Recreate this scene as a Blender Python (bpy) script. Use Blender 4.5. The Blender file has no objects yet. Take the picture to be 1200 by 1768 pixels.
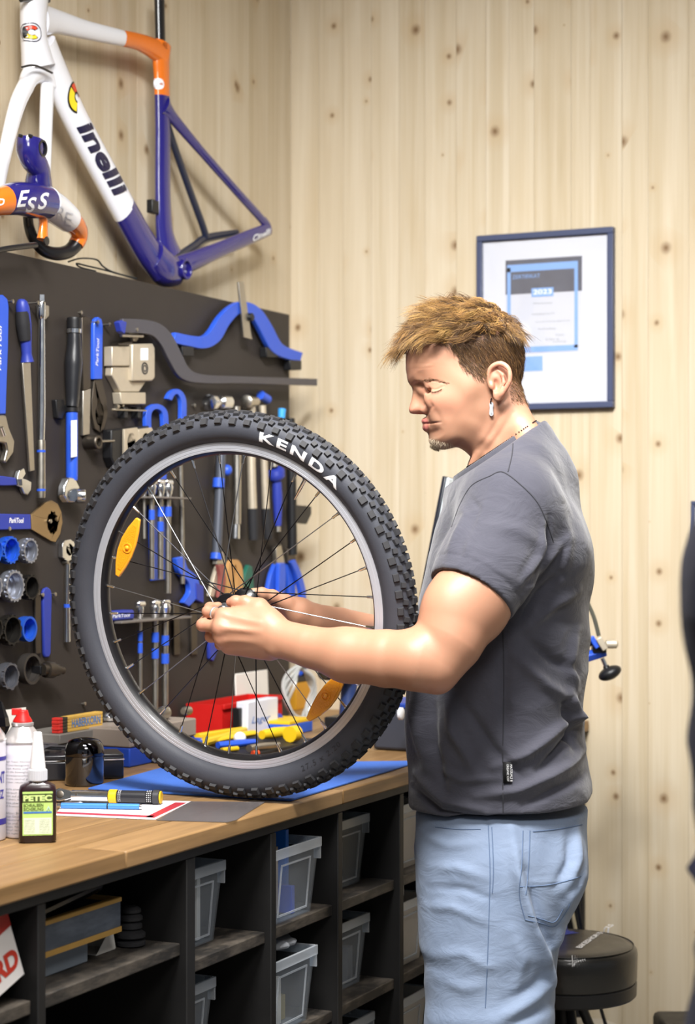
import bpy, bmesh, math, random
import numpy as np
from mathutils import Vector, Matrix
from mathutils.bvhtree import BVHTree
from math import sin, cos, pi, radians, sqrt

# ---------------------------------------------------------------- camera, world, lights, exposure
F, CX, CY = 3350.0, 600.0, 916.0          # focal length and principal point for a 1200 x 1768 frame
YAW = radians(25.2)
EYE = 1.38
sc = bpy.context.scene
COL = sc.collection
cam_data = bpy.data.cameras.new('camera')
cam = bpy.data.objects.new('camera', cam_data)
COL.objects.link(cam)
cam.location = (0, 0, EYE)
cam.rotation_euler = (pi / 2, 0, YAW)
cam_data.sensor_fit = 'VERTICAL'
cam_data.sensor_height = 36.0
cam_data.lens = F / 1768 * 36.0
cam_data.shift_y = (CY - 884) / 1768
cam_data.clip_start = 0.05
cam_data.dof.use_dof = True
cam_data.dof.focus_distance = 3.36
cam_data.dof.aperture_fstop = 4.4
cam_data.dof.aperture_blades = 9
sc.camera = cam

world = bpy.data.worlds.new('workshop_ambient')
sc.world = world
world.use_nodes = True
wbg = world.node_tree.nodes['Background']
wbg.inputs[0].default_value = (0.86, 0.92, 1.0, 1)
wbg.inputs[1].default_value = 0.30


def area(name, loc, target, size, power, color=(1, 1, 1), spread=180):
    l = bpy.data.lights.new(name, 'AREA')
    l.shape = 'RECTANGLE'
    l.size, l.size_y = size
    l.energy = power
    l.color = color
    l.spread = radians(spread)
    o = bpy.data.objects.new(name, l)
    COL.objects.link(o)
    o.location = loc
    d = Vector(target) - Vector(loc)
    o.rotation_euler = d.to_track_quat('-Z', 'Y').to_euler()
    return o


# ceiling lamps of the workshop and one added front fill (all above the frame)
area('overhead_light', (-1.05, 1.75, 3.0), (-1.3, 3.3, 0.7), (0.7, 0.4), 58, (1.0, 0.985, 0.96), 120)
area('overhead_light', (-0.75, 2.8, 3.15), (-0.9, 2.8, 0.0), (0.7, 0.7), 20, (1.0, 0.97, 0.93), 130)
area('overhead_light', (0.1, 0.9, 2.75), (-1.5, 3.3, 0.6), (0.9, 0.5), 15, (1.0, 0.97, 0.93), 120)  # added front fill, set lower so light reaches into the cubbyholes
area('wall_spot', (-0.75, 2.2, 3.0), (-1.80, 4.66, 1.50), (0.25, 0.25), 10.5, (0.94, 0.97, 1.0), 60)

vs = sc.view_settings
sc.display_settings.display_device = 'sRGB'
vs.view_transform = 'Standard'
vs.look = 'None'
vs.gamma = 1.0
vs.use_curve_mapping = False
vs.exposure = 0.02
sc.cycles.use_denoising = True
sc.cycles.max_bounces = 10
sc.cycles.transparent_max_bounces = 24
sc.cycles.caustics_reflective = False
sc.cycles.caustics_refractive = False

# ---------------------------------------------------------------- helpers: coordinates
CAMP = Vector((0, 0, EYE))
RGT = Vector((cos(YAW), sin(YAW), 0))
FWD = Vector((-sin(YAW), cos(YAW), 0))


def ray(px, py):
    return FWD + RGT * ((px - CX) / F) + Vector((0, 0, -(py - CY) / F))


def at_d(px, py, d): return CAMP + ray(px, py) * d
def on_x(px, py, x): r = ray(px, py); return CAMP + r * (x / r.x)
def on_y(px, py, y): r = ray(px, py); return CAMP + r * (y / r.y)
def on_z(px, py, z): r = ray(px, py); return CAMP + r * ((z - EYE) / r.z)


# ---------------------------------------------------------------- helpers: materials
def lin(c):
    if isinstance(c, str):
        c = c.lstrip('#')
        c = [int(c[i:i + 2], 16) / 255 for i in (0, 2, 4)]
    return tuple((x / 12.92 if x <= 0.04045 else ((x + 0.055) / 1.055) ** 2.4) for x in c[:3]) + (1.0,)


MATS = {}


class NT:
    """Short-hand for building a node tree."""
    def __init__(s, m):
        s.t = m.node_tree
        s.n = s.t.nodes
        s.l = s.t.links

    def node(s, kind, **kw):
        n = s.n.new(kind)
        for k, v in kw.items():
            if k.startswith('in_'):
                key = k[3:]
                key = int(key) if key.isdigit() else key
                s.set(n.inputs[key], v)
            else:
                setattr(n, k, v)
        return n

    def set(s, sock, v):
        if isinstance(v, bpy.types.NodeSocket):
            s.l.new(v, sock)
        else:
            sock.default_value = v

    def math(s, op, a, b=0.0, c=None, clamp=False):
        n = s.n.new('ShaderNodeMath')
        n.operation = op
        n.use_clamp = clamp
        s.set(n.inputs[0], a)
        s.set(n.inputs[1], b)
        if c is not None:
            s.set(n.inputs[2], c)
        return n.outputs[0]

    def mix(s, f, a, b, blend='MIX'):
        n = s.n.new('ShaderNodeMix')
        n.data_type = 'RGBA'
        n.blend_type = blend
        s.set(n.inputs[0], f)
        s.set(n.inputs[6], a)
        s.set(n.inputs[7], b)
        return n.outputs[2]

    def ramp(s, f, stops):
        n = s.n.new('ShaderNodeValToRGB')
        e = n.color_ramp.elements
        while len(e) < len(stops):
            e.new(0.5)
        for k, (p, c) in zip(e, stops):
            k.position = p
            k.color = lin(c) if not isinstance(c, (int, float)) else (c, c, c, 1)
        s.set(n.inputs[0], f)
        return n.outputs[0]

    def noise(s, vec, scale, detail=3, rough=0.55, dist=0.0):
        n = s.n.new('ShaderNodeTexNoise')
        s.set(n.inputs['Vector'], vec)
        n.inputs['Scale'].default_value = scale
        n.inputs['Detail'].default_value = detail
        n.inputs['Roughness'].default_value = rough
        n.inputs['Distortion'].default_value = dist
        return n.outputs[0]

    def bump(s, h, strength, dist=0.01):
        n = s.n.new('ShaderNodeBump')
        n.inputs['Strength'].default_value = strength
        n.inputs['Distance'].default_value = dist
        s.l.new(h, n.inputs['Height'])
        return n.outputs[0]


def mat(name, color, rough=0.5, metal=0.0, var=0.0, vscale=30, bump=0.0, bscale=200, coat=0.0, trans=0.0,
        spec=0.5, alpha=1.0, emit=None, sss=0.0, ior=1.45, sheen=0.0, bdist=0.002):
    if name in MATS:
        return MATS[name]
    m = bpy.data.materials.new(name)
    m.use_nodes = True
    k = NT(m)
    b = k.n['Principled BSDF']
    c = lin(color)
    b.inputs['Base Color'].default_value = c
    b.inputs['Roughness'].default_value = rough
    b.inputs['Metallic'].default_value = metal
    b.inputs['Specular IOR Level'].default_value = spec
    b.inputs['IOR'].default_value = ior
    b.inputs['Coat Weight'].default_value = coat
    b.inputs['Coat Roughness'].default_value = 0.08
    b.inputs['Transmission Weight'].default_value = trans
    b.inputs['Alpha'].default_value = alpha
    b.inputs['Sheen Weight'].default_value = sheen
    if sss:
        b.inputs['Subsurface Weight'].default_value = sss
        b.inputs['Subsurface Radius'].default_value = (1.0, 0.35, 0.2)
        b.inputs['Subsurface Scale'].default_value = 0.006
    if emit:
        b.inputs['Emission Color'].default_value = lin(emit[0])
        b.inputs['Emission Strength'].default_value = emit[1]
    pos = k.node('ShaderNodeNewGeometry').outputs['Position']
    if var:
        nz = k.noise(pos, vscale, 4)
        d = tuple(max(0, x * (1 - var)) for x in c[:3]) + (1,)
        h = tuple(min(1, x * (1 + var)) for x in c[:3]) + (1,)
        k.l.new(k.mix(nz, d, h), b.inputs['Base Color'])
        k.l.new(k.math('ADD', k.math('MULTIPLY', nz, 0.2), rough - 0.1, clamp=True), b.inputs['Roughness'])
    if bump:
        k.l.new(k.bump(k.noise(pos, bscale, 2), bump, bdist), b.inputs['Normal'])
    MATS[name] = m
    return m


# ---------------------------------------------------------------- helpers: objects
def link(o):
    COL.objects.link(o)
    return o


def thing(name, label, cat, loc=(0, 0, 0), group=None):
    o = bpy.data.objects.new(name, None)
    o.empty_display_size = 0.05
    link(o)
    o.location = loc
    return tag(o, label, cat, group)


def tag(o, label=None, cat=None, group=None, kind=None):
    if label: o['label'] = label
    if cat: o['category'] = cat
    if group: o['group'] = group
    if kind: o['kind'] = kind
    return o


def copy_tree(root, offset, label=None, group=None):
    r = link(root.copy())
    r.location = Vector(root.location) + Vector(offset)
    if label: r['label'] = label
    if group: r['group'] = group
    for ch in list(root.children):
        c = link(ch.copy())
        c.parent = r
        for g in list(ch.children):
            d = link(g.copy())
            d.parent = c
    return r


def world_loc(o):
    p = Vector((0, 0, 0))
    while o is not None:
        p = p + Vector(o.location)
        o = o.parent
    return p


def frame_of(axis, hint=(0, 0, 1)):
    a = Vector(axis).normalized()
    h = Vector(hint)
    if abs(a.dot(h.normalized())) > 0.98:
        h = Vector((1, 0, 0))
    u = h.cross(a).normalized()
    return u, a.cross(u).normalized(), a


class MB:
    """Collects shapes in world coordinates and links them as one mesh object."""
    def __init__(s):
        s.v, s.f, s.mi = [], [], []
        s.m = 0

    def add(s, verts, faces):
        b = len(s.v)
        s.v += [tuple(p) for p in verts]
        for f in faces:
            s.f.append(tuple(i + b for i in f))
            s.mi.append(s.m)
        return s

    def box(s, c, size, axes=None):
        c = Vector(c)
        ax = axes or (Vector((1, 0, 0)), Vector((0, 1, 0)), Vector((0, 0, 1)))
        h = [a * (q / 2) for a, q in zip(ax, size)]
        vs_ = [c + h[0] * i + h[1] * j + h[2] * k for i in (-1, 1) for j in (-1, 1) for k in (-1, 1)]
        fl = [(0, 1, 3, 2), (4, 6, 7, 5), (0, 4, 5, 1), (2, 3, 7, 6), (0, 2, 6, 4), (1, 5, 7, 3)]
        if ax[0].cross(ax[1]).dot(ax[2]) < 0:
            fl = [tuple(reversed(f)) for f in fl]
        return s.add(vs_, fl)

    def span(s, p0, p1):
        p0, p1 = Vector(p0), Vector(p1)
        return s.box((p0 + p1) / 2, [abs(a) for a in (p1 - p0)])

    def tube(s, pts, r, seg=10, flat=1.0, hint=(0, 0, 1), caps=True, closed=False):
        pts = [Vector(p) for p in pts]
        n = len(pts)
        rr = r if isinstance(r, (list, tuple)) else [r] * n
        verts, faces = [], []
        prev = None
        for i, p in enumerate(pts):
            if closed:
                t = pts[(i + 1) % n] - pts[i - 1]
            else:
                t = pts[min(i + 1, n - 1)] - pts[max(i - 1, 0)]
            if prev is None:
                u, w, a = frame_of(t, hint)
            else:
                a = t.normalized()
                u = (prev - a * prev.dot(a)).normalized()
                w = a.cross(u)
            prev = u
            for k in range(seg):
                q = 2 * pi * k / seg
                verts.append(p + u * (cos(q) * rr[i]) + w * (sin(q) * rr[i] * flat))
        m = n if closed else n - 1
        for i in range(m):
            for k in range(seg):
                a0, a1 = i * seg + k, i * seg + (k + 1) % seg
                j = (i + 1) % n
                faces.append((a0, a1, j * seg + (k + 1) % seg, j * seg + k))
        if caps and not closed:
            faces.append(tuple(reversed(range(seg))))
            faces.append(tuple(range((n - 1) * seg, n * seg)))
        return s.add(verts, faces)

    def lathe(s, p0, axis, prof, seg=24, hint=(0, 0, 1), caps=True, sx=1.0):
        """prof: list of (distance along axis, radius)."""
        u, w, a = frame_of(axis, hint)
        p0 = Vector(p0)
        verts, faces = [], []
        for t, r in prof:
            for k in range(seg):
                q = 2 * pi * k / seg
                verts.append(p0 + a * t + u * (cos(q) * r * sx) + w * (sin(q) * r))
        n = len(prof)
        for i in range(n - 1):
            for k in range(seg):
                k1 = (k + 1) % seg
                faces.append((i * seg + k, i * seg + k1, (i + 1) * seg + k1, (i + 1) * seg + k))
        if caps:
            faces.append(tuple(reversed(range(seg))))
            faces.append(tuple(range((n - 1) * seg, n * seg)))
        return s.add(verts, faces)

    def prism(s, poly, ext):
        """poly: 3-D outline; ext: extrusion vector."""
        poly = [Vector(p) for p in poly]
        ext = Vector(ext)
        nrm = Vector((0, 0, 0))
        for i, p in enumerate(poly):
            q = poly[(i + 1) % len(poly)]
            nrm += p.cross(q)
        if nrm.dot(ext) > 0:
            poly = list(reversed(poly))
        n = len(poly)
        verts = poly + [p + ext for p in poly]
        faces = [tuple(range(n)), tuple(reversed(range(n, 2 * n)))]
        for i in range(n):
            j = (i + 1) % n
            faces.append((j, i, n + i, n + j))
        return s.add(verts, faces)

    def ring(s, c, axis, ro, ri, t, seg=32, teeth=0, depth=0.0, inner_teeth=False):
        """Flat annulus of thickness t along axis, optional square teeth on one rim."""
        u, w, a = frame_of(axis)
        c = Vector(c)
        verts, faces = [], []
        for k in range(seg):
            q = 2 * pi * k / seg
            d = u * cos(q) + w * sin(q)
            o_, i_ = ro, ri
            if teeth and int(k * teeth * 2 / seg) % 2:
                if inner_teeth: i_ = ri + depth
                else: o_ = ro - depth
            verts += [c + d * o_, c + d * i_, c + d * o_ + a * t, c + d * i_ + a * t]
        for k in range(seg):
            b, e = 4 * k, 4 * ((k + 1) % seg)
            faces += [(b, e, e + 2, b + 2), (e + 1, b + 1, b + 3, e + 3), (b + 2, e + 2, e + 3, b + 3), (b + 1, e + 1, e, b)]
        return s.add(verts, faces)

    def ball(s, c, r, seg=16, rings=10, axes=None):
        c = Vector(c)
        rx, ry, rz = r if isinstance(r, (tuple, list)) else (r, r, r)
        ax = axes or (Vector((1, 0, 0)), Vector((0, 1, 0)), Vector((0, 0, 1)))
        verts = [c - ax[2] * rz]
        for i in range(1, rings):
            p = -pi / 2 + pi * i / rings
            for k in range(seg):
                q = 2 * pi * k / seg
                verts.append(c + ax[0] * (cos(p) * cos(q) * rx) + ax[1] * (cos(p) * sin(q) * ry) + ax[2] * (sin(p) * rz))
        verts.append(c + ax[2] * rz)
        last = len(verts) - 1
        faces = []
        for k in range(seg):
            k1 = (k + 1) % seg
            faces.append((0, 1 + k1, 1 + k))
            faces.append((last, last - seg + k, last - seg + k1))
            for i in range(rings - 2):
                b = 1 + i * seg
                faces.append((b + k, b + k1, b + seg + k1, b + seg + k))
        return s.add(verts, faces)

    def build(s, name, mats, parent=None, bevel=0.0, angle=35, smooth=True, segs=2, label=None):
        me = bpy.data.meshes.new(name)
        off = world_loc(parent) if parent is not None else Vector((0, 0, 0))
        ox, oy, oz = off
        me.from_pydata([(x - ox, y - oy, z - oz) for x, y, z in s.v], [], s.f)
        for m in (mats if isinstance(mats, (list, tuple)) else [mats]):
            me.materials.append(m)
        if len(me.materials) > 1:
            me.polygons.foreach_set('material_index', s.mi)
        if smooth:
            me.polygons.foreach_set('use_smooth', [True] * len(me.polygons))
            me.set_sharp_from_angle(angle=radians(angle))
        me.update()
        o = link(bpy.data.objects.new(name, me))
        if parent is not None:
            o.parent = parent
        if bevel:
            md = o.modifiers.new('bevel', 'BEVEL')
            md.width = bevel
            md.segments = segs
            md.limit_method = 'ANGLE'
            md.angle_limit = radians(40)
            md.harden_normals = False
        if label:
            o['label'] = label
        return o


def recenter(o, p):
    """Move a top-level mesh object's origin to p without moving the mesh."""
    p = Vector(p)
    o.data.transform(Matrix.Translation(-p))
    o.location = p
    return o


_txt = {}


def text_shape(s, bold=0.0, shear=0.0, spacing=1.0):
    """Triangulated letter shapes: verts (n,2) of height ~1, faces, width."""
    key = (s, bold, shear, spacing)
    if key in _txt:
        return _txt[key]
    cu = bpy.data.curves.new('lettering', 'FONT')
    cu.body = s
    cu.size = 1.0
    cu.offset = bold
    cu.shear = shear
    cu.space_character = spacing
    cu.resolution_u = 4
    o = bpy.data.objects.new('lettering', cu)
    COL.objects.link(o)
    dg = bpy.context.evaluated_depsgraph_get()
    me = bpy.data.meshes.new_from_object(o.evaluated_get(dg))
    v = np.array([(p.co.x, p.co.y) for p in me.vertices]) if len(me.vertices) else np.zeros((1, 2))
    f = [tuple(p.vertices) for p in me.polygons]
    bpy.data.objects.remove(o)
    bpy.data.meshes.remove(me)
    bpy.data.curves.remove(cu)
    v = v - v.min(0)
    h = max(v[:, 1].max(), 1e-6)
    v = v / h
    _txt[key] = (v, f, v[:, 0].max())
    return _txt[key]


def subdiv(v, f, levels):
    """Splits letter faces into small triangles so that they can follow a curved surface."""
    v = [tuple(p) for p in v]
    tris = [(p[0], p[i], p[i + 1]) for p in f for i in range(1, len(p) - 1)]
    for _ in range(levels):
        mid, out = {}, []

        def m(a, b):
            k = (min(a, b), max(a, b))
            if k not in mid:
                mid[k] = len(v)
                v.append(tuple((x + y) / 2 for x, y in zip(v[a], v[b])))
            return mid[k]
        for a, b, c in tris:
            d, e, g = m(a, b), m(b, c), m(c, a)
            out += [(a, d, g), (d, b, e), (g, e, c), (d, e, g)]
        tris = out
    return np.array(v), tris


def put_text(mb, s, origin, right, up, height, width=None, bold=0.0, shear=0.0, spacing=1.0, center=False, fn=None, sub=0):
    """Adds flat lettering to mb; origin = lower left corner (or centre)."""
    v, f, w = text_shape(s, bold, shear, spacing)
    if sub:
        v, f = subdiv(v, f, sub)
    right, up = Vector(right).normalized(), Vector(up).normalized()
    sx = (width / w) if width else height
    o = Vector(origin)
    pts = []
    for x, y in v:
        a, b = x * sx, y * height
        if center:
            a -= w * sx / 2
            b -= height / 2
        p = o + right * a + up * b
        pts.append(fn(p) if fn else p)
    mb.add(pts, f)
    return mb


def bvh_of(o):
    me = o.data
    off = world_loc(o)
    return BVHTree.FromPolygons([Vector(v.co) + off for v in me.vertices], [tuple(p.vertices) for p in me.polygons])


def snap(bvh, direction, lift=0.001, start=0.3):
    """Function that drops a point onto a surface along a direction."""
    d = Vector(direction).normalized()

    def fn(p):
        h = bvh.ray_cast(Vector(p) - d * start, d, 2 * start)
        return (h[0] - d * lift) if h[0] is not None else Vector(p)
    return fn


def bez(p0, p1, p2, n=8):
    p0, p1, p2 = Vector(p0), Vector(p1), Vector(p2)
    return [p0 * (1 - t) ** 2 + p1 * (2 * t * (1 - t)) + p2 * t * t for t in [i / n for i in range(n + 1)]]


def spline(pts, n=6, closed=False):
    """Catmull-Rom through the points."""
    P = [Vector(p) for p in pts]
    out = []
    m = len(P)
    rng = range(m if closed else m - 1)
    for i in rng:
        if closed:
            a, b, c, d = P[i - 1], P[i], P[(i + 1) % m], P[(i + 2) % m]
        else:
            a, b, c, d = P[max(i - 1, 0)], P[i], P[i + 1], P[min(i + 2, m - 1)]
        for j in range(n):
            t = j / n
            out.append(0.5 * ((2 * b) + (c - a) * t + (2 * a - 5 * b + 4 * c - d) * t * t + (3 * b - a - 3 * c + d) * t ** 3))
    if not closed:
        out.append(P[-1])
    return out


# ---------------------------------------------------------------- common materials
def wood_wall():
    m = bpy.data.materials.new('spruce_panel')
    m.use_nodes = True
    k = NT(m)
    b = k.n['Principled BSDF']
    pos = k.node('ShaderNodeNewGeometry').outputs['Position']
    rnd = k.node('ShaderNodeObjectInfo').outputs['Random']
    xyz = k.node('ShaderNodeSeparateXYZ', in_0=pos)
    u = k.math('ADD', xyz.outputs[0], xyz.outputs[1])
    z = k.math('ADD', xyz.outputs[2], k.math('MULTIPLY', rnd, 37.0))
    g1 = k.node('ShaderNodeCombineXYZ', in_0=k.math('MULTIPLY', u, 26.0), in_1=k.math('MULTIPLY', z, 0.8), in_2=k.math('MULTIPLY', rnd, 9.0)).outputs[0]
    g2 = k.node('ShaderNodeCombineXYZ', in_0=k.math('MULTIPLY', u, 190.0), in_1=k.math('MULTIPLY', z, 2.2), in_2=k.math('MULTIPLY', rnd, 9.0)).outputs[0]
    kv = k.node('ShaderNodeCombineXYZ', in_0=k.math('MULTIPLY', u, 1.0), in_1=k.math('MULTIPLY', z, 0.9)).outputs[0]
    vor = k.node('ShaderNodeTexVoronoi', voronoi_dimensions='2D')
    k.set(vor.inputs['Vector'], kv)
    vor.inputs['Scale'].default_value = 9.0
    dist = vor.outputs['Distance']
    pick = k.node('ShaderNodeSeparateColor', in_0=vor.outputs['Color'])
    size = k.math('MULTIPLY', k.math('MAXIMUM', k.math('SUBTRACT', pick.outputs[0], 0.58), 0.0), 0.36)
    wob = k.math('ADD', dist, k.math('MULTIPLY', k.math('SUBTRACT', k.noise(pos, 60, 2), 0.5), 0.03))
    knot = k.math('SUBTRACT', 1.0, k.math('SMOOTH_MIN', k.math('DIVIDE', wob, k.math('ADD', size, 0.001)), 1.0, 0.3), clamp=True)
    halo = k.math('SUBTRACT', 1.0, k.math('DIVIDE', dist, k.math('ADD', k.math('MULTIPLY', size, 3.5), 0.001)), clamp=True)
    base = k.ramp(k.noise(g1, 1.0, 4, 0.6, 0.4), [(0.28, '#b0a084'), (0.5, '#c3b59d'), (0.72, '#cfc4b0')])
    fine = k.noise(g2, 1.0, 3, 0.6)
    c = k.mix(k.math('MULTIPLY', k.math('SUBTRACT', fine, 0.42, clamp=True), 0.9), base, lin('#a8916d'))
    tint = k.mix(rnd, lin('#bca987'), lin('#dacbb0'))
    c = k.mix(0.30, c, tint)
    blot = k.noise(k.node('ShaderNodeCombineXYZ', in_0=k.math('MULTIPLY', u, 9.0), in_1=k.math('MULTIPLY', z, 1.6)).outputs[0], 1.0, 3, 0.6)
    c = k.mix(k.math('MULTIPLY', k.math('SUBTRACT', blot, 0.50, clamp=True), 1.2, clamp=True), c, lin('#b29a72'))
    c = k.mix(k.math('MULTIPLY', halo, 0.40), c, lin('#b09064'))
    c = k.mix(k.math('MULTIPLY', knot, 1.1, clamp=True), c, lin('#755a3d'))
    k.l.new(c, b.inputs['Base Color'])
    b.inputs['Roughness'].default_value = 0.62
    b.inputs['Specular IOR Level'].default_value = 0.25
    k.l.new(k.bump(fine, 0.12, 0.002), b.inputs['Normal'])
    return m


def wood_top():
    m = bpy.data.materials.new('beech_worktop')
    m.use_nodes = True
    k = NT(m)
    b = k.n['Principled BSDF']
    pos = k.node('ShaderNodeNewGeometry').outputs['Position']
    rnd = k.node('ShaderNodeObjectInfo').outputs['Random']
    mp = k.node('ShaderNodeVectorMath', operation='MULTIPLY', in_0=pos, in_1=(60, 3.0, 60)).outputs[0]
    mp = k.node('ShaderNodeVectorMath', operation='ADD', in_0=mp, in_1=k.node('ShaderNodeCombineXYZ', in_1=k.math('MULTIPLY', rnd, 40.0)).outputs[0]).outputs[0]
    g = k.noise(mp, 1.0, 4, 0.6, 0.3)
    c = k.ramp(g, [(0.3, '#6d5130'), (0.52, '#8a6942'), (0.75, '#9f7d54')])
    c = k.mix(0.35, c, k.mix(rnd, lin('#70552e'), lin('#a58459')))
    dirt = k.noise(pos, 9, 5, 0.65)
    c = k.mix(k.math('MULTIPLY', k.math('SUBTRACT', dirt, 0.48, clamp=True), 1.6, clamp=True), c, lin('#7d5f3e'))
    k.l.new(c, b.inputs['Base Color'])
    b.inputs['Roughness'].default_value = 0.5
    k.l.new(k.bump(g, 0.1, 0.002), b.inputs['Normal'])
    return m


def scuffed(name, c0, c1, rough=0.6):
    m = bpy.data.materials.new(name)
    m.use_nodes = True
    k = NT(m)
    b = k.n['Principled BSDF']
    pos = k.node('ShaderNodeNewGeometry').outputs['Position']
    mp = k.node('ShaderNodeVectorMath', operation='MULTIPLY', in_0=pos, in_1=(30, 12, 60)).outputs[0]
    n1 = k.noise(mp, 1.0, 5, 0.7)
    n2 = k.noise(pos, 14, 3)
    f = k.math('MULTIPLY', k.math('SUBTRACT', k.math('ADD', n1, k.math('MULTIPLY', n2, 0.6)), 0.72, clamp=True), 3.0, clamp=True)
    k.l.new(k.mix(f, lin(c0), lin(c1)), b.inputs['Base Color'])
    b.inputs['Roughness'].default_value = rough
    k.l.new(k.bump(n1, 0.15, 0.002), b.inputs['Normal'])
    return m


M_WALL = wood_wall()
M_TOP = wood_top()
M_SHELF = scuffed('black_shelf_board', '#23201d', '#5c544b')
M_CARC = mat('black_carcass', '#121111', 0.6, var=0.2, vscale=12, bump=0.1, bscale=60)
M_BOARD = mat('dark_tool_board', '#302a26', 0.62, var=0.12, vscale=8, bump=0.12, bscale=400)
M_BLUE = mat('tool_blue', '#2a55c8', 0.42, var=0.08, vscale=20, coat=0.15)
M_BLUE2 = mat('tool_blue_dark', '#2b3a96', 0.45, var=0.08, vscale=20)
M_CHROME = mat('polished_chrome', '#dfe2e6', 0.14, 1.0, var=0.04, vscale=40)
M_STEEL = mat('brushed_steel', '#b9b4aa', 0.36, 1.0, var=0.12, vscale=60)
M_DSTEEL = mat('dark_steel', '#5a534b', 0.42, 0.9, var=0.2, vscale=50)
M_CAST = mat('cast_aluminium', '#c7bba6', 0.45, 0.55, var=0.1, vscale=50)
M_BLACK = mat('black_plastic', '#161618', 0.42, var=0.15, vscale=30)
M_RUBBER = mat('black_grip_rubber', '#1f1f22', 0.7, var=0.15, vscale=60, bump=0.15, bscale=500)
M_GREY = mat('grey_plastic', '#8f8c88', 0.5, var=0.08)
M_WHITE = mat('white_plastic', '#e9e9ea', 0.4, var=0.03)
M_PAPER = mat('white_card', '#dcd8d0', 0.8, var=0.04)
M_RED = mat('red_plastic', '#c41f1c', 0.38, var=0.08)
M_YEL = mat('yellow_plastic', '#e0b81c', 0.42, var=0.08)
M_INK = mat('dark_print', '#2b2b2e', 0.6)
M_INKW = mat('white_print', '#e8e8ea', 0.6)
M_INKB = mat('blue_print', '#3f74bd', 0.6)
M_INKG = mat('grey_print', '#8d8f94', 0.6)
# ---------------------------------------------------------------- the setting
WX, BY, H = -2.36, 4.657, 3.3
rng = random.Random(7)
mb = MB(); mb.span((-2.9, -3.0, -0.1), (3.4, 5.2, 0.0))
floor = mb.build('floor', mat('grey_floor', '#8c8880', 0.55, var=0.1, vscale=3, bump=0.05))
tag(floor, 'grey workshop floor under bench and stool', kind='structure')
mb = MB(); mb.span((-2.9, -3.0, H), (3.4, 5.2, H + 0.1))
tag(mb.build('ceiling', mat('white_ceiling', '#d8d4cc', 0.8)), 'pale workshop ceiling', kind='structure')


def plank_wall(name, label, along, fixed, lo, hi, widths, seed):
    """A backing panel with upright spruce planks, thin recessed joints between them."""
    r = random.Random(seed)
    b = MB()
    if along == 'y': b.span((fixed - 0.14, lo, 0), (fixed - 0.02, hi, H))
    else: b.span((lo, fixed + 0.02, 0), (hi, fixed + 0.14, H))
    wall = b.build(name, mat('panel_joint', '#b8a582', 0.8))
    tag(wall, label, kind='structure')
    p = hi if along == 'y' else lo
    i = 0
    while (p > lo) if along == 'y' else (p < hi):
        w = widths[i] if i < len(widths) else r.uniform(0.085, 0.17)
        i += 1
        g = 0.0003
        d = r.uniform(-0.0003, 0.0003)
        q = MB()
        if along == 'y':
            q.span((fixed - 0.02, p - w + g, 0), (fixed + d, p - g, H)); p -= w
        else:
            q.span((p + g, fixed + d, 0), (p + w - g, fixed + 0.02, H)); p += w
        o = q.build('plank', M_WALL, wall, smooth=False)
    return wall


def bw(a, b):
    return on_y(b, 900, BY).x - on_y(a, 900, BY).x


edges = [503, 552, 594, 642, 690, 735, 789, 840, 880, 923, 987, 1020, 1075, 1120, 1190]
plank_wall('wall_back', 'pale spruce plank wall behind the man', 'x', BY, WX, 2.6, [bw(a, b) for a, b in zip(edges, edges[1:])], 3)
plank_wall('wall_left', 'pale spruce plank wall above the dark tool board', 'y', WX, 0.4, BY, [0.13, 0.11, 0.15, 0.1, 0.13, 0.17], 5)

# ---------------------------------------------------------------- workbench
ZB, FX, BX = 0.905, -1.52, -2.25
TH = 0.027
top = thing('worktop', 'oiled beech butcher block worktop on the black shelf unit', 'worktop', (FX, 1.4, ZB - TH))
rows = 9
for i in range(rows):
    w = (FX + 2.36) / rows * -1
    x1 = FX + w * i
    x0 = x1 + w
    y = 1.4 - rng.uniform(0, 0.5)
    while y < BY - 0.005:
        L = rng.uniform(0.55, 1.1)
        y1 = min(y + L, BY - 0.005)
        a = max(y, 1.4)
        if BY - 0.005 - y1 < 0.2: y1 = BY - 0.005
        if y1 - a > 0.02:
            q = MB(); q.span((x0 + 0.0005, a + 0.0004, ZB - TH), (x1 - 0.0005, y1 - 0.0004, ZB + rng.uniform(-0.0003, 0.0003)))
            q.build('stave', M_TOP, top, bevel=0.0012 if i else 0.003)
        y = y1

UX = -1.53
unit = thing('shelf_unit', 'black open shelf unit with cubbyholes under the worktop', 'shelf unit', (UX, 1.4, 0))
ys = [1.84, 2.256, 2.671, 2.955, 3.221, 3.503, 3.785, 4.07, 4.352, 4.64]
uw = 0.0095
ZT = ZB - TH
def upanel(name, p0, p1, m=M_CARC, bev=0.0015):
    q = MB(); q.span(p0, p1)
    return q.build(name, m, unit, bevel=bev)
upanel('back_panel', (-2.235, 1.42, 0.0), (-2.225, 4.65, ZT - 0.0165))
upanel('top_rail', (-2.22, 1.42, ZT - 0.016), (UX, 4.65, ZT - 0.0004))
for i, y in enumerate(ys):
    hw = uw if i != 2 else 0.0135
    upanel('upright', (-2.22, y - hw, 0), (UX, y + hw, ZT - 0.0165))
for a, b in zip(ys, ys[1:]):
    lv = [0.729, 0.53, 0.33, 0.1] if b < 2.7 else [0.693, 0.4985, 0.304, 0.1]
    ha = 0.0137 if abs(a - 2.671) < 0.01 else 0.0097
    hb = 0.0137 if abs(b - 2.671) < 0.01 else 0.0097
    for z in lv:
        if z in (0.53, ): continue
        upanel('shelf', (-2.22, a + ha, z - 0.02), (UX - 0.012, b - hb, z), M_SHELF, 0.002)

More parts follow.
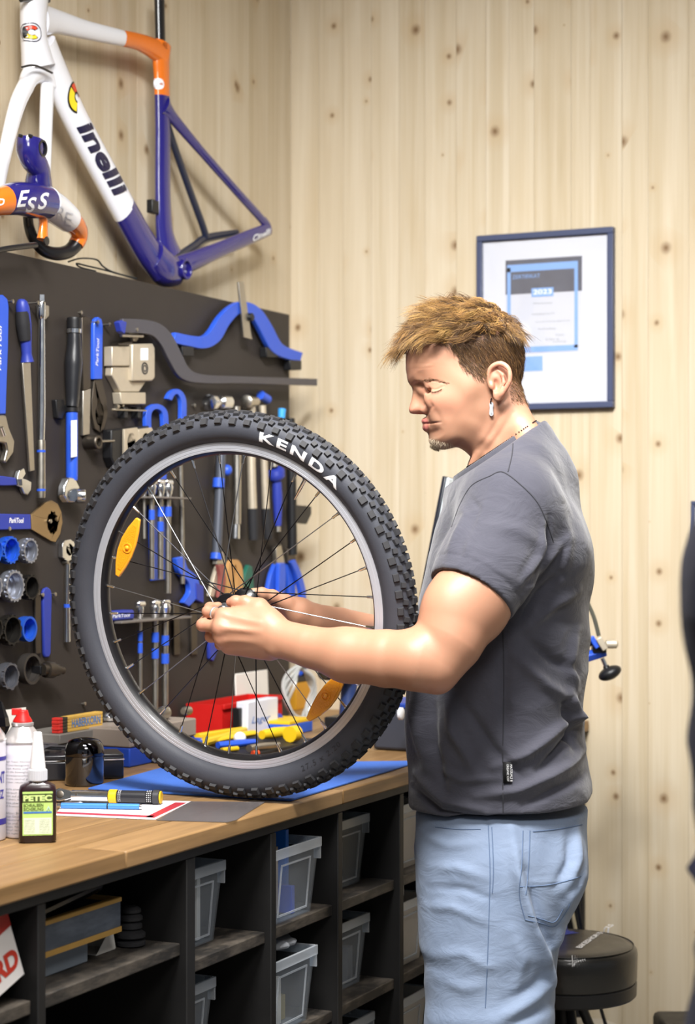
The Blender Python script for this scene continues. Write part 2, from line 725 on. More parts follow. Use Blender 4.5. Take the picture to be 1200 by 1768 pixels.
# ---------------------------------------------------------------- tool board (front face at x = BX) on the left wall
bd_y0, bd_y1 = 1.3, on_x(500, 700, BX).y
bd_z1 = on_x(250, 487.5, BX).z
q = MB(); q.span((WX + 0.002, bd_y0, ZB + 0.001), (BX, bd_y1, bd_z1))
board = q.build('tool_board', M_BOARD, bevel=0.002)
recenter(board, (BX, (bd_y0 + bd_y1) / 2, ZB))
tag(board, 'large dark brown tool board standing on the worktop against the wall', 'tool board')
# ---------------------------------------------------------------- blue mat and the wheel standing on it
ZM = ZB + 0.0042
mat_pts = [(152, 1363.5), (503, 1383.5), (727, 1316), (300, 1322)]
q = MB(); q.prism([on_z(px, py, ZB + 0.0004) for px, py in mat_pts], (0, 0, 0.0036))
M_MAT = mat('blue_foam_mat', '#3f6cc4', 0.75, var=0.06, vscale=40, bump=0.5, bscale=350)
bmat = q.build('bench_mat', M_MAT, bevel=0.001)
recenter(bmat, on_z(430, 1345, ZB))
tag(bmat, 'thin blue foam mat on the worktop under the wheel', 'mat')

R_OUT = 0.3425
wy, wt = radians(26.0), radians(7.2)
n_c = Vector((-sin(wy) * cos(wt), -cos(wy) * cos(wt), -sin(wt)))       # camera-aligned axes: right, depth, up
WN = RGT * n_c.x + FWD * n_c.y + Vector((0, 0, n_c.z))
WU = (Vector((0, 0, 1)) - WN * WN.z).normalized()                      # up in the wheel plane
WR = WU.cross(WN).normalized()                                        # right as seen from the face
contact = on_z(430, 1377, ZM)
WC = contact + WU * (R_OUT - 0.0002)
wheel = thing('bicycle_wheel', 'large knobbly tyred bicycle wheel standing upright on the blue mat in the man\'s hands', 'wheel', contact)


def wp(a, r, w=0.0):
    """Point at angle a (0 = right, counter-clockwise seen from the face), radius r, w towards the face."""
    return WC + WR * (cos(a) * r) + WU * (sin(a) * r) + WN * w


def wplane(px, py, w=0.0):
    d = ray(px, py)
    t = (WC + WN * w - CAMP).dot(WN) / d.dot(WN)
    p = CAMP + d * t - WC
    return math.atan2(p.dot(WU), p.dot(WR)), sqrt(p.dot(WU) ** 2 + p.dot(WR) ** 2)


def revolve(mb, prof, seg, closed=True):
    verts, faces = [], []
    n = len(prof)
    for i in range(seg):
        a = 2 * pi * i / seg
        for r, w in prof:
            verts.append(wp(a, r, w))
    for i in range(seg):
        j = (i + 1) % seg
        for k in range(n if closed else n - 1):
            k1 = (k + 1) % n
            faces.append((i * n + k, j * n + k, j * n + k1, i * n + k1))
    return mb.add(verts, faces)


RIM_O, RIM_I = 0.2865, 0.2685
TC, TS = 0.3105, 0.0275          # centre radius and section radius of the tyre
prof = []
for k in range(29):
    q_ = radians(-128 + 256 * k / 28)
    w_ = sin(q_) * TS * 1.02
    prof.append((TC + cos(q_) * TS, w_))
prof = [(0.286, -0.0135)] + prof + [(0.286, 0.0135)]
M_TYRE = mat('tyre_rubber', '#3b3d45', 0.62, var=0.12, vscale=25, bump=0.12, bscale=300)
M_KNOB = mat('tyre_tread_rubber', '#2e2e31', 0.66, var=0.2, vscale=60)
mb = MB(); revolve(mb, prof, 144)
tyre = mb.build('tyre', M_TYRE, wheel, angle=60)
mb = MB()
NB = 72


def knob(a, q0, la, lq, h, tw=0.0):
    """A tread block at wheel angle a and section angle q0."""
    c0 = TC + cos(q0) * TS, sin(q0) * TS * 1.02
    er = (WR * cos(a) + WU * sin(a))
    up = er * cos(q0) + WN * sin(q0)
    side = (WN * cos(q0) - er * sin(q0))
    tan = (WU * cos(a) - WR * sin(a))
    if tw:
        side, tan = side * cos(tw) + tan * sin(tw), tan * cos(tw) - side * sin(tw)
    c = WC + er * c0[0] + WN * c0[1]
    vs_ = []
    for hh, f in ((-0.002, 1.12), (h, 0.9)):
        for i, j in ((-1, -1), (1, -1), (1, 1), (-1, 1)):
            vs_.append(c + up * hh + tan * (i * la * f) + side * (j * lq * f))
    mb.add(vs_, [(4, 5, 6, 7), (0, 1, 5, 4), (1, 2, 6, 5), (2, 3, 7, 6), (3, 0, 4, 7)])


for i in range(NB):
    a = 2 * pi * i / NB
    s_ = 1
    for side in (-1, 1):
        knob(a, side * radians(61), 0.0063, 0.0062 if i % 2 else 0.0050, 0.0048)
        knob(a + pi / NB, side * radians(41), 0.0045, 0.0044, 0.0046, 0.2 * side)
        knob(a, side * radians(24), 0.0052, 0.0048, 0.0044, -0.15 * side)
    knob(a + pi / NB, radians(6), 0.0060, 0.0040, 0.0042)
    knob(a + pi / NB, radians(-9), 0.0048, 0.0040, 0.0042)
tag(mb.build('tread_knobs', M_KNOB, wheel, smooth=False), kind='stuff')

# rim: bright machined flange outside, black inside
M_RIM = mat('machined_rim', '#c4c7d0', 0.32, 0.45, var=0.02)
M_RIMB = mat('black_rim', '#17171a', 0.35, coat=0.3)
mb = MB()
fl = [(RIM_O, 0.0128), (RIM_O + 0.0012, 0.0142), (RIM_O, 0.0152), (RIM_O - 0.004, 0.0154), (RIM_O - 0.0042, 0.0150), (RIM_O - 0.0056, 0.0150),
      (RIM_O - 0.0058, 0.0154), (RIM_O - 0.0098, 0.0154), (RIM_O - 0.0100, 0.0150), (RIM_O - 0.0112, 0.0150), (RIM_O - 0.0114, 0.0154), (RIM_O - 0.0145, 0.0150)]
for s_ in (1, -1):
    pr = [(r, w * s_) for r, w in fl] + [(RIM_O - 0.0145, 0.0128 * s_)]
    revolve(mb, pr, 144)
mb.build('rim_flange', M_RIM, wheel, angle=30, label='bright machined rim flange')
mb = MB()
revolve(mb, [(RIM_O - 0.001, -0.0126), (RIM_O - 0.015, -0.0150), (RIM_I, -0.0115), (RIM_I - 0.0035, -0.004), (RIM_I - 0.0035, 0.004), (RIM_I, 0.0115),
             (RIM_O - 0.015, 0.0150), (RIM_O - 0.001, 0.0126), (RIM_O - 0.006, 0.009), (RIM_O - 0.012, 0.0), (RIM_O - 0.006, -0.009)], 144)
mb.build('rim', M_RIMB, wheel, angle=30, label='black rim body')

# hub
M_HUB = mat('black_hub', '#121214', 0.3, coat=0.5)
M_AXLE = mat('hub_axle_grey', '#83868c', 0.3, 0.9)
FLW = 0.030
mb = MB()
hub_prof = [(-0.068, 0.006), (-0.067, 0.0095), (-0.052, 0.010), (-0.043, 0.012), (-0.036, 0.026), (-0.033, 0.0275), (-0.030, 0.026), (-0.022, 0.0165), (0.0, 0.0145), (0.020, 0.0165), (0.0275, 0.025), (0.030, 0.0275), (0.033, 0.026), (0.036, 0.0165), (0.040, 0.0155), (0.041, 0.013)]
mb.lathe(WC, WN, hub_prof, 36)
hub = mb.build('hub', M_HUB, wheel)
mb = MB()
mb.lathe(WC, WN, [(0.040, 0.0125), (0.044, 0.0125), (0.045, 0.0108), (0.050, 0.0100), (0.0545, 0.0095), (0.056, 0.008), (0.056, 0.0045), (0.050, 0.0045)], 28)
mb.build('axle_end', M_AXLE, hub, label='grey axle end')
mb = MB()
for i in range(16):
    a = 2 * pi * i / 16
    mb.lathe(wp(a, 0.0215, 0.0325), WN, [(0, 0.0024), (0.0012, 0.0018)], 8)
mb.build('spoke_head', M_CHROME, hub)

# spokes with nipples; nipple angles measured on the wheel
M_SPOKE = mat('black_spoke', '#26262a', 0.28, 0.85)
M_SPOKE2 = mat('bright_spoke', '#8f9196', 0.38, 1.0)
sp0 = wplane(330 * 1.0, 797)[0]
NS = 32
a00 = wplane(422.7, 780)[0]
smesh = {}
for i in range(NS):
    a = a00 + 2 * pi * i / NS
    near = 1 if i % 2 == 0 else -1
    lead = 1 if (i // 2) % 2 == 0 else -1
    ha = a + lead * radians(62)
    p0 = wp(ha, 0.0215, near * 0.031)
    p1 = wp(a, RIM_I - 0.004, near * 0.003)
    pn = p1 + (p0 - p1).normalized() * 0.014
    mb = MB(); mb.tube([p0, p0.lerp(pn, 0.45), p0.lerp(pn, 0.46), pn], [0.0011, 0.0011, 0.00095, 0.00095], 6)
    sp = mb.build('spoke', M_SPOKE2 if lead > 0 and near > 0 else M_SPOKE, wheel)
    mb = MB(); d = (p1 - pn).normalized()
    mb.lathe(pn - d * 0.001, d, [(0, 0.0014), (0.002, 0.0023), (0.011, 0.0024), (0.013, 0.0030), (0.0165, 0.0030)], 8)
    mb.build('nipple', M_CHROME, sp)
# valve
av, _ = wplane(531, 820)
mb = MB()
er = wp(av, 1) - WC
mb.lathe(wp(av, RIM_I - 0.002), -er, [(0, 0.0045), (0.003, 0.0045), (0.0035, 0.0031), (0.026, 0.0031), (0.027, 0.0024), (0.036, 0.0024), (0.037, 0.0017), (0.043, 0.0015)], 12)
mb.build('valve', M_CHROME, wheel)

# two amber reflectors clipped on the spokes
M_AMB = mat('amber_reflector', '#ffa51e', 0.25, coat=0.6, spec=0.7, bump=0.6, bscale=700)
M_AMB2 = mat('amber_rim', '#ffab2a', 0.15, coat=0.8)
for (px, py, ang0) in ((223, 945, 0), (565, 1200, 0)):
    a, r = wplane(px, py, 0.012)
    c = wp(a, r, 0.012)
    er = (wp(a, 1) - WC).normalized()
    tn = er.cross(WN).normalized()
    outl = [(-0.058, 0.0055), (-0.035, 0.0150), (-0.012, 0.0205), (0.012, 0.0205), (0.035, 0.0150), (0.058, 0.0055), (0.058, -0.0045), (0.035, -0.0110), (0.012, -0.0150), (-0.012, -0.0150), (-0.035, -0.0110), (-0.058, -0.0045)]
    mb = MB(); mb.prism([c + tn * x + er * (y * 0.9) for x, y in outl], WN * 0.0060)
    rf = mb.build('reflector', M_AMB2, wheel, bevel=0.002, label='amber spoke reflector')
    inn = [(x * 0.76, y * 0.76 + 0.0005) for x, y in outl]
    mb = MB(); mb.prism([c + WN * 0.0056 + tn * x + er * (y * 0.9) for x, y in inn], WN * 0.0010)
    mb.build('lens', M_AMB, rf)
    mb = MB(); mb.ring(c + WN * 0.006, WN, 0.0092, 0.0068, 0.0018, 24)
    mb.ball(c + WN * 0.0068, 0.0042, 12, 8)
    mb.build('clip_boss', M_AMB2, rf)


# lettering on the tyre wall
def tyre_text(s, a_mid, q_lo, q_hi, span, m, name, bold=0.03, flip=False, spacing=1.25, off=0.0006):
    v, f, w = text_shape(s, bold, 0.0, spacing)
    v, f = subdiv(v, f, 2)
    pts = []
    for x, y in v:
        t = (x / w - 0.5) * span
        a = a_mid - t if not flip else a_mid + t
        qq = q_lo + (q_hi - q_lo) * y
        r, z = TC + cos(qq) * (TS + off), sin(qq) * (TS * 1.02 + off)
        pts.append(wp(a, r, z))
    b = MB(); b.add(pts, f)
    return b.build(name, m, wheel, smooth=False)


aK, _ = wplane(466, 760); aA, _ = wplane(592, 834)
tyre_text('KENDA', (aK + aA) / 2, radians(116), radians(80), (aK - aA) * 1.09, M_INKW, 'lettering', bold=0.035, spacing=1.3)
tyre_text('27.5 x 2.20', wplane(575, 1315)[0], radians(96), radians(116), 0.30, mat('tyre_emboss', '#2b2c31', 0.5), 'size_marking', bold=0.0, flip=True)
# ---------------------------------------------------------------- signed-distance modelling for the man and his clothes
# Coordinates here: X right, Y depth, Z up, in axes turned by YAW about the vertical through the camera foot.
class Field:
    def __init__(s, lo, hi, h):
        s.h = h
        s.lo = np.array(lo, float)
        n = np.ceil((np.array(hi) - s.lo) / h).astype(int) + 1
        s.ax = [s.lo[i] + h * np.arange(n[i]) for i in range(3)]
        s.f = np.full(tuple(n), 0.08, np.float32)

    def block(s, lo, hi, pad):
        sl = []
        for i in range(3):
            a = int(max(0, math.floor((lo[i] - pad - s.lo[i]) / s.h)))
            b = int(min(len(s.ax[i]), math.ceil((hi[i] + pad - s.lo[i]) / s.h) + 1))
            if b <= a:
                return None
            sl.append(slice(a, b))
        X = s.ax[0][sl[0]].astype(np.float32)[:, None, None]
        Y = s.ax[1][sl[1]].astype(np.float32)[None, :, None]
        Z = s.ax[2][sl[2]].astype(np.float32)[None, None, :]
        return tuple(sl), X, Y, Z

    def all(s):
        return s.block(s.lo, [a[-1] for a in s.ax], 0)

    def union(s, sl, d, k):
        g = s.f[sl]
        if k <= 0:
            s.f[sl] = np.minimum(g, d)
        else:
            h = np.clip(0.5 + 0.5 * (g - d) / k, 0, 1)
            s.f[sl] = g * (1 - h) + d * h - k * h * (1 - h)

    def cut(s, sl, d, k):
        g = s.f[sl]
        d = -d
        if k <= 0:
            s.f[sl] = np.maximum(g, d)
        else:
            h = np.clip(0.5 - 0.5 * (g - d) / k, 0, 1)
            s.f[sl] = g * (1 - h) + d * h + k * h * (1 - h)

    def cone(s, a, b, ra, rb, k=0.01, sub=False, flat=None):
        """Capsule with a linear taper; flat=(direction, factor) squashes it across a direction."""
        a, b = np.array(a, float), np.array(b, float)
        m = max(ra, rb)
        r = s.block(np.minimum(a, b) - m, np.maximum(a, b) + m, 0.05 + k)
        if r is None: return
        sl, X, Y, Z = r
        d = b - a
        L2 = max(float(d @ d), 1e-12)
        px, py, pz = X - a[0], Y - a[1], Z - a[2]
        t = np.clip((px * d[0] + py * d[1] + pz * d[2]) / L2, 0, 1)
        qx, qy, qz = px - t * d[0], py - t * d[1], pz - t * d[2]
        D2 = qx * qx + qy * qy + qz * qz
        if flat is not None:
            e = np.array(flat[0], float); e /= np.linalg.norm(e)
            c = qx * e[0] + qy * e[1] + qz * e[2]
            D2 = D2 + c * c * (flat[1] ** 2 - 1)
        dist = np.sqrt(D2) - (ra + t * (rb - ra))
        (s.cut if sub else s.union)(sl, dist.astype(np.float32), k)

    def chain(s, pts, rad, k=0.004, sub=False, flat=None):
        for i in range(len(pts) - 1):
            s.cone(pts[i], pts[i + 1], rad[i], rad[i + 1], k if i == 0 else min(k, 0.003), sub, flat)

    def ell(s, c, r, k=0.01, sub=False, rot=None):
        """Ellipsoid; rot = 3x3 with the axes as rows."""
        c, r = np.array(c, float), np.array(r, float)
        m = r.max()
        q = s.block(c - m, c + m, 0.04 + k)
        if q is None: return
        sl, X, Y, Z = q
        px, py, pz = X - c[0], Y - c[1], Z - c[2]
        if rot is not None:
            R = np.array(rot, float)
            px, py, pz = (R[i][0] * px + R[i][1] * py + R[i][2] * pz for i in range(3))
        k0 = np.sqrt((px / r[0]) ** 2 + (py / r[1]) ** 2 + (pz / r[2]) ** 2) + 1e-9
        k1 = np.sqrt((px / r[0] ** 2) ** 2 + (py / r[1] ** 2) ** 2 + (pz / r[2] ** 2) ** 2) + 1e-9
        d = k0 * (k0 - 1) / k1
        (s.cut if sub else s.union)(sl, d.astype(np.float32), k)

    def plane_cut(s, p, n, k=0.0):
        """Removes everything on the side n points to."""
        sl, X, Y, Z = s.all()
        d = -((X - p[0]) * n[0] + (Y - p[1]) * n[1] + (Z - p[2]) * n[2])
        s.cut(sl, np.broadcast_to(d, s.f.shape).astype(np.float32), k)

    def inflate(s, poly, yc, W, R, k=0.0, n=6):
        """Smooth closed outline in the X-Z plane, given thickness about Y = yc. W, R: arrays on the X-Z grid or numbers."""
        P = np.array([(p[0], p[1]) for p in spline([(x, z, 0) for x, z in poly], n, True)])
        m = 0.012
        r = s.block((P[:, 0].min(), s.lo[1], P[:, 1].min()), (P[:, 0].max(), s.ax[1][-1], P[:, 1].max()), m)
        sl, X, Y, Z = r
        x, z = X[:, 0, 0], Z[0, 0, :]
        gx, gz = np.meshgrid(x, z, indexing='ij')
        best = np.full(gx.shape, 1e9)
        ins = np.zeros(gx.shape, bool)
        for i in range(len(P)):
            a, b = P[i], P[(i + 1) % len(P)]
            d = b - a
            t = np.clip(((gx - a[0]) * d[0] + (gz - a[1]) * d[1]) / max(d @ d, 1e-12), 0, 1)
            best = np.minimum(best, (gx - a[0] - t * d[0]) ** 2 + (gz - a[1] - t * d[1]) ** 2)
            c = ((a[1] > gz) != (b[1] > gz))
            xi = (b[0] - a[0]) * (gz - a[1]) / (b[1] - a[1] + 1e-12) + a[0]
            ins ^= c & (gx < xi)
        sd = np.sqrt(best) * np.where(ins, -1, 1)
        if callable(W): W = W(gx, gz)
        if callable(R): R = R(gx, gz)
        W = np.broadcast_to(W, gx.shape); R = np.broadcast_to(R, gx.shape)
        u = np.maximum(R + sd, 0)[:, None, :]
        v = (np.abs(Y - yc) * (R / W)[:, None, :])
        d = np.sqrt(u * u + v * v) - R[:, None, :]
        d = d * np.minimum(1, (W / R))[:, None, :]
        s.union(sl, d.astype(np.float32), k)

    def mesh(s, smooth=1):
        """Surface nets: vertices (n,3) and quads (m,4)."""
        f = s.f
        f = f.copy()
        for ax in range(3):
            for e in (0, -1):
                ix = [slice(None)] * 3
                ix[ax] = e
                f[tuple(ix)] = np.maximum(f[tuple(ix)], 1e-4)
        ins = f < 0
        nx, ny, nz = f.shape
        acc = np.zeros((nx - 1, ny - 1, nz - 1), np.uint8)
        corners = [(i, j, k) for i in (0, 1) for j in (0, 1) for k in (0, 1)]
        for i, j, k in corners:
            acc += ins[i:nx - 1 + i, j:ny - 1 + j, k:nz - 1 + k]
        act = np.argwhere((acc > 0) & (acc < 8))
        idx = np.full(acc.shape, -1, np.int64)
        idx[tuple(act.T)] = np.arange(len(act))
        vals = {c: f[act[:, 0] + c[0], act[:, 1] + c[1], act[:, 2] + c[2]] for c in corners}
        tot = np.zeros((len(act), 3)); cnt = np.zeros(len(act))
        for ci in corners:
            for ax in range(3):
                if ci[ax]: continue
                cj = tuple(c + (1 if a == ax else 0) for a, c in enumerate(ci))
                a, b = vals[ci], vals[cj]
                m = (a < 0) != (b < 0)
                t = np.where(m, a / np.where(m, a - b, 1), 0)
                p = np.array(ci, float)[None, :].repeat(len(act), 0)
                p[:, ax] += t
                tot += p * m[:, None]
                cnt += m
        V = s.lo + (act + tot / cnt[:, None]) * s.h
        quads = []
        for ax in range(3):
            b, c = (ax + 1) % 3, (ax + 2) % 3
            s0 = [slice(None)] * 3; s1 = [slice(None)] * 3
            s0[ax] = slice(0, -1); s1[ax] = slice(1, None)
            cr = ins[tuple(s0)] != ins[tuple(s1)]
            e = np.argwhere(cr)
            e = e[(e[:, b] > 0) & (e[:, c] > 0) & (e[:, b] < f.shape[b] - 1) & (e[:, c] < f.shape[c] - 1)]
            fl = ins[tuple(e.T)]
            q = []
            for ob, oc in ((1, 1), (0, 1), (0, 0), (1, 0)):
                t = e.copy(); t[:, b] -= ob; t[:, c] -= oc
                q.append(idx[tuple(t.T)])
            q = np.stack(q, 1)
            q[~fl] = q[~fl][:, ::-1]
            quads.append(q)
        Q = np.concatenate(quads)
        Q = Q[(Q >= 0).all(1)]
        for _ in range(smooth):
            V = relax(V, Q)
        return V, Q


def relax(V, Q, f=0.5):
    S = np.zeros_like(V); c = np.zeros(len(V))
    for i in range(4):
        for j in (1, 3):
            np.add.at(S, Q[:, i], V[Q[:, (i + j) % 4]])
            np.add.at(c, Q[:, i], 1)
    return V * (1 - f) + f * S / np.maximum(c, 1)[:, None]


def normals(V, Q):
    n = np.cross(V[Q[:, 2]] - V[Q[:, 0]], V[Q[:, 3]] - V[Q[:, 1]])
    N = np.zeros_like(V)
    for i in range(4):
        np.add.at(N, Q[:, i], n)
    return N / (np.linalg.norm(N, axis=1)[:, None] + 1e-12)


def pdist(V, line):
    """Distance in X-Z from vertices to a polyline, and the fraction along it."""
    P = np.array(line, float)
    best = np.full(len(V), 1e9); frac = np.zeros(len(V))
    n = len(P) - 1
    for i in range(n):
        a, b = P[i], P[i + 1]
        d = b - a
        t = np.clip(((V[:, 0] - a[0]) * d[0] + (V[:, 2] - a[1]) * d[1]) / max(d @ d, 1e-12), 0, 1)
        q = (V[:, 0] - a[0] - t * d[0]) ** 2 + (V[:, 2] - a[1] - t * d[1]) ** 2
        m = q < best
        best = np.where(m, q, best); frac = np.where(m, (i + t) / n, frac)
    return np.sqrt(best), frac


def C3(px, py, d):
    return np.array(((px - CX) / F * d, d, EYE - (py - CY) / F * d))


def vnoise(V, scale, seed=0, n=5):
    """Cheap smooth pseudo-noise: a few random plane waves."""
    r = np.random.RandomState(seed)
    o = np.zeros(len(V))
    for i in range(n):
        k = r.normal(size=3); k *= scale * (0.6 + 0.8 * r.rand()) / np.linalg.norm(k)
        o += np.sin(V @ k + r.rand() * 6.28)
    return o / n


def np_object(name, V, Q, mats, loc, parent=None, col=None, rot=YAW):
    """Mesh object from camera-axis coordinates; loc = origin in the same axes."""
    me = bpy.data.meshes.new(name)
    L = np.asarray(V, float) - np.array(loc)
    me.vertices.add(len(L)); me.vertices.foreach_set('co', L.astype(np.float32).ravel())
    Q = np.asarray(Q)
    w = Q.shape[1]
    me.loops.add(Q.size); me.loops.foreach_set('vertex_index', Q.ravel().astype(np.int32))
    me.polygons.add(len(Q))
    me.polygons.foreach_set('loop_start', (np.arange(len(Q)) * w).astype(np.int32))
    me.polygons.foreach_set('use_smooth', np.ones(len(Q), bool))
    me.update(calc_edges=True)
    me.validate()
    if col is not None:
        at = me.color_attributes.new('tone', 'FLOAT_COLOR', 'POINT')
        c = np.concatenate([np.asarray(col), np.ones((len(L), 1))], 1).astype(np.float32)
        at.data.foreach_set('color', c.ravel())
    for m in (mats if isinstance(mats, (list, tuple)) else [mats]):
        me.materials.append(m)
    o = link(bpy.data.objects.new(name, me))
    if parent is not None:
        o.parent = parent
    else:
        o.location = RGT * loc[0] + FWD * loc[1] + Vector((0, 0, loc[2]))
        o.rotation_euler = (0, 0, rot)
    return o
# ---------------------------------------------------------------- the man
YM = 3.45                                   # depth of the middle of his head and body
FOOT = np.array(((862 - CX) / F * YM, YM, 0.0))


def hc(cx, cy):
    """Sagittal-plane (X, Z) from head tracing units."""
    p = C3(640 + cx / 3.75, 460 + cy / 3.75, YM)
    return p[0], p[2]


def h3(cx, cy, off):
    x, z = hc(cx, cy)
    return np.array((x, YM + off, z))


def blend(ctrl):
    """Smooth field on X-Z from control values [(cx, cy, value)]."""
    pts = [(hc(a, b), v) for a, b, v in ctrl]

    def fn(gx, gz):
        num = np.zeros(gx.shape); den = np.zeros(gx.shape)
        for (x, z), v in pts:
            w = 1.0 / ((gx - x) ** 2 + (gz - z) ** 2 + 0.0004) ** 1.6
            num += w * v; den += w
        return num / den
    return fn


# --- head and neck
hd = Field((hc(180, 0)[0], YM - 0.108, hc(0, 1420)[1]), (hc(1190, 0)[0], YM + 0.095, hc(0, 190)[1]), 0.0017)
head = [(232, 540), (262, 450), (330, 365), (430, 295), (560, 255), (690, 250), (800, 280), (890, 345), (950, 440), (978, 550), (980, 660), (962, 770), (950, 850),
        (962, 920), (990, 990), (1040, 1070), (1110, 1150), (1160, 1260), (1160, 1420), (700, 1420), (690, 1330), (668, 1270), (640, 1225), (600, 1190), (560, 1172), (520, 1178), (475, 1187), (425, 1180), (390, 1157), (374, 1128), (378, 1100),
        (372, 1078), (362, 1050), (358, 1020), (356, 990), (366, 945), (352, 890), (320, 835), (286, 782), (262, 750), (243, 728), (232, 690), (227, 640)]
Wf = blend([(700, 420, .0765), (850, 520, .0735), (420, 480, .069), (300, 600, .066), (330, 780, .066), (480, 860, .069), (620, 800, .0725), (420, 1000, .053), (430, 1130, .038), (540, 1120, .050), (650, 1030, .061), (720, 940, .066),
            (760, 1090, .051), (690, 1190, .046), (840, 1000, .055), (900, 880, .062), (900, 1150, .058), (720, 1320, .052), (1000, 1320, .075)])
Rf = blend([(700, 420, .085), (850, 520, .085), (420, 480, .070), (300, 600, .062), (330, 780, .064), (480, 860, .066), (620, 800, .080), (420, 1000, .050), (400, 1130, .030), (460, 1150, .024), (540, 1140, .022), (650, 1030, .050),
            (760, 900, .060), (900, 800, .062), (820, 1080, .056), (900, 1200, .056), (700, 1300, .046)])
hd.inflate([hc(*p) for p in head], YM, Wf, Rf)
hd.ell(h3(468, 1030, 0), (.0255, .033, .029), .010)             # muzzle
for sgn in (-1, 1):
    hd.ell(h3(445, 872, sgn * .043), (.028, .016, .020), .022)  # cheekbone
    hd.chain([h3(282, 742, sgn * .010), h3(318, 728, sgn * .028), h3(410, 728, sgn * .048), h3(470, 752, sgn * .056)], [.007, .0080, .0075, .006], .014)
    hd.ell(h3(318, 792, sgn * .0250), (.0095, .0100, .0085), .012, True)   # socket
    hd.ell(h3(380, 822, sgn * .0390), (.0080, .0110, .0050), .008, True)
    hd.cone(h3(312, 785, sgn * .007), h3(352, 880, sgn * .010), .0075, .0090, .010)
    ey = h3(408, 790, sgn * .0315)
    hd.ell(h3(336, 798, sgn * .0200), (.0095, .0085, .0100), .009)
    hd.ell(h3(374, 803, sgn * .0215), (.0105, .0085, .0095), .008)
    hd.ell(ey, (.0148, .0155, .0118), .0045)                    # eyeball under the lowered lid
    hd.ell(h3(450, 965, sgn * .036), (.016, .010, .017), .018)
    hd.chain([h3(820, 930, sgn * .048), h3(745, 1110, sgn * .040), h3(665, 1290, sgn * .015)], [.010, .011, .010], .014)
    hd.chain([h3(900, 880, sgn * .030), h3(960, 1040, sgn * .040), h3(1040, 1220, sgn * .07)], [.022, .026, .03], .03)
# nose
nose = [(270, 742), (281, 775), (272, 820), (263, 868), (252, 905), (247, 926), (252, 944), (268, 955), (300, 957), (330, 958), (372, 952), (386, 925), (380, 890), (352, 830), (330, 770)]
Wn = blend([(285, 770, .0085), (285, 850, .0095), (255, 925, .0125), (280, 940, .014), (330, 930, .018), (380, 930, .019), (350, 820, .011)])
Rn = blend([(285, 770, .012), (285, 850, .013), (255, 925, .0135), (330, 930, .014), (380, 930, .016), (350, 820, .014)])
hd.inflate([hc(*p) for p in nose], YM, Wn, Rn, .006)
for sgn in (-1, 1):
    hd.ell(h3(352, 926, sgn * .0135), (.0098, .0068, .0082), .0045)
    hd.cone(h3(318, 930, sgn * .021), h3(372, 884, sgn * .021), .0014, .0014, .0035, True)
    hd.ell(h3(322, 963, sgn * .0068), (.0062, .0034, .0052), .003, True)
# lips
up = [h3(350, 1002, 0), h3(357, 1005, -.010), h3(381, 1011, -.020), h3(430, 1018, -.0292)]
lo = [h3(363, 1042, 0), h3(369, 1041, -.010), h3(389, 1037, -.020), h3(432, 1024, -.0286)]
for sgn in (1, -1):
    mir = lambda p: p * (1, 1, 1) if sgn == 1 else np.array((p[0], 2 * YM - p[1], p[2]))
    hd.chain([mir(p) for p in up], [.0047, .0046, .0040, .0026], .005)
    hd.chain([mir(p) for p in lo], [.0066, .0062, .0050, .0026], .005)


# --- ears
def ear(sgn):
    o = lambda cx, cy, off: h3(cx, cy, sgn * off)
    hd.ell(o(815, 755, .0735), (.0165, .0060, .0270), .006, rot=((.985, sgn * -.17, 0), (sgn * .17, .985, 0), (0, 0, 1)))
    hx = [tuple(q)[:2] for q in spline([(x, y, 0) for x, y in [(752, 800), (742, 745), (752, 690), (785, 662), (825, 658), (860, 685), (873, 730), (868, 775), (848, 815), (822, 850)]], 3)]
    of = [.0735, .075, .0785, .082, .0865, .0905, .0925, .092, .0885, .084]
    tt_ = np.linspace(0, 9, len(hx))
    of = np.interp(tt_, range(10), of); rd = np.interp(tt_, range(10), [.0022, .0030, .0034, .0038, .0040, .0038, .0036, .0035, .0034, .0036])
    hd.chain([o(x, y, q) for (x, y), q in zip(hx, of)], list(rd), .003)
    hd.ell(o(803, 855, .0800), (.0090, .0040, .0105), .009)
    hd.chain([o(800, 700, .0795), o(830, 725, .0825), o(838, 775, .0835), o(818, 825, .0820)], [.0022, .0030, .0030, .0030], .004)
    hd.ell(o(788, 790, .0840), (.0078, .0100, .0120), .0035, True)
    hd.ell(o(792, 715, .0860), (.0062, .0060, .0070), .003, True)
    hd.cone(o(850, 705, .0905), o(852, 770, .0905), .0022, .0022, .003, True)
    hd.ell(o(762, 795, .0770), (.0050, .0042, .0066), .0035)


ear(-1); ear(1)
hV, hQ = hd.mesh(1)


def fall0(V, c, r):
    return 1.5 - np.linalg.norm((V - np.array(c)) / np.array(r), axis=1)


def groove(lines, V, Q, yc=YM):
    """Pushes soft creases (negative) or ridges into the surface along lines traced in side view."""
    N = normals(V, Q)
    dsp = np.zeros(len(V))
    for line, w, h in lines:
        d, t = pdist(V, [hc(*p) for p in line])
        dsp += h * np.exp(-(d / w) ** 2) * np.sin(pi * np.clip(t, .08, .92)) ** .5 * np.clip((np.abs(V[:, 1] - yc) - .004) / .006, .25, 1)
    return V + N * dsp[:, None]


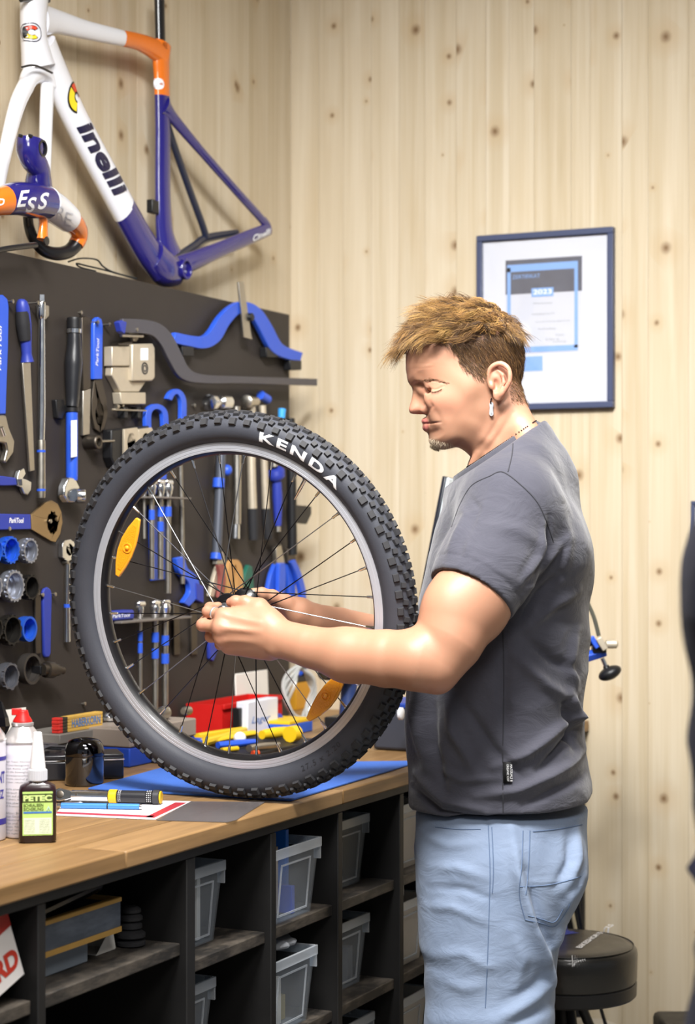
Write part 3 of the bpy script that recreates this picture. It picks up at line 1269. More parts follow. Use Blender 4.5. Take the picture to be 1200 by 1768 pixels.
for sgn in (-1, 1):
    w_ = np.clip(fall0(hV, h3(338, 850, sgn * .020), (.016, .016, .022)), 0, 1)[:, None]
    for _ in range(8):
        hV = hV * (1 - w_) + relax(hV, hQ, .6) * w_
hV = groove([
    ([(362, 768), (385, 755), (420, 757), (462, 772)], .0016, -.0016),            # lid crease
    ([(360, 787), (378, 805), (405, 813), (435, 806), (462, 790)], .0014, -.0012),  # lash line
    ([(366, 812), (400, 832), (445, 822)], .0026, -.0008),                          # below the eye
    ([(332, 1018), (358, 1020), (400, 1022), (444, 1019)], .0014, -.0026),          # mouth
    ([(396, 925), (428, 975), (456, 1035)], .0050, -.0013),                         # cheek fold
    ([(378, 890), (388, 920), (374, 950)], .0030, -.0016),                          # behind the nostril
    ([(370, 1082), (400, 1080), (436, 1066)], .0040, -.0014),
    ([(250, 640), (330, 646), (420, 650)], .0014, -.0002), ([(246, 672), (330, 676), (400, 672)], .0014, -.0003),
    ([(850, 930), (770, 1075), (690, 1190)], .0050, -.0018), ([(900, 960), (830, 1080), (745, 1200)], .0045, -.0014),
], hV, hQ)


# skin tones on the head (colour of the skin, lips, brows and shaved hair; crease shade painted in)
def px_xz(px, py):
    p = C3(px, py, YM)
    return (p[0], p[2])


def fall(V, c, r, soft=1.0):
    c = np.array(c)
    d = np.linalg.norm((V - c) / np.array(r), axis=1)
    return np.clip(1.5 - d, 0, 1) ** soft


SK = np.array(lin('#b08369')[:3])
tone = np.tile(SK, (len(hV), 1))


def paint(w, hexc):
    global tone
    w = np.clip(w, 0, 1)[:, None]
    tone = tone * (1 - w) + np.array(lin(hexc)[:3]) * w


for sgn in (-1, 1):
    paint(.35 * fall(hV, h3(450, 880, sgn * .055), (.03, .03, .022)), '#cf8f76')
    paint(.55 * fall(hV, h3(830, 740, sgn * .088), (.022, .016, .034)), '#d08a74')
    paint(.40 * fall(hV, h3(402, 792, sgn * .034), (.02, .02, .010)), '#b98672')
paint(.5 * fall(hV, h3(285, 925, 0), (.018, .02, .016)), '#cc8570')
# stubble
ex = np.concatenate([hV[:, [0]], hV[:, [2]]], 1)
d1, _ = pdist(hV, [hc(*p) for p in ((700, 800), (690, 940), (610, 1070), (480, 1150), (400, 1140))])
jaw = np.clip(1.35 - d1 / .026, 0, 1) * np.clip((np.array(hc(0, 700)[1]) - hV[:, 2]) / .03, 0, 1)
d2, _ = pdist(hV, [hc(*p) for p in ((345, 985), (400, 985), (455, 1040), (430, 1100), (380, 1095))])
d3, _ = pdist(hV, [hc(*p) for p in ((385, 1135), (430, 1172), (500, 1170))])
under = (hV[:, 1] > YM - .2)
paint(.58 * jaw, '#84634c')
paint(.40 * np.clip(1.3 - d2 / .009, 0, 1), '#9a7660')
paint(.72 * np.clip(1.4 - d3 / .010, 0, 1), '#84705d')
# lips
lipw = np.zeros(len(hV))
for sgn in (1, -1):
    for path, rr in ((up, (.0056, .0054, .0046, .0030)), (lo, (.0072, .0068, .0054, .0030))):
        for (a, b), r0, r1 in zip(zip(path, path[1:]), rr, rr[1:]):
            if sgn == -1:
                a, b = (np.array((p[0], 2 * YM - p[1], p[2])) for p in (a, b))
            d = b - a
            t = np.clip(((hV - a) @ d) / (d @ d), 0, 1)
            dd = np.linalg.norm(hV - a - t[:, None] * d, axis=1)
            lipw = np.maximum(lipw, np.clip(1 - (dd - (r0 + t * (r1 - r0))) / .0012, 0, 1))
paint(.9 * lipw, '#b86a66')
dm, _ = pdist(hV, [hc(*p) for p in ((332, 1018), (358, 1020), (400, 1022), (444, 1019))])
paint(.7 * np.clip(1.3 - dm / .0011, 0, 1), '#7d4a45')  # shade between the lips, painted as a dark line
dm, _ = pdist(hV, [hc(*p) for p in ((362, 768), (385, 755), (420, 757), (462, 772))])
paint(.35 * np.clip(1.3 - dm / .0014, 0, 1), '#93604e')  # shade in the lid crease, painted into the skin colour
# scalp: cropped sides and the crown
hair_line = [hc(*p) for p in ((232, 545), (300, 500), (420, 505), (500, 540), (545, 610), (570, 670), (640, 730), (700, 760), (735, 720), (750, 665), (800, 640), (870, 660), (890, 730), (880, 820), (900, 900), (960, 905), (1100, 905), (1100, 100), (100, 100), (100, 560))]


def inside(V, poly):
    P = np.array(poly)
    ins = np.zeros(len(V), bool)
    for i in range(len(P)):
        a, b = P[i], P[(i + 1) % len(P)]
        c = (a[1] > V[:, 2]) != (b[1] > V[:, 2])
        ins ^= c & (V[:, 0] < (b[0] - a[0]) * (V[:, 2] - a[1]) / (b[1] - a[1] + 1e-12) + a[0])
    return ins


sc_in = inside(hV, hair_line)
earm = np.abs(hV[:, 1] - YM) > .0785
sc_in &= ~earm
dl, _ = pdist(hV, hair_line)
soft = np.clip(dl / .006 + .25, 0, 1) * sc_in
zt = (hV[:, 2] - hc(0, 880)[1]) / (hc(0, 560)[1] - hc(0, 880)[1])
paint(soft * np.clip(.50 + .6 * zt, .42, .96), '#5a432e')

# --- arms and hands
def arm_field(lo, hi): return Field(lo, hi, 0.0021)


sh_l, cuf_l = C3(884, 900, 3.258), C3(815, 1032, 3.185)
el_l = C3(752, 1148, 3.150)
fa = [C3(722, 1140, 3.150), C3(668, 1137, 3.172), C3(600, 1131, 3.200), C3(535, 1117, 3.232), C3(486, 1103, 3.258), C3(466, 1097, 3.268)]
L = arm_field((C3(330, 0, 3.25)[0], 3.03, C3(0, 1225, 3.15)[2]), (C3(925, 0, 3.2)[0], 3.38, C3(0, 860, 3.2)[2]))
L.cone(sh_l, cuf_l, .045, .062, 0)
L.cone(cuf_l, C3(776, 1108, 3.160), .0625, .050, .02)
L.ell(C3(778, 1062, 3.160), (.048, .045, .060), .03)          # biceps
L.ell(C3(830, 1048, 3.185), (.036, .038, .050), .03)          # triceps
L.cone(C3(775, 1108, 3.160), el_l, .050, .039, .02)
L.ell(C3(757, 1176, 3.150), (.018, .020, .019), .012)         # elbow point
L.chain([el_l] + fa[:1], [.040, .0465], .02)
L.chain([fa[0], fa[1], fa[2]], [.0460, .0475, .0425], .02, flat=((0, 1, 0), 1.08))
L.chain([fa[2], fa[3], fa[4], fa[5]], [.0420, .0350, .0318, .0312], .02, flat=((0, 1, 0), 1.22))
L.ell(C3(478, 1122, 3.252), (.013, .009, .009), .012)           # wrist bone
# palm: back of the hand faces the viewer
kn = [C3(386, 1063, 3.286), C3(381, 1084, 3.276), C3(384, 1103, 3.284), C3(396, 1117, 3.298)]
wr = [C3(462, 1075, 3.272), C3(464, 1090, 3.268), C3(466, 1106, 3.272), C3(466, 1120, 3.280)]
for a, b, r in zip(kn, wr, (.0150, .0155, .0148, .0135)):
    L.cone(a, b, r, r + .0065, .016, flat=((0, 1, 0), 1.12))
L.cone(C3(448, 1050, 3.288), C3(470, 1082, 3.276), .0165, .0215, .018)     # thumb base
L.cone(C3(420, 1072, 3.296), C3(450, 1110, 3.296), .0190, .0190, .018)
for p, r in zip(kn, (.0100, .0105, .0098, .0088)):
    L.ell(p + (.001, -.0075, 0), (.0105, .0078, r), .009)
# tendon lines
for a, b in zip(kn, wr):
    L.cone(a + (.006, -.0135, 0), b + (-.012, -.0200, 0), .0024, .0012, .008)


def finger(Fd, pts, rad, k=.006):
    Fd.chain(pts, rad, k)
    for p, r in list(zip(pts, rad))[1:-1]:
        Fd.ell(p, (r * 1.06,) * 3, .004)


# index, middle, ring, little: knuckle - middle joint - end joint - tip (curling behind, towards the hub)
finger(L, [kn[0] + (0, .004, 0), C3(359, 1056, 3.312), C3(362, 1049, 3.336), C3(377, 1046, 3.342)], [.0105, .0094, .0084, .0072])
finger(L, [kn[1] + (0, .004, 0), C3(350, 1079, 3.304), C3(354, 1073, 3.330), C3(370, 1066, 3.344)], [.0112, .0102, .0088, .0075])
finger(L, [kn[2] + (0, .004, 0), C3(364, 1099, 3.310), C3(364, 1093, 3.336), C3(378, 1083, 3.348)], [.0105, .0094, .0082, .0070])
finger(L, [kn[3] + (0, .004, 0), C3(380, 1113, 3.320), C3(378, 1107, 3.340), C3(388, 1098, 3.350)], [.0095, .0082, .0072, .0062])
# thumb along the top to the axle end
finger(L, [C3(446, 1049, 3.290), C3(424, 1040, 3.292), C3(407, 1039, 3.296), C3(398, 1040, 3.300)], [.0140, .0112, .0100, .0080], .010)
lV, lQ = L.mesh(1)

# right arm behind the wheel
sh_r, el_r = C3(905, 880, 3.66), C3(775, 1130, 3.66)
R_ = Field((C3(408, 0, 3.45)[0], 3.38, C3(0, 1200, 3.6)[2]), (C3(945, 0, 3.68)[0], 3.76, C3(0, 860, 3.6)[2]), 0.0023)
R_.cone(sh_r, el_r, .058, .042, 0)
rf_ = [C3(740, 1122, 3.645), C3(660, 1106, 3.600), C3(585, 1083, 3.545), C3(540, 1070, 3.515), C3(522, 1063, 3.505)]
R_.chain([el_r] + rf_, [.042, .045, .044, .036, .0300, .0295], .02, flat=((0, 1, 0), 1.15))
rk = [C3(470, 1037, 3.500), C3(466, 1052, 3.510), C3(468, 1068, 3.515), C3(476, 1080, 3.515)]
rw = [C3(514, 1050, 3.500), C3(516, 1060, 3.502), C3(518, 1070, 3.506), C3(518, 1078, 3.508)]
for a, b in zip(rk, rw):
    R_.cone(a, b, .0135, .0185, .014)
R_.cone(C3(488, 1040, 3.480), C3(512, 1058, 3.490), .0150, .0190, .014)
finger(R_, [C3(494, 1040, 3.478), C3(470, 1030, 3.468), C3(452, 1025, 3.456), C3(438, 1023, 3.446)], [.0135, .0118, .0105, .0085], .008)
finger(R_, [rk[0], C3(452, 1043, 3.486), C3(440, 1040, 3.466), C3(436, 1037, 3.448)], [.0105, .0096, .0086, .0074])
finger(R_, [rk[1], C3(446, 1058, 3.492), C3(436, 1055, 3.470), C3(432, 1050, 3.452)], [.0108, .0100, .0088, .0076])
finger(R_, [rk[2], C3(450, 1072, 3.494), C3(440, 1068, 3.472), C3(436, 1061, 3.456)], [.0102, .0094, .0084, .0072])
finger(R_, [rk[3], C3(460, 1083, 3.496), C3(450, 1080, 3.478), C3(445, 1074, 3.464)], [.0092, .0082, .0074, .0064])
rV, rQ = R_.mesh(1)

# --- trunk and legs (under the clothes down to the ankles)
B = Field((C3(690, 0, YM)[0], YM - .26, -0.005), (C3(1040, 0, YM)[0], YM + .30, 1.50), 0.008)
B.chain([C3(880, 895, YM + .0), C3(868, 1000, YM), C3(862, 1220, YM), C3(868, 1400, YM)], [.075, .105, .10, .10], .05, flat=((1, 0, 0), 1.05))
B.cone(C3(885, 900, 3.33), C3(895, 900, 3.57), .05, .05, .05)
for sx, dd in ((-.0, 3.35), (.02, 3.56)):
    hip = C3(868, 1500, dd) + (sx, 0, 0)
    kne = np.array((hip[0] - .02, dd, .50)); ank = np.array((hip[0] - .005, dd, .09))
    B.chain([hip, kne], [.080, .062], .03)
    B.chain([kne, np.array((hip[0] + .0, dd, .36)), ank], [.060, .056, .040], .03)
bV, bQ = B.mesh(1)

parts = [(hV, hQ, tone)]
arm_tone = lambda V: np.tile(SK, (len(V), 1))
tl = arm_tone(lV)


def tint(T, w, hexc):
    w = np.clip(w, 0, 1)[:, None]
    return T * (1 - w) + np.array(lin(hexc)[:3]) * w


for p in kn:
    tl = tint(tl, .30 * fall(lV, p + (-.004, -.008, 0), (.011, .02, .009)), '#c98a74')
for q in (C3(358, 1056, 3.31), C3(349, 1080, 3.30), C3(364, 1100, 3.31), C3(398, 1040, 3.30)):
    tl = tint(tl, .35 * fall(lV, q, (.011, .014, .010)), '#cf8a74')
tl = tint(tl, .35 * fall(lV, C3(757, 1185, 3.14), (.03, .04, .02)), '#bd7f68')
# thumb nail
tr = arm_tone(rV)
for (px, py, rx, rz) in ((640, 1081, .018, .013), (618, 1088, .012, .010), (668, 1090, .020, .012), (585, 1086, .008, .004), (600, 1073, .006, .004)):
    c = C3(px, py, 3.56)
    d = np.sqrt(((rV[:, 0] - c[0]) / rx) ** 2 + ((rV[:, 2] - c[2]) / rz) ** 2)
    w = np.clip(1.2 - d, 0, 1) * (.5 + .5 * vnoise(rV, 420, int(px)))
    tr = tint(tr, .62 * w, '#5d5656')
off = 0
aV, aQ, aT = [], [], []
for V, Q, T in ((hV, hQ, tone), (lV, lQ, tl), (rV, rQ, tr), (bV, bQ, arm_tone(bV))):
    aV.append(V); aQ.append(Q + off); aT.append(T); off += len(V)
aV, aQ, aT = np.concatenate(aV), np.concatenate(aQ), np.concatenate(aT)


def skin_mat():
    m = bpy.data.materials.new('skin')
    m.use_nodes = True
    k = NT(m)
    b = k.n['Principled BSDF']
    a = k.node('ShaderNodeAttribute', attribute_name='tone').outputs['Color']
    pos = k.node('ShaderNodeNewGeometry').outputs['Position']
    n1 = k.noise(pos, 45, 4, 0.6)
    n2 = k.noise(pos, 900, 2)
    c = k.mix(k.math('MULTIPLY', n1, 0.22), a, lin('#b5745c'))
    k.l.new(c, b.inputs['Base Color'])
    b.inputs['Roughness'].default_value = 0.46
    b.inputs['Specular IOR Level'].default_value = 0.42
    b.inputs['Subsurface Weight'].default_value = 0.12
    b.inputs['Subsurface Radius'].default_value = (1.0, 0.35, 0.2)
    b.inputs['Subsurface Scale'].default_value = 0.005
    k.l.new(k.bump(n2, 0.12, 0.001), b.inputs['Normal'])
    return m


M_SKIN = skin_mat()
person = np_object('person', aV, aQ, M_SKIN, FOOT, col=aT)
tag(person, 'man in grey t-shirt and pale jeans shorts looking down, both hands on the wheel hub', 'person')
# ---------------------------------------------------------------- t-shirt
PSI = radians(13)                           # the trunk is turned a little away from the viewer
fx = np.array((-cos(PSI), sin(PSI), 0)); sxv = np.array((-sin(PSI), -cos(PSI), 0))     # forward, and towards the viewer's side


def body_sections(secs, field, p=2.35, k=0.0, grow=0.0, ylim=None):
    """secs: (py, px_front, px_back, half width across, depth shift)."""
    zs = np.array([C3(0, s[0], YM)[2] for s in secs])
    o = np.argsort(zs)
    xa = np.array([C3(s[1], 0, YM)[0] for s in secs]); xb = np.array([C3(s[2], 0, YM)[0] for s in secs])
    b = np.array([s[3] for s in secs]) + grow
    ext = (xb - xa) / 2 + grow
    a2 = ext ** 2 - (b * sin(PSI)) ** 2
    a = np.sqrt(np.maximum(a2, .004)) / cos(PSI)
    xc = (xa + xb) / 2
    yc = np.array([YM + s[4] for s in secs])
    sl, X, Y, Z = field.all()
    z = field.ax[2]
    ip = lambda v: np.interp(z, zs[o], v[o])
    A_, B_, XC, YC = (ip(v).astype(np.float32)[None, None, :] for v in (a, b, xc, yc))
    dx, dy = X - XC, Y - YC
    u = np.abs(dx * fx[0] + dy * fx[1]) / A_
    v = np.abs(dx * sxv[0] + dy * sxv[1]) / B_
    d = ((u ** p + v ** p) ** (1 / p) - 1) * np.minimum(A_, B_)
    if ylim is not None:
        d = np.maximum(d, np.broadcast_to(Z - C3(0, ylim[0], YM)[2], d.shape))
        d = np.maximum(d, np.broadcast_to(C3(0, ylim[1], YM)[2] - Z, d.shape))
    field.union(sl, d.astype(np.float32), k)


torso = [(780, 800, 945, .125, .0), (815, 788, 966, .160, .0), (850, 776, 984, .178, .0), (900, 758, 1000, .187, 0), (960, 741, 1010, .190, 0), (1020, 729, 1016, .190, 0), (1100, 714, 1017, .186, 0), (1180, 706, 1010, .184, 0),
         (1230, 703, 1003, .186, 0), (1300, 703, 1010, .190, 0), (1350, 706, 1023, .194, 0), (1440, 712, 1022, .195, 0)]
T = Field((C3(690, 0, YM)[0], YM - .345, C3(0, 1450, YM)[2]), (C3(1045, 0, YM)[0], YM + .31, C3(0, 715, YM)[2]), 0.0042)
body_sections(torso, T, ylim=(808, 1452))
T.cone(C3(872, 842, YM - .02), C3(884, 866, 3.285), .078, .074, .05)
T.cone(C3(880, 842, YM + .02), C3(900, 866, 3.615), .078, .074, .05)
T.ell(C3(912, 838, YM), (.066, .12, .085), .05)                 # upper back
T.ell(C3(842, 850, YM), (.058, .10, .052), .04)                 # upper chest
T.cone(C3(876, 770, YM), C3(880, 850, YM), .066, .095, .04)     # neck base
T.cone(C3(902, 765, YM), C3(918, 830, YM), .046, .07, .04)
for dd in (-1, 1): T.cone(C3(893, 772, YM + dd * .035), C3(892, 812, YM + dd * .11), .046, .060, .04)
T.cone(C3(930, 950, 3.33), C3(935, 960, 3.55), .085, .085, .05)  # shoulder blades
s0, s1 = C3(884, 880, 3.258), C3(806, 1046, 3.178)
T.cone(s0, s0 * .35 + s1 * .65, .0800, .0760, .035)
T.cone(s0 * .4 + s1 * .6, s1 + (s1 - s0) * .2, .0750, .0755, .02)
r0, r1 = C3(902, 880, 3.64), C3(812, 1046, 3.665)
T.cone(r0, r1, .078, .076, .035)
ax = (s1 - s0) / np.linalg.norm(s1 - s0)
axr = (r1 - r0) / np.linalg.norm(r1 - r0)
# the sleeve ends: cut across the arm, locally, and hollow
def sleeve_end(s1, ax, rad):
    sl, X, Y, Z = T.block(s1 - .12, s1 + .14, 0)
    px, py, pz = X - s1[0], Y - s1[1], Z - s1[2]
    t = px * ax[0] + py * ax[1] + pz * ax[2]
    q = np.sqrt(np.maximum(px * px + py * py + pz * pz - t * t, 0))
    T.cut(sl, np.maximum(-t, q - .105).astype(np.float32), .002)
    T.cut(sl, np.maximum(np.maximum(t - .012, -.05 - t) if False else np.abs(t + .0) - .045, q - rad).astype(np.float32), .003)
tilt = ax + np.array((-.10, 0, -.02)); tilt /= np.linalg.norm(tilt)
sleeve_end(C3(812, 1024, 3.180), tilt, .0612)
sleeve_end(C3(812, 1030, 3.665), axr, .0655)
# neck opening and hem
nf, nb = C3(776, 832, YM), C3(930, 727, YM)
ndir = np.array((-(nb[2] - nf[2]) * -1, 0, -(nb[0] - nf[0]) * -1.0)); ndir = np.array((-(nb[2] - nf[2]), 0, (nb[0] - nf[0]))); ndir /= np.linalg.norm(ndir)
T.plane_cut((nf + nb) / 2 - ndir * .004, ndir, .002)
nc = (nf + nb) / 2 + np.array((0.004, 0, 0))
hw, hl = .074, np.linalg.norm(nb - nf) / 2 - .006
ndu = (nb - nf) / np.linalg.norm(nb - nf)
sl, X, Y, Z = T.block(nc - .14, nc + .14, 0)
px, py, pz = X - nc[0], Y - nc[1], Z - nc[2]
u = (px * ndu[0] + pz * ndu[2]) / hl; v = py / hw; w = px * ndir[0] + pz * ndir[2]
T.cut(sl, np.maximum((np.sqrt(u * u + v * v) - 1) * hw, -.05 - w).astype(np.float32), .003)
T.plane_cut(C3(0, 1428, YM), np.array((.055, 0, -.998)), .003)
tV, tQ = T.mesh(2)
N = normals(tV, tQ)
near = np.clip(-(N[:, 1]) * 1.6 + .35, 0, 1)


def pl(*pts): return [tuple(C3(x, y, 3.28)[[0, 2]]) for x, y in pts]


folds = [  # polyline in the photograph's side view, width, height of the fold
    (pl((1010, 1238), (960, 1262), (905, 1300), (850, 1322)), .010, .0070), (pl((1012, 1262), (972, 1292), (925, 1330)), .008, -.0060),
    (pl((1022, 1310), (960, 1335), (890, 1362), (820, 1372)), .010, .0060), (pl((1024, 1345), (960, 1362), (900, 1388)), .008, -.0050),
    (pl((985, 1200), (1000, 1245), (1016, 1262)), .010, .0090), (pl((975, 1215), (990, 1270), (1000, 1300)), .007, -.0070),
    (pl((728, 1160), (722, 1240), (735, 1330)), .010, .0060), (pl((752, 1200), (748, 1290), (770, 1370)), .010, -.0055),
    (pl((775, 1190), (782, 1260), (820, 1330)), .011, .0060), (pl((720, 1345), (770, 1382), (840, 1398)), .008, .0055),
    (pl((716, 1372), (760, 1402), (830, 1412)), .006, -.0045), (pl((800, 1215), (850, 1290), (900, 1340)), .010, -.0050),
    (pl((890, 1130), (940, 1180), (985, 1212)), .012, .0060), (pl((905, 1100), (955, 1142), (1000, 1160)), .010, -.0050),
    (pl((880, 1060), (900, 1010), (932, 965), (965, 930)), .009, .0060), (pl((892, 1080), (925, 1030), (965, 990)), .009, -.0050),
    (pl((915, 1080), (960, 1040), (1000, 1020)), .010, .0045), (pl((870, 1120), (868, 1200), (876, 1280)), .012, -.0040),
    (pl((780, 860), (800, 890), (768, 955), (760, 990)), .007, .0050), (pl((800, 850), (822, 880), (790, 950)), .006, -.0045),
    (pl((845, 830), (830, 870), (800, 930), (790, 985)), .007, .0035), (pl((930, 905), (915, 960), (885, 1005)), .007, .0055), (pl((940, 890), (935, 945), (905, 1000)), .006, -.0050),
    (pl((770, 985), (830, 975), (880, 1000)), .010, .0030), (pl((835, 905), (880, 915), (925, 940)), .014, .0035), (pl((960, 860), (975, 930), (965, 1000)), .012, .0040),
    (pl((1000, 1090), (985, 1150), (1000, 1200)), .010, .0050), (pl((760, 1330), (800, 1345), (860, 1340)), .008, .0040),
]
disp = np.zeros(len(tV))
for line, w, h in folds:
    d, t = pdist(tV, line)
    disp += 2.3 * h * np.exp(-(d / (w * .85)) ** 2) * np.sin(pi * np.clip(t, .06, .94)) ** .6 * near
rg = 1 - np.abs(vnoise(tV * (1, 1, 1.6), 26, 3, 4)) * 2
disp += .0034 * np.clip(rg, -1, 1) * np.abs(np.clip(rg, -1, 1)) ** .5 + .0014 * vnoise(tV, 70, 5)
amp = np.clip((C3(0, 850, YM)[2] - tV[:, 2]) / .1, .25, 1)
hemd = (tV[:, 2] - C3(0, 1428, YM)[2] - (tV[:, 0] - C3(860, 0, YM)[0]) * .055)
disp *= amp
disp -= .0016 * np.exp(-((hemd - .022) / .0022) ** 2)
disp += .0010 * (hemd < .022)
cd = (tV - C3(812, 1024, 3.180)) @ tilt
nearcuff = np.linalg.norm(tV - C3(812, 1024, 3.180), axis=1) < .13
disp *= np.where(nearcuff, np.clip((-.012 - cd) / .05, .12, 1), 1)
disp -= .0016 * np.exp(-((cd + .024) / .0020) ** 2) * nearcuff
tV = tV + N * disp[:, None]


def cloth(name, c0, c1, weave, rough=0.85, sheen=0.25, wrinkle=0.20):
    m = bpy.data.materials.new(name)
    m.use_nodes = True
    k = NT(m)
    b = k.n['Principled BSDF']
    pos = k.node('ShaderNodeNewGeometry').outputs['Position']
    n1 = k.noise(pos, 14, 4, 0.6)
    n2 = k.noise(pos, weave, 2, 0.6)
    c = k.mix(n1, lin(c0), lin(c1))
    c = k.mix(k.math('MULTIPLY', n2, 0.35), c, lin(c0))
    k.l.new(c, b.inputs['Base Color'])
    b.inputs['Roughness'].default_value = rough
    b.inputs['Sheen Weight'].default_value = sheen
    b.inputs['Specular IOR Level'].default_value = 0.2
    wr = k.noise(k.node('ShaderNodeVectorMath', operation='MULTIPLY', in_0=pos, in_1=(16, 16, 30)).outputs[0], 1.0, 4, 0.55, 1.2)
    big = k.node('ShaderNodeBump'); big.inputs['Strength'].default_value = wrinkle; big.inputs['Distance'].default_value = 0.02
    k.l.new(wr, big.inputs['Height'])
    fn = k.node('ShaderNodeBump'); fn.inputs['Strength'].default_value = 0.25; fn.inputs['Distance'].default_value = 0.0012
    k.l.new(n2, fn.inputs['Height']); k.l.new(big.outputs[0], fn.inputs['Normal'])
    k.l.new(fn.outputs[0], b.inputs['Normal'])
    return m


M_SHIRT = cloth('grey_cotton', '#40404a', '#50505a', 900)
M_SHIRT2 = cloth('grey_cotton_rib', '#393941', '#45454e', 1200)
M_THREAD = mat('dark_thread', '#34343a', 0.9)
shirt = np_object('t_shirt', tV, tQ, M_SHIRT, FOOT, person)


def bvh_np(V, Q):
    return BVHTree.FromPolygons([Vector(p) for p in V], [tuple(int(i) for i in q) for q in Q])


def sew(name, bvh, pts, r, m, parent, lift=.0002):
    """A seam thread laid on the cloth along a line seen from the side."""
    out = []
    P = spline([Vector((x, y, 0)) for x, y in pts], 8)
    for p in P:
        d = Vector(C3(p.x, p.y, 1.0)) - Vector((0, 0, EYE))
        h = bvh.ray_cast(Vector((0, 0, EYE)), d)
        if h[0] is not None:
            out.append(h[0] + h[1] * lift)
    if len(out) < 2: return
    b = MB(); b.tube(out, r, 5)
    return np_object(name, np.array(b.v), np.array([f for f in b.f if len(f) == 4]), m, FOOT, parent)


tb = bvh_np(tV, tQ)
sew('side_seam', tb, [(868, 1075), (870, 1180), (868, 1300), (869, 1425)], .0010, M_THREAD, shirt)
sew('sleeve_seam', tb, [(846, 822), (868, 815), (900, 838), (928, 868), (945, 905), (955, 935)], .0011, M_THREAD, shirt)
sew('sleeve_seam', tb, [(846, 822), (815, 838), (795, 870), (780, 910)], .0010, M_THREAD, shirt)
sew('shoulder_seam', tb, [(886, 758), (884, 785), (877, 815)], .0010, M_THREAD, shirt)
# ribbed collar
cpts = []
for i in range(48):
    a = 2 * pi * i / 48
    cpts.append(nc + ndu * (cos(a) * (hl + .001)) + np.array((0, 1, 0)) * (sin(a) * (hw + .001)) + ndir * (-.004))
b = MB()
nseg = 48
for i, p in enumerate(cpts):
    o = p - nc; o = o - ndir * (o @ ndir); o /= np.linalg.norm(o)
    for dw, dr in ((-.012, .010), (-.006, .0085), (.004, .0020), (.009, -.0015), (.010, -.0035), (.003, -.0035), (-.012, .004)):
        b.v.append(tuple(p + ndir * dw + o * dr))
for i in range(nseg):
    for k in range(7):
        b.f.append((i * 7 + k, i * 7 + (k + 1) % 7, ((i + 1) % nseg) * 7 + (k + 1) % 7, ((i + 1) % nseg) * 7 + k))
np_object('collar', np.array(b.v), np.array(b.f), M_SHIRT2, FOOT, shirt)
# black woven label on the side seam
lab = []
for (x, y) in ((869, 1315), (884, 1316), (885, 1351), (870, 1352)):
    d = Vector(C3(x, y, 1.0)) - Vector((0, 0, EYE))
    h = tb.ray_cast(Vector((0, 0, EYE)), d)
    lab.append(h[0])
nl = (lab[1] - lab[0]).cross(lab[3] - lab[0]).normalized()
if nl.y > 0: nl = -nl
b = MB(); b.prism([p + nl * .003 for p in lab], nl * .0012)
o = b
me_v = np.array(b.v)
M_LABEL = mat('black_label', '#121214', 0.7)
lo_ = MB(); lo_.v = b.v; lo_.f = [f for f in b.f]
tagm = np_object('side_tag', me_v, np.array(b.f), M_LABEL, FOOT, shirt)
tagm['label'] = 'small black woven label'
b = MB()
dn = (lab[3] - lab[0]); rt = (lab[1] - lab[0])
for i, s_ in enumerate(('MATERIALS &', 'ORGANIC COT')):
    put_text(b, s_, lab[0] + nl * .0046 + rt * (.84 - .40 * i) + dn * .1, dn, rt, rt.length * .26, dn.length * .8)
lv_, lf_ = subdiv(b.v, b.f, 0)
np_object('lettering', lv_, np.array(lf_), M_INKW, FOOT, tagm)

# ---------------------------------------------------------------- pale jeans shorts
J = Field((C3(695, 0, 3.3)[0], YM - .245, .42), (C3(1045, 0, YM)[0], YM + .295, C3(0, 1385, YM)[2]), 0.0045)
jsec = [(1380, 722, 1012, .170, .0), (1430, 722, 1011, .172, 0), (1480, 728, 1012, .176, 0), (1530, 735, 1004, .178, 0), (1580, 740, 985, .175, 0), (1640, 745, 965, .17, 0)]
body_sections(jsec, J, p=2.5, ylim=(1395, 1600))
hipL, kneL = C3(843, 1500, 3.365), C3(845, 1790, 3.345)
hipR, kneR = C3(872, 1500, 3.555), C3(852, 1790, 3.60)
J.cone(hipL, kneL, .116, .108, .045)
J.cone(hipR, kneR, .113, .104, .045)
J.ell(C3(950, 1500, 3.37), (.060, .085, .075), .03)
J.ell(C3(955, 1500, 3.55), (.060, .085, .075), .03)
for k_, sgn in ((kneL, 1), (kneR, 1)):
    top_ = k_ + (0, 0, .030); J.cone(top_, k_ - (0, 0, .03), .1125, .1125, .003)
J.plane_cut(np.array((0, 0, kneL[2] - .03)), np.array((0, 0, -1.)), .002)
for k_ in (kneL, kneR):
    J.cone(k_ + (0, 0, .0), k_ - (0, 0, .2), .097, .097, .003, True)
jV, jQ = J.mesh(2)
N = normals(jV, jQ)
near = np.clip(-(N[:, 1]) * 1.6 + .4, 0, 1)
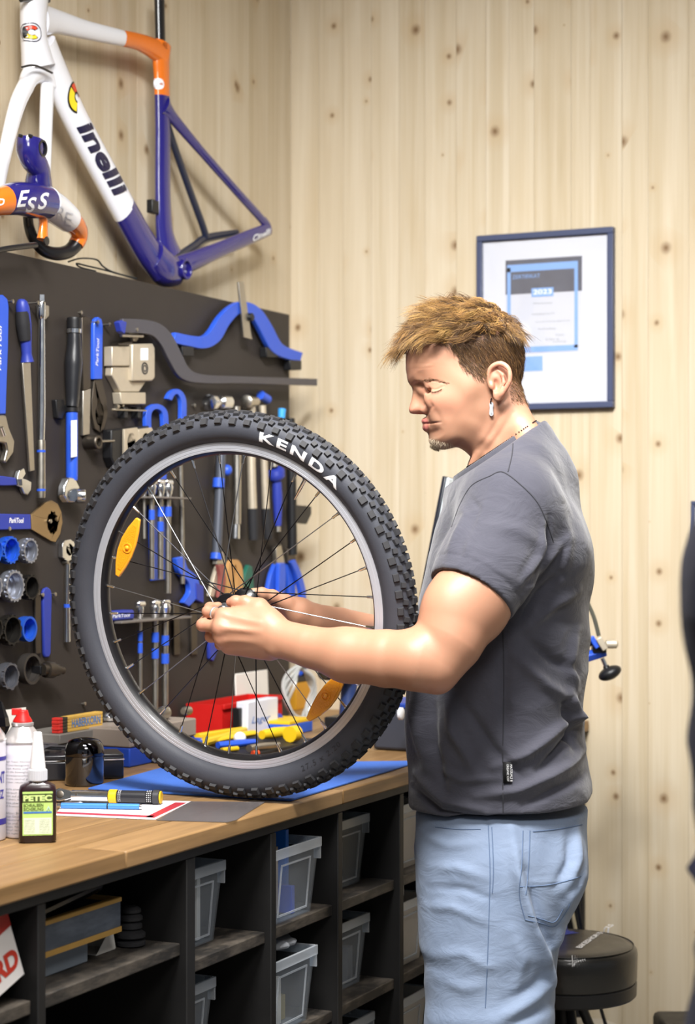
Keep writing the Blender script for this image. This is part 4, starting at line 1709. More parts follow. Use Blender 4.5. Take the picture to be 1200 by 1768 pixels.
jf = [
    (pl((882, 1430), (890, 1500), (915, 1590), (945, 1665), (958, 1710)), .010, .0120), (pl((905, 1500), (930, 1590), (955, 1650)), .008, -.0080),
    (pl((745, 1500), (790, 1495), (835, 1510)), .008, .0040), (pl((742, 1535), (800, 1530), (845, 1545)), .007, -.0035), (pl((740, 1570), (780, 1562), (830, 1580)), .008, .0040),
    (pl((1003, 1440), (1000, 1490), (975, 1540)), .009, .0080), (pl((985, 1450), (985, 1490), (958, 1530)), .008, -.0060), (pl((1012, 1522), (985, 1555), (972, 1590)), .009, .0080),
    (pl((960, 1700), (900, 1730), (850, 1750)), .011, .0060), (pl((955, 1740), (900, 1750), (862, 1766)), .008, -.0050), (pl((960, 1660), (920, 1700), (870, 1720)), .010, -.0050),
    (pl((750, 1650), (800, 1640), (840, 1660)), .009, .0035), (pl((735, 1450), (775, 1460), (830, 1452)), .008, .0035), (pl((760, 1690), (800, 1700), (838, 1690)), .009, .0030),
    (pl((880, 1600), (900, 1650), (890, 1700)), .010, .0040), (pl((975, 1600), (968, 1630), (955, 1650)), .010, .0060),
]
disp = np.zeros(len(jV))
for line, w, h in jf:
    d, t = pdist(jV, line)
    disp += 1.25 * h * np.exp(-(d / w) ** 2) * np.sin(pi * np.clip(t, .06, .94)) ** .6 * near
disp += .0018 * (1 - 2 * np.abs(vnoise(jV * (.7, .7, 2.2), 30, 11, 4))) + .0010 * vnoise(jV, 90, 12)
# back pocket stands a little proud
pk = pl((904, 1432), (1006, 1432), (1003, 1512), (984, 1560), (960, 1600), (907, 1589), (898, 1530))
pin = inside(jV, pk)
pd, _ = pdist(jV, pk + pk[:1])
low = jV[:, 2] < C3(0, 1515, 3.28)[2]
disp += .0018 * np.clip(pd / .003, 0, 1) * pin * near * low
jV = relax(jV + N * disp[:, None], jQ, .3)
M_DENIM = cloth('bleached_denim', '#7787a1', '#8f9db4', 1100, 0.9, 0.1, wrinkle=0.14)
M_STITCH = mat('denim_stitch', '#5f7290', 0.9)
jeans = np_object('jeans_shorts', jV, jQ, M_DENIM, FOOT, person)
jb = bvh_np(jV, jQ)
for pts in ([(843, 1425), (846, 1500), (845, 1560), (842, 1650), (838, 1740)], [(849, 1428), (852, 1500), (850, 1542)], [(903, 1434), (901, 1490), (897, 1545), (907, 1588)], [(915, 1434), (913, 1490), (908, 1545)],
            [(898, 1531), (940, 1529), (975, 1522), (1003, 1513)], [(907, 1588), (935, 1594), (958, 1599), (978, 1573), (984, 1560)], [(912, 1581), (935, 1587), (957, 1592), (972, 1570)],
            [(752, 1428), (790, 1432), (830, 1432)], [(920, 1436), (960, 1432), (1005, 1424)]):
    sew('stitching', jb, pts, .0009, M_STITCH, jeans)
# shoes
for dd, dx in ((3.345, 0), (3.60, .01)):
    S = Field((kneL[0] - .24, dd - .08, -.01), (kneL[0] + .14, dd + .08, .14), .005)
    c = np.array((kneL[0] + .005 + dx, dd, .0))
    S.chain([c + (.05, 0, .05), c + (-.06, 0, .045), c + (-.16, .01, .035)], [.046, .046, .040], .02, flat=((0, 1, 0), 1.05))
    S.cone(c + (.02, 0, .05), c + (.02, 0, .11), .045, .042, .02)
    S.plane_cut(np.array((0, 0, .001)), np.array((0, 0, -1.)), .0)
    v_, q_ = S.mesh(1)
    np_object('shoe', v_, q_, mat('dark_shoe', '#2b2b30', 0.7), FOOT, person)
# ---------------------------------------------------------------- hair, brows, goatee
hr = np.random.RandomState(4)
hb = bvh_np(hV, hQ)


def strands_mesh(name, strands, rad, mats, parent, mat_idx=None):
    """strands: (n, k, 3) points; three-sided tapering tubes."""
    S = np.asarray(strands)
    n, k, _ = S.shape
    tan = np.gradient(S, axis=1)
    tan /= np.linalg.norm(tan, axis=2, keepdims=True) + 1e-12
    ref = np.array((0.3, -1.0, 0.2))
    u = np.cross(tan, ref); u /= np.linalg.norm(u, axis=2, keepdims=True) + 1e-12
    w = np.cross(tan, u)
    r = np.asarray(rad)[:, None] * np.linspace(1.0, 0.18, k)[None, :]
    V = np.stack([S + (u * cos(q) + w * sin(q)) * r[..., None] for q in (0, 2.094, 4.189)], 2)   # n,k,3,3
    V = V.reshape(-1, 3)
    base = (np.arange(n) * k * 3)[:, None, None] + (np.arange(k - 1) * 3)[None, :, None]
    Q = []
    for j in range(3):
        j1 = (j + 1) % 3
        Q.append(np.stack([base[..., 0] + j, base[..., 0] + j1, base[..., 0] + 3 + j1, base[..., 0] + 3 + j], -1))
    Q = np.stack(Q, 2).reshape(-1, 4)
    o = np_object(name, V, Q, mats, FOOT, parent)
    if mat_idx is not None:
        o.data.polygons.foreach_set('material_index', np.repeat(mat_idx, (k - 1) * 3).astype(np.int32))
    return o


def hair_mat(name, c, rough=0.38):
    m = bpy.data.materials.new(name)
    m.use_nodes = True
    b = m.node_tree.nodes['Principled BSDF']
    b.inputs['Base Color'].default_value = lin(c)
    b.inputs['Roughness'].default_value = rough
    b.inputs['Specular IOR Level'].default_value = 0.4
    b.inputs['Anisotropic'].default_value = 0.4
    return m


HM = [hair_mat('hair_brown', '#5c432b'), hair_mat('hair_golden', '#8c683c'), hair_mat('hair_dark', '#3f2e20'), hair_mat('hair_blond', '#a9854f')]
hN = normals(hV, hQ)
scalp = np.where(sc_in)[0]


def pick(mask_fn, n):
    c = scalp[mask_fn(hV[scalp])]
    return c[hr.randint(0, len(c), n)]


lin_top = [hc(*p) for p in ((240, 545), (420, 505), (560, 500), (700, 470), (840, 430), (960, 400))]


def above_top(V):
    x = np.array([p[0] for p in lin_top]); z = np.array([p[1] for p in lin_top])
    return V[:, 2] > np.interp(V[:, 0], x, z) - .004


# short sides: cropped strands lying down and back
idx = pick(lambda V: ~above_top(V), 17000)
P = hV[idx] + hr.normal(size=(len(idx), 3)) * .0012
Nn = hN[idx]
zz = np.clip((P[:, 2] - hc(0, 900)[1]) / (hc(0, 520)[1] - hc(0, 900)[1]), 0, 1)
dens = hr.rand(len(idx)) < (.30 + .75 * zz)
idx, P, Nn, zz = idx[dens], P[dens], Nn[dens], zz[dens]
ln = (.0042 + .0105 * zz ** 1.3) * (.7 + .6 * hr.rand(len(P)))
flow = np.array((.55, 0, -.85)) + hr.normal(size=(len(P), 3)) * .22
flow -= Nn * (flow * Nn).sum(1, keepdims=True); flow /= np.linalg.norm(flow, axis=1, keepdims=True) + 1e-9
t = np.linspace(0, 1, 4)[None, :, None]
S = P[:, None] + (flow[:, None] * t + Nn[:, None] * (.42 * t - .22 * t * t)) * ln[:, None, None]
mi = hr.choice([0, 2, 1], len(P), p=[.58, .30, .12])
strands_mesh('cropped_hair', S, np.full(len(P), .00030), HM, person, mi)

# long top: locks swept forward, lifted at the front, curling over the forehead
tops = pick(above_top, 680)
all_s, all_r, all_m = [], [], []
xf, xb = hc(240, 0)[0], hc(960, 0)[0]
for ci, i in enumerate(tops):
    c = hV[i]; n = hN[i]
    f = np.clip((c[0] - xf) / (xb - xf), 0, 1)          # 0 at the forehead, 1 at the crown
    lat = (c[1] - YM) / .075
    L_ = (.055 - .012 * f) * (.78 + .44 * hr.rand())
    lift = (1.10 - .50 * f) + .20 * hr.normal()
    d0 = n * lift + np.array((-.80 + .25 * f, lat * .22, .55 - .20 * f)) + hr.normal(size=3) * .16
    d0 /= np.linalg.norm(d0)
    if f > .82: d0 = n * .55 + np.array((.10, lat * .5, -.25)) + hr.normal(size=3) * .3; d0 /= np.linalg.norm(d0); L_ *= .75
    d1 = np.array((-.85, lat * .30, -.42 - .35 * (1 - f) * hr.rand())) + hr.normal(size=3) * .22
    if f > .82: d1 = np.array((.25, lat * .4, -.9)) + hr.normal(size=3) * .3
    if f < .20: d1 = np.array((-.30, lat * .3, -.95)) + hr.normal(size=3) * .18
    wave = hr.normal(size=3) * .0035
    m_ = hr.choice([0, 1, 2, 3], p=[.34, .36, .14, .16])
    k = 21
    tt = np.linspace(0, 1, 8)[:, None]
    for j in range(k):
        r0 = hr.normal(size=3) * .0042; r0 -= n * (r0 @ n)
        tip = hr.normal(size=3) * .0032
        l = L_ * (.78 + .35 * hr.rand())
        p = c + r0 - n * .001
        path = p + d0 * (l * .62) * (tt - .28 * tt ** 2) + d1 * (l * .60) * tt ** 2 + wave * np.sin(tt * 5.5 + ci) + (tip - r0 * .55) * tt
        all_s.append(path); all_r.append(.00042 + .00016 * hr.rand())
        all_m.append(m_ if hr.rand() < .7 else hr.choice([0, 1, 2, 3]))
A = np.array(all_s)
# keep locks outside the skull and ear
for q in range(2, 8):
    pts = A[:, q]
    for a in range(len(pts)):
        h = hb.find_nearest(Vector(pts[a]), .02)
        if h[0] is not None:
            off_ = Vector(pts[a]) - h[0]
            if off_.dot(h[1]) < .002:
                A[a, q] = np.array(h[0] + h[1] * .003)
strands_mesh('hair', A, all_r, HM, person, np.array(all_m))


def on_skin(px, py, lift=0.0):
    d = Vector(C3(px, py, 1.0)) - Vector((0, 0, EYE))
    h = hb.ray_cast(Vector((0, 0, EYE)), d)
    return (np.array(h[0] + h[1] * lift), np.array(h[1])) if h[0] is not None else (None, None)


# eyebrow
S, Rr = [], []
for i in range(110):
    t = hr.rand()
    bx = np.interp(t, [0, .45, 1], [721, 746, 773]); by = np.interp(t, [0, .45, 1], [657.5, 656, 661.5]) + hr.normal() * 1.4 * (1.1 - .6 * t)
    p, n = on_skin(bx, by)
    if p is None: continue
    d = np.array((.9, -.25, .25 - .55 * t)) + hr.normal(size=3) * .22; d -= n * (d @ n); d /= np.linalg.norm(d)
    l = .0062 * (.6 + .6 * hr.rand())
    S.append([p - n * .0004, p + d * l * .5 + n * .0007, p + d * l + n * .0002]); Rr.append(.00024)
strands_mesh('eyebrow', S, Rr, HM[0], person)
# lashes
S, Rr = [], []
for i in range(60):
    t = i / 59
    q = [Vector(hc(*a) + (0,)) for a in ((362, 789), (380, 806), (405, 813), (435, 806), (460, 792))]
    px = np.interp(t, [0, .2, .45, .75, 1], [736.5, 741.5, 748, 756, 762.7]); py = np.interp(t, [0, .2, .45, .75, 1], [670.0, 674.7, 676.8, 675.0, 671.2])
    p, n = on_skin(px, py)
    if p is None: continue
    d = np.array((-.55 + .5 * t, -.3, -.75)) + hr.normal(size=3) * .12; d /= np.linalg.norm(d)
    S.append([p, p + d * .0022 + n * .0008, p + d * .0044 + n * .0024]); Rr.append(.00024)
strands_mesh('eyelashes', S, Rr, HM[2], person)
# goatee and stubble on the chin
S, Rr = [], []
M_BEARD = hair_mat('beard_sandy', '#b7a58c', 0.5)
for i in range(900):
    px, py = 735 + 50 * hr.rand() ** 1.3, 752 + 24 * hr.rand()
    if py < 755 + (px - 738) * .28: continue
    p, n = on_skin(px, py)
    if p is None: continue
    d = np.array((-.15, -.2, -.9)) + n * .7 + hr.normal(size=3) * .3; d /= np.linalg.norm(d)
    l = .0034 * (.5 + .8 * hr.rand())
    S.append([p - n * .0004, p + d * l * .5, p + d * l + np.array((0, 0, -.0006))]); Rr.append(.00022)
for i in range(700):
    a = 2 * pi * hr.rand()
    o_ = np.array((hc(375, 0)[0] + .020 * hr.rand(), YM + hr.normal() * .010, hc(0, 1150)[1] - .004))
    h = hb.find_nearest(Vector(o_))
    p, n = np.array(h[0]), np.array(h[1])
    d = n * .6 + np.array((-.1, 0, -.8)) + hr.normal(size=3) * .3; d /= np.linalg.norm(d)
    l = .0045 * (.5 + .8 * hr.rand())
    S.append([p - n * .0004, p + d * l * .5, p + d * l]); Rr.append(.00024)
strands_mesh('goatee', S, Rr, M_BEARD, person)

# earring and neck chain
lob, nl_ = on_skin(849, 690)
b = MB()
ec = Vector(C3(848.5, 693.5, lob[1] - .001)); u_ = Vector((0.35, .93, 0)); w_ = Vector((0, 0, 1))
b.tube([ec + u_ * (cos(q) * .0046) + w_ * (sin(q) * .0052) for q in np.linspace(0, 2 * pi, 24, endpoint=False)], .0011, 8, closed=True)
ring = np_object('earring', np.array(b.v), np.array(b.f), mat('dark_metal_ring', '#3a3030', 0.25, 0.9), FOOT, person)
ring['label'] = 'dark hoop earring with silver pendant'
b = MB()
pc = C3(848.5, 705, lob[1] - .004)
ol = [(-2.6, -9.5), (-3.6, -7), (-2.8, -1), (-3.4, 5), (-3.8, 9), (-2.4, 12.2), (0, 13.2), (2.4, 12.2), (3.6, 9), (2.9, 5), (2.6, -1), (3.6, -6), (2.8, -9.5), (0, -10.6)]
b.prism([Vector(pc) + Vector((x * .00103, 0, -y * .00103)) for x, y in ol], (0, .0014, 0))
np_object('pendant', np.array(b.v), np.array([f for f in b.f if len(f) == 4]), mat('silver_pendant', '#e2e6ea', 0.22, 0.7), FOOT, ring)
me_ = [o for o in person.children if o.name.startswith('earring')]
b2 = MB(); b2.v = list(b.v); n_ = len(ol)
cap = [(0, i, i + 1, i + 1) for i in range(1, n_ - 1)] + [(n_, n_ + i + 1, n_ + i, n_ + i) for i in range(1, n_ - 1)]
from_me = bpy.data.meshes.new('pendant_face')
from_me.from_pydata([tuple(Vector(p) - Vector(FOOT)) for p in b2.v], [], [tuple(range(n_)), tuple(reversed(range(n_, 2 * n_)))])
from_me.materials.append(MATS['silver_pendant'])
pf = link(bpy.data.objects.new('pendant_face', from_me)); pf.parent = ring
b = MB(); b.lathe(Vector(pc) + Vector((0, -.0006, -.0093)), (0, 1, 0), [(0, .0012), (.001, .0012)], 12)
np_object('rivet', np.array(b.v), np.array([f for f in b.f if len(f) == 4]), MATS['dark_metal_ring'], FOOT, ring)
# neck chain just above the collar
b = MB(); u2, w2 = Vector(ndu), Vector((0, 1, 0))
cN = Vector(nc) + Vector(ndir) * .006
for q in np.linspace(0, 2 * pi, 180, endpoint=False):
    p = cN + u2 * (cos(q) * (hl - .012)) + w2 * (sin(q) * (hw - .012))
    d_ = (cN - p).normalized()
    h = hb.ray_cast(p - d_ * .03, d_, .08)
    if h[0] is not None and (h[0] - cN).dot(Vector(ndir)) < .012: b.ball(h[0] + h[1] * .0008, .0014, 6, 4)
ch = MB(); ch.v = b.v
tag(np_object('neck_chain', np.array(b.v), np.array([(f + (f[-1],))[:4] if len(f) == 3 else f for f in b.f]), MATS['dark_metal_ring'], FOOT, person), kind='stuff')

# silver ring on the index finger
p0_, p1_ = kn[0] + (0, .004, 0), C3(359, 1056, 3.312)
rc = Vector(p0_ * .42 + p1_ * .58); ra = Vector(p1_ - p0_).normalized(); ru, rw_, _ = frame_of(ra)
b = MB()
for i in range(32):
    q = 2 * pi * i / 32; d = ru * cos(q) + rw_ * sin(q)
    for dr, da in ((.0112, -.0016), (.0112, .0016), (.0098, .0016), (.0098, -.0016)): b.v.append(tuple(rc + d * dr + ra * da))
    for k_ in range(4): b.f.append((i * 4 + k_, i * 4 + (k_ + 1) % 4, ((i + 1) % 32) * 4 + (k_ + 1) % 4, ((i + 1) % 32) * 4 + k_))
np_object('finger_ring', np.array(b.v), np.array(b.f), MATS['silver_pendant'], FOOT, person)
# ---------------------------------------------------------------- clear storage boxes in the cubbyholes
def clear_mat(name, color, tint=0.12):
    m = bpy.data.materials.new(name)
    m.use_nodes = True
    k = NT(m)
    b = k.n['Principled BSDF']
    b.inputs['Base Color'].default_value = lin(color)
    b.inputs['Roughness'].default_value = 0.22
    b.inputs['Specular IOR Level'].default_value = 0.55
    tr = k.node('ShaderNodeBsdfTransparent')
    tr.inputs[0].default_value = lin('#f4f7fa')
    mx = k.node('ShaderNodeMixShader')
    nz = k.noise(k.node('ShaderNodeNewGeometry').outputs['Position'], 25, 3)
    fr = k.node('ShaderNodeLayerWeight')
    fr.inputs[0].default_value = 0.35
    fac = k.math('ADD', k.math('MULTIPLY', fr.outputs['Facing'], 0.20), k.math('ADD', tint, k.math('MULTIPLY', nz, 0.04)), clamp=True)
    k.l.new(fac, mx.inputs[0])
    k.l.new(tr.outputs[0], mx.inputs[1])
    k.l.new(b.outputs[0], mx.inputs[2])
    k.l.new(mx.outputs[0], k.n['Material Output'].inputs[0])
    return m


M_CLEAR = clear_mat('clear_plastic', '#dfe5ec', 0.0)
M_CLEARW = clear_mat('milky_plastic', '#dcd5ca', 0.34)
M_RIMC = clear_mat('clear_plastic_rim', '#d4d9df', 0.28)


def bin_box(label, y1, z, xf, w=0.186, d=0.30, h=0.132, m=M_CLEAR, rimm=M_RIMC, group=None):
    """Tapered clear box: y1 = right edge of the rim, z = shelf, xf = front of the rim."""
    y0 = y1 - w
    root = thing('storage_box', label, 'storage box', (xf - d / 2, (y0 + y1) / 2, z), group)
    tp = 0.016
    zz0, zz1 = z + 0.0004, z + h
    t = 0.0018
    lo = [(xf - tp, y0 + tp), (xf - tp, y1 - tp), (xf - d + tp, y1 - tp), (xf - d + tp, y0 + tp)]
    hi = [(xf - .004, y0 + .004), (xf - .004, y1 - .004), (xf - d + .004, y1 - .004), (xf - d + .004, y0 + .004)]
    b = MB()
    V = [(x, y, zz0) for x, y in lo] + [(x, y, zz1) for x, y in hi]
    cx, cy = xf - d / 2, (y0 + y1) / 2
    sh = lambda x, y, q: (x + (cx - x) / abs(cx - x) * q, y + (cy - y) / abs(cy - y) * q)
    V += [sh(x, y, t) + (zz0 + t,) for x, y in lo] + [sh(x, y, t) + (zz1,) for x, y in hi]
    Fc = [(3, 2, 1, 0), (8, 9, 10, 11)]
    for i in range(4):
        j = (i + 1) % 4
        Fc += [(i, j, 4 + j, 4 + i), (8 + j, 8 + i, 12 + i, 12 + j), (4 + i, 4 + j, 12 + j, 12 + i)]
    b.add(V, Fc)
    b.build('shell', m, root, smooth=False)
    # rim with a downturned lip, and end grips
    b = MB()
    for (p0, p1) in (((xf - .005, y0, zz1 - .016), (xf, y1, zz1 + .002)), ((xf - d, y0, zz1 - .016), (xf - d + .005, y1, zz1 + .002)), ((xf - d + .005, y0, zz1 - .016), (xf - .005, y0 + .004, zz1 + .002)), ((xf - d + .005, y1 - .004, zz1 - .016), (xf - .005, y1, zz1 + .002))):
        b.span(p0, p1)
    b.build('rim', rimm, root, bevel=.0012)
    b = MB(); b.span((xf - .016, y1 - .003, zz1 - .038), (xf - .002, y1 + .001, zz1 - .015))
    b.build('rim_tab', rimm, root, bevel=.001)
    # raised label window on the front
    b = MB()
    e = Vector((hi[0][0] - lo[0][0], 0, zz1 - zz0)).normalized()
    yv = Vector((0, 1, 0)); n = yv.cross(e) if yv.cross(e).x > 0 else e.cross(yv)
    c = Vector(((lo[0][0] + hi[0][0]) / 2, (y0 + y1) / 2, (zz0 + zz1) / 2)) + n * .0012 - e * .008
    ww, hh = w * .30, h * .34
    for s_ in (-1, 1):
        b.box(c + yv * (s_ * ww), (.003, hh * 2 + .003, .0022), (yv, e, n))
        b.box(c + e * (s_ * hh), (ww * 2 - .003, .003, .0022), (yv, e, n))
    b.build('label_window', rimm, root)
    return root


def content(root, name, mname, p0, p1, m, bevel=.001):
    b = MB(); b.span(p0, p1)
    o = b.build(name, m, bevel=bevel)
    return recenter(o, ((p0[0] + p1[0]) / 2, (p0[1] + p1[1]) / 2, min(p0[2], p1[2])))


M_CARD = mat('brown_cardboard', '#a88763', 0.85, var=0.1, vscale=12)
b1 = bin_box('clear storage box with brown cardboard inside, left of the box of papers', 2.866, .693, -1.574, w=.178)
b2 = bin_box('clear storage box full of papers and a blue folder, top shelf under the wheel', 3.156, .693, -1.536)
b3 = bin_box('clear storage box with an orange item, top shelf right of the papers box', 3.462, .693, -1.580)
b4 = bin_box('clear storage box topped by a crumpled plastic bag, below the papers box', 3.148, .4985, -1.540, w=.180)
b5 = bin_box('clear storage box with little inside, middle shelf beside the bag topped box', 3.458, .4985, -1.578)
b6 = bin_box('dark filled clear storage box under the cardboard one', 2.852, .4985, -1.585, w=.164)
b7 = bin_box('clear storage box cut off by the bottom edge, third column of boxes', 3.468, .304, -1.572)
b8 = bin_box('milky storage box half hidden by the man, top shelf', 3.705, .693, -1.560, m=M_CLEARW)
b9 = bin_box('milky storage box with boxes on it, middle shelf beside the man\'s jeans', 3.705, .4985, -1.556, m=M_CLEARW)
b10 = bin_box('milky storage box beside the man\'s leg, lowest shelf in view', 3.705, .304, -1.556, m=M_CLEARW)
b11 = bin_box('clear storage box low in the second column of boxes', 3.148, .304, -1.545, w=.180)


def inside_item(name, label, cat, y0, y1, x0, x1, z0, z1, m, bevel=.001, group=None):
    b = MB(); b.span((x0, y0, z0), (x1, y1, z1))
    o = b.build(name, m, bevel=bevel)
    recenter(o, ((x0 + x1) / 2, (y0 + y1) / 2, z0))
    return tag(o, label, cat, group)


inside_item('cardboard_box', 'brown cardboard box inside the leftmost clear box', 'box', 2.713, 2.803, -1.80, -1.605, .6975, .790, M_CARD)
inside_item('cardboard_sheet', 'pale folded card standing on edge in the leftmost clear box', 'card', 2.813, 2.824, -1.80, -1.60, .6975, .812, M_PAPER)
inside_item('folder', 'blue folder standing up in the box of papers', 'folder', 3.108, 3.120, -1.80, -1.585, .6955, .842, mat('folder_blue', '#1f6fd0', 0.4))
inside_item('paper_stack', 'brownish papers standing in the box of papers', 'paper', 3.062, 3.088, -1.80, -1.590, .6955, .815, mat('kraft_paper', '#c3ab92', 0.8, var=.1))
inside_item('packet', 'blue packet at the front of the box of papers', 'packet', 2.995, 3.040, -1.78, -1.575, .6955, .765, mat('packet_blue', '#3565c8', 0.35))
inside_item('orange_part', 'small orange part at the bottom of a clear box', 'part', 3.330, 3.372, -1.70, -1.62, .6955, .722, mat('orange_plastic', '#e0542a', .4))
inside_item('inner_tube_box', 'white card box standing in the box under the bag', 'box', 3.020, 3.080, -1.74, -1.580, .501, .585, M_PAPER)
inside_item('cable_bundle', 'yellowish bundle in the box under the plastic bag', 'parts', 3.086, 3.116, -1.74, -1.59, .501, .545, mat('bundle_yellow', '#a99a62', .6, var=.2))
inside_item('black_part', 'black part inside the clear box on the middle shelf', 'part', 3.345, 3.405, -1.75, -1.63, .501, .545, M_BLACK)
inside_item('black_part', 'black part in the dark filled clear box', 'part', 2.714, 2.800, -1.78, -1.62, .5010, .575, M_BLACK)
inside_item('small_carton', 'white carton lying on the milky middle box', 'carton', 3.560, 3.640, -1.75, -1.585, .6335, .664, M_PAPER)
inside_item('grey_part', 'dark part inside the milky top box', 'part', 3.57, 3.64, -1.78, -1.62, .6955, .775, M_DSTEEL)
inside_item('blue_bottle', 'blue cylinder shaped pack in the box of papers', 'pack', 3.092, 3.104, -1.76, -1.565, .6955, .745, M_BLUE)
inside_item('white_packet', 'white packet at the front of the box under the bag', 'packet', 2.990, 3.014, -1.74, -1.568, .501, .580, mat('packet_white', '#d5d3d0', .5))
inside_item('grey_packet', 'grey packet in the clear box on the middle shelf', 'packet', 3.408, 3.432, -1.75, -1.604, .501, .570, mat('packet_grey', '#6d7078', .5))
inside_item('pale_sheet', 'pale sheet standing in the box with the orange part', 'sheet', 3.376, 3.380, -1.78, -1.606, .6955, .790, M_PAPER)
inside_item('brown_sheet', 'brown sheet standing in the milky middle box', 'sheet', 3.60, 3.606, -1.78, -1.585, .501, .600, M_CARD)
# papers leaning out of the second box
for i, (dy, h_, c_) in enumerate(((.0, .858, '#d9d2ca'), (.018, .850, '#8f8a90'), (.034, .862, '#c9b6a4'))):
    b = MB(); y = 2.982 + dy * .9
    b.prism([(-1.60, y, .768), (-1.60, y + .042, h_ - .012), (-1.78, y + .042, h_ - .002), (-1.78, y, .768)], (0, .0008, 0))
    o = b.build('leaflet', mat('leaflet_%d' % i, c_, .7)); recenter(o, (-1.69, y, .768))
    tag(o, ('white leaflet', 'grey leaflet', 'tan leaflet')[i] + ' poking out of the box of papers', 'leaflet')
# crumpled clear bag
r_ = np.random.RandomState(3)
b = MB(); b.ball((-1.62, 3.050, .652), (.070, .060, .013), 26, 16)
v = np.array(b.v); c_ = v.mean(0); nz = vnoise(v, 160, 2, 6) * .010 + np.abs(vnoise(v, 75, 4, 5)) * .018
b.v = [tuple(p) for p in v + (v - c_) / (np.linalg.norm(v - c_, axis=1)[:, None] + 1e-9) * nz[:, None] * (1, 1, .45)]
bag = b.build('plastic_bag', clear_mat('bag_film', '#b9bcc2', .28), angle=12)
recenter(bag, (-1.62, 3.050, .632)); tag(bag, 'crumpled clear plastic bag heaped on a storage box', 'plastic bag')

# ---------------------------------------------------------------- the wide compartment on the left
zS = .729
OB = scuffed('worn_grey_box', '#3c4450', '#59616e', .55)
M_EDGE = mat('yellowed_edge', '#b08a45', .7, var=.15)
M_LBOX = mat('pale_grey_box', '#77808a', .55, var=.08)


def front_x(px, py, x): return on_x(px, py, x)


xb_ = -1.58
yA, yB_ = on_x(84, 1600, xb_).y, on_x(208, 1560, xb_).y
zt_, zb_ = on_x(208, 1549, xb_).z, on_x(208, 1608, xb_).z
low = MB(); lb = on_x(152, 1680, xb_ - .02)
low.span((xb_ - .25, 2.269, zS + .0004), (xb_ - .02, lb.y, zb_ - .0006))
lowo = low.build('flat_box', M_LBOX, bevel=.002); recenter(lowo, (xb_ - .13, yA, zS))
tag(lowo, 'pale grey flat box on the shelf under the worn open box', 'box')
crate = thing('open_box', 'worn grey open box with yellowed edges, full of black parts', 'box', (xb_ - .13, yA + .05, zb_))
ya0 = 2.269
b = MB()
b.span((xb_ - .26, ya0, zb_), (xb_, yB_, zb_ + .006))
b.span((xb_ - .006, ya0, zb_ + .006), (xb_, yB_, zt_ - .006)); b.span((xb_ - .26, ya0, zb_ + .006), (xb_ - .254, yB_, zt_ - .006))
b.span((xb_ - .254, ya0, zb_ + .006), (xb_ - .006, ya0 + .006, zt_ - .006)); b.span((xb_ - .254, yB_ - .006, zb_ + .006), (xb_ - .006, yB_, zt_ - .006))
b.build('body', OB, crate)
b = MB()
for z0, z1 in ((zt_ - .006, zt_), (zb_ - .0001, zb_ + .008)):
    b.span((xb_, ya0 - .001, z0), (xb_ + .0016, yB_ + .001, z1))
b.span((xb_ - .009, ya0 - .001, zt_ - .006), (xb_, yB_ + .001, zt_ + .0006)); b.span((xb_ - .26, yB_ - .008, zt_ - .0058), (xb_ - .01, yB_ + .001, zt_ + .0006))
b.build('edge_strip', M_EDGE, crate, label='yellowed worn edge strips')
r2 = random.Random(5)
for i in range(9):
    p = Vector((xb_ - .03 - .022 * i, ya0 + .02 + r2.uniform(0, .012), zb_ + .040 + r2.uniform(0, .012)))
    b = MB(); b.tube([p, p + Vector((r2.uniform(-.001, .001), yB_ - ya0 - .045, r2.uniform(.004, .022)))], .0085, 10)
    o = b.build('black_tube', mat('glossy_black', '#111113', .22, coat=.4), bevel=0); recenter(o, p)
    tag(o, ('frontmost', 'second', 'third', 'fourth', 'fifth', 'sixth', 'seventh', 'eighth', 'rearmost')[i] + ' glossy black tube from the front in the worn open box', 'tube', group='black tubes in the open box')
# stack of rubber bellows and a bent white card
p = on_z(226, 1633, zS)
for i, (r0, h_) in enumerate(((.023, .012), (.023, .014), (.018, .013), (.0185, .012), (.016, .011))):
    z = zS + .0002 + sum(q for q in (.012, .014, .013, .012, .011)[:i])
    b = MB(); b.lathe((p.x, p.y, z), (0, 0, 1), [(0, r0 * .72), (h_ * .2, r0), (h_ * .6, r0), (h_ * .98, r0 * .66)], 28)
    o = b.build('rubber_ring', M_RUBBER); recenter(o, (p.x, p.y, z))
    tag(o, ('lowest', 'second', 'third', 'fourth', 'topmost')[i] + ' of the stacked black rubber rings on the shelf', 'rubber ring', 'stacked rubber rings')
cpos = on_z(208, 1641, zS)
b = MB(); q_ = Vector((cpos.x - .012, cpos.y, zS + .0005))
b.prism([q_ + Vector((0, -.05, 0)), q_ + Vector((0, .004, 0)), q_ + Vector((-.01, .010, .035)), q_ + Vector((-.01, .011, .035)), q_ + Vector((.0, .0055, .001)), q_ + Vector((0, -.05, .0012))], (-.05, 0, 0))
o = b.build('bent_card', M_PAPER); recenter(o, q_); tag(o, 'bent white card beside the rubber rings', 'card')
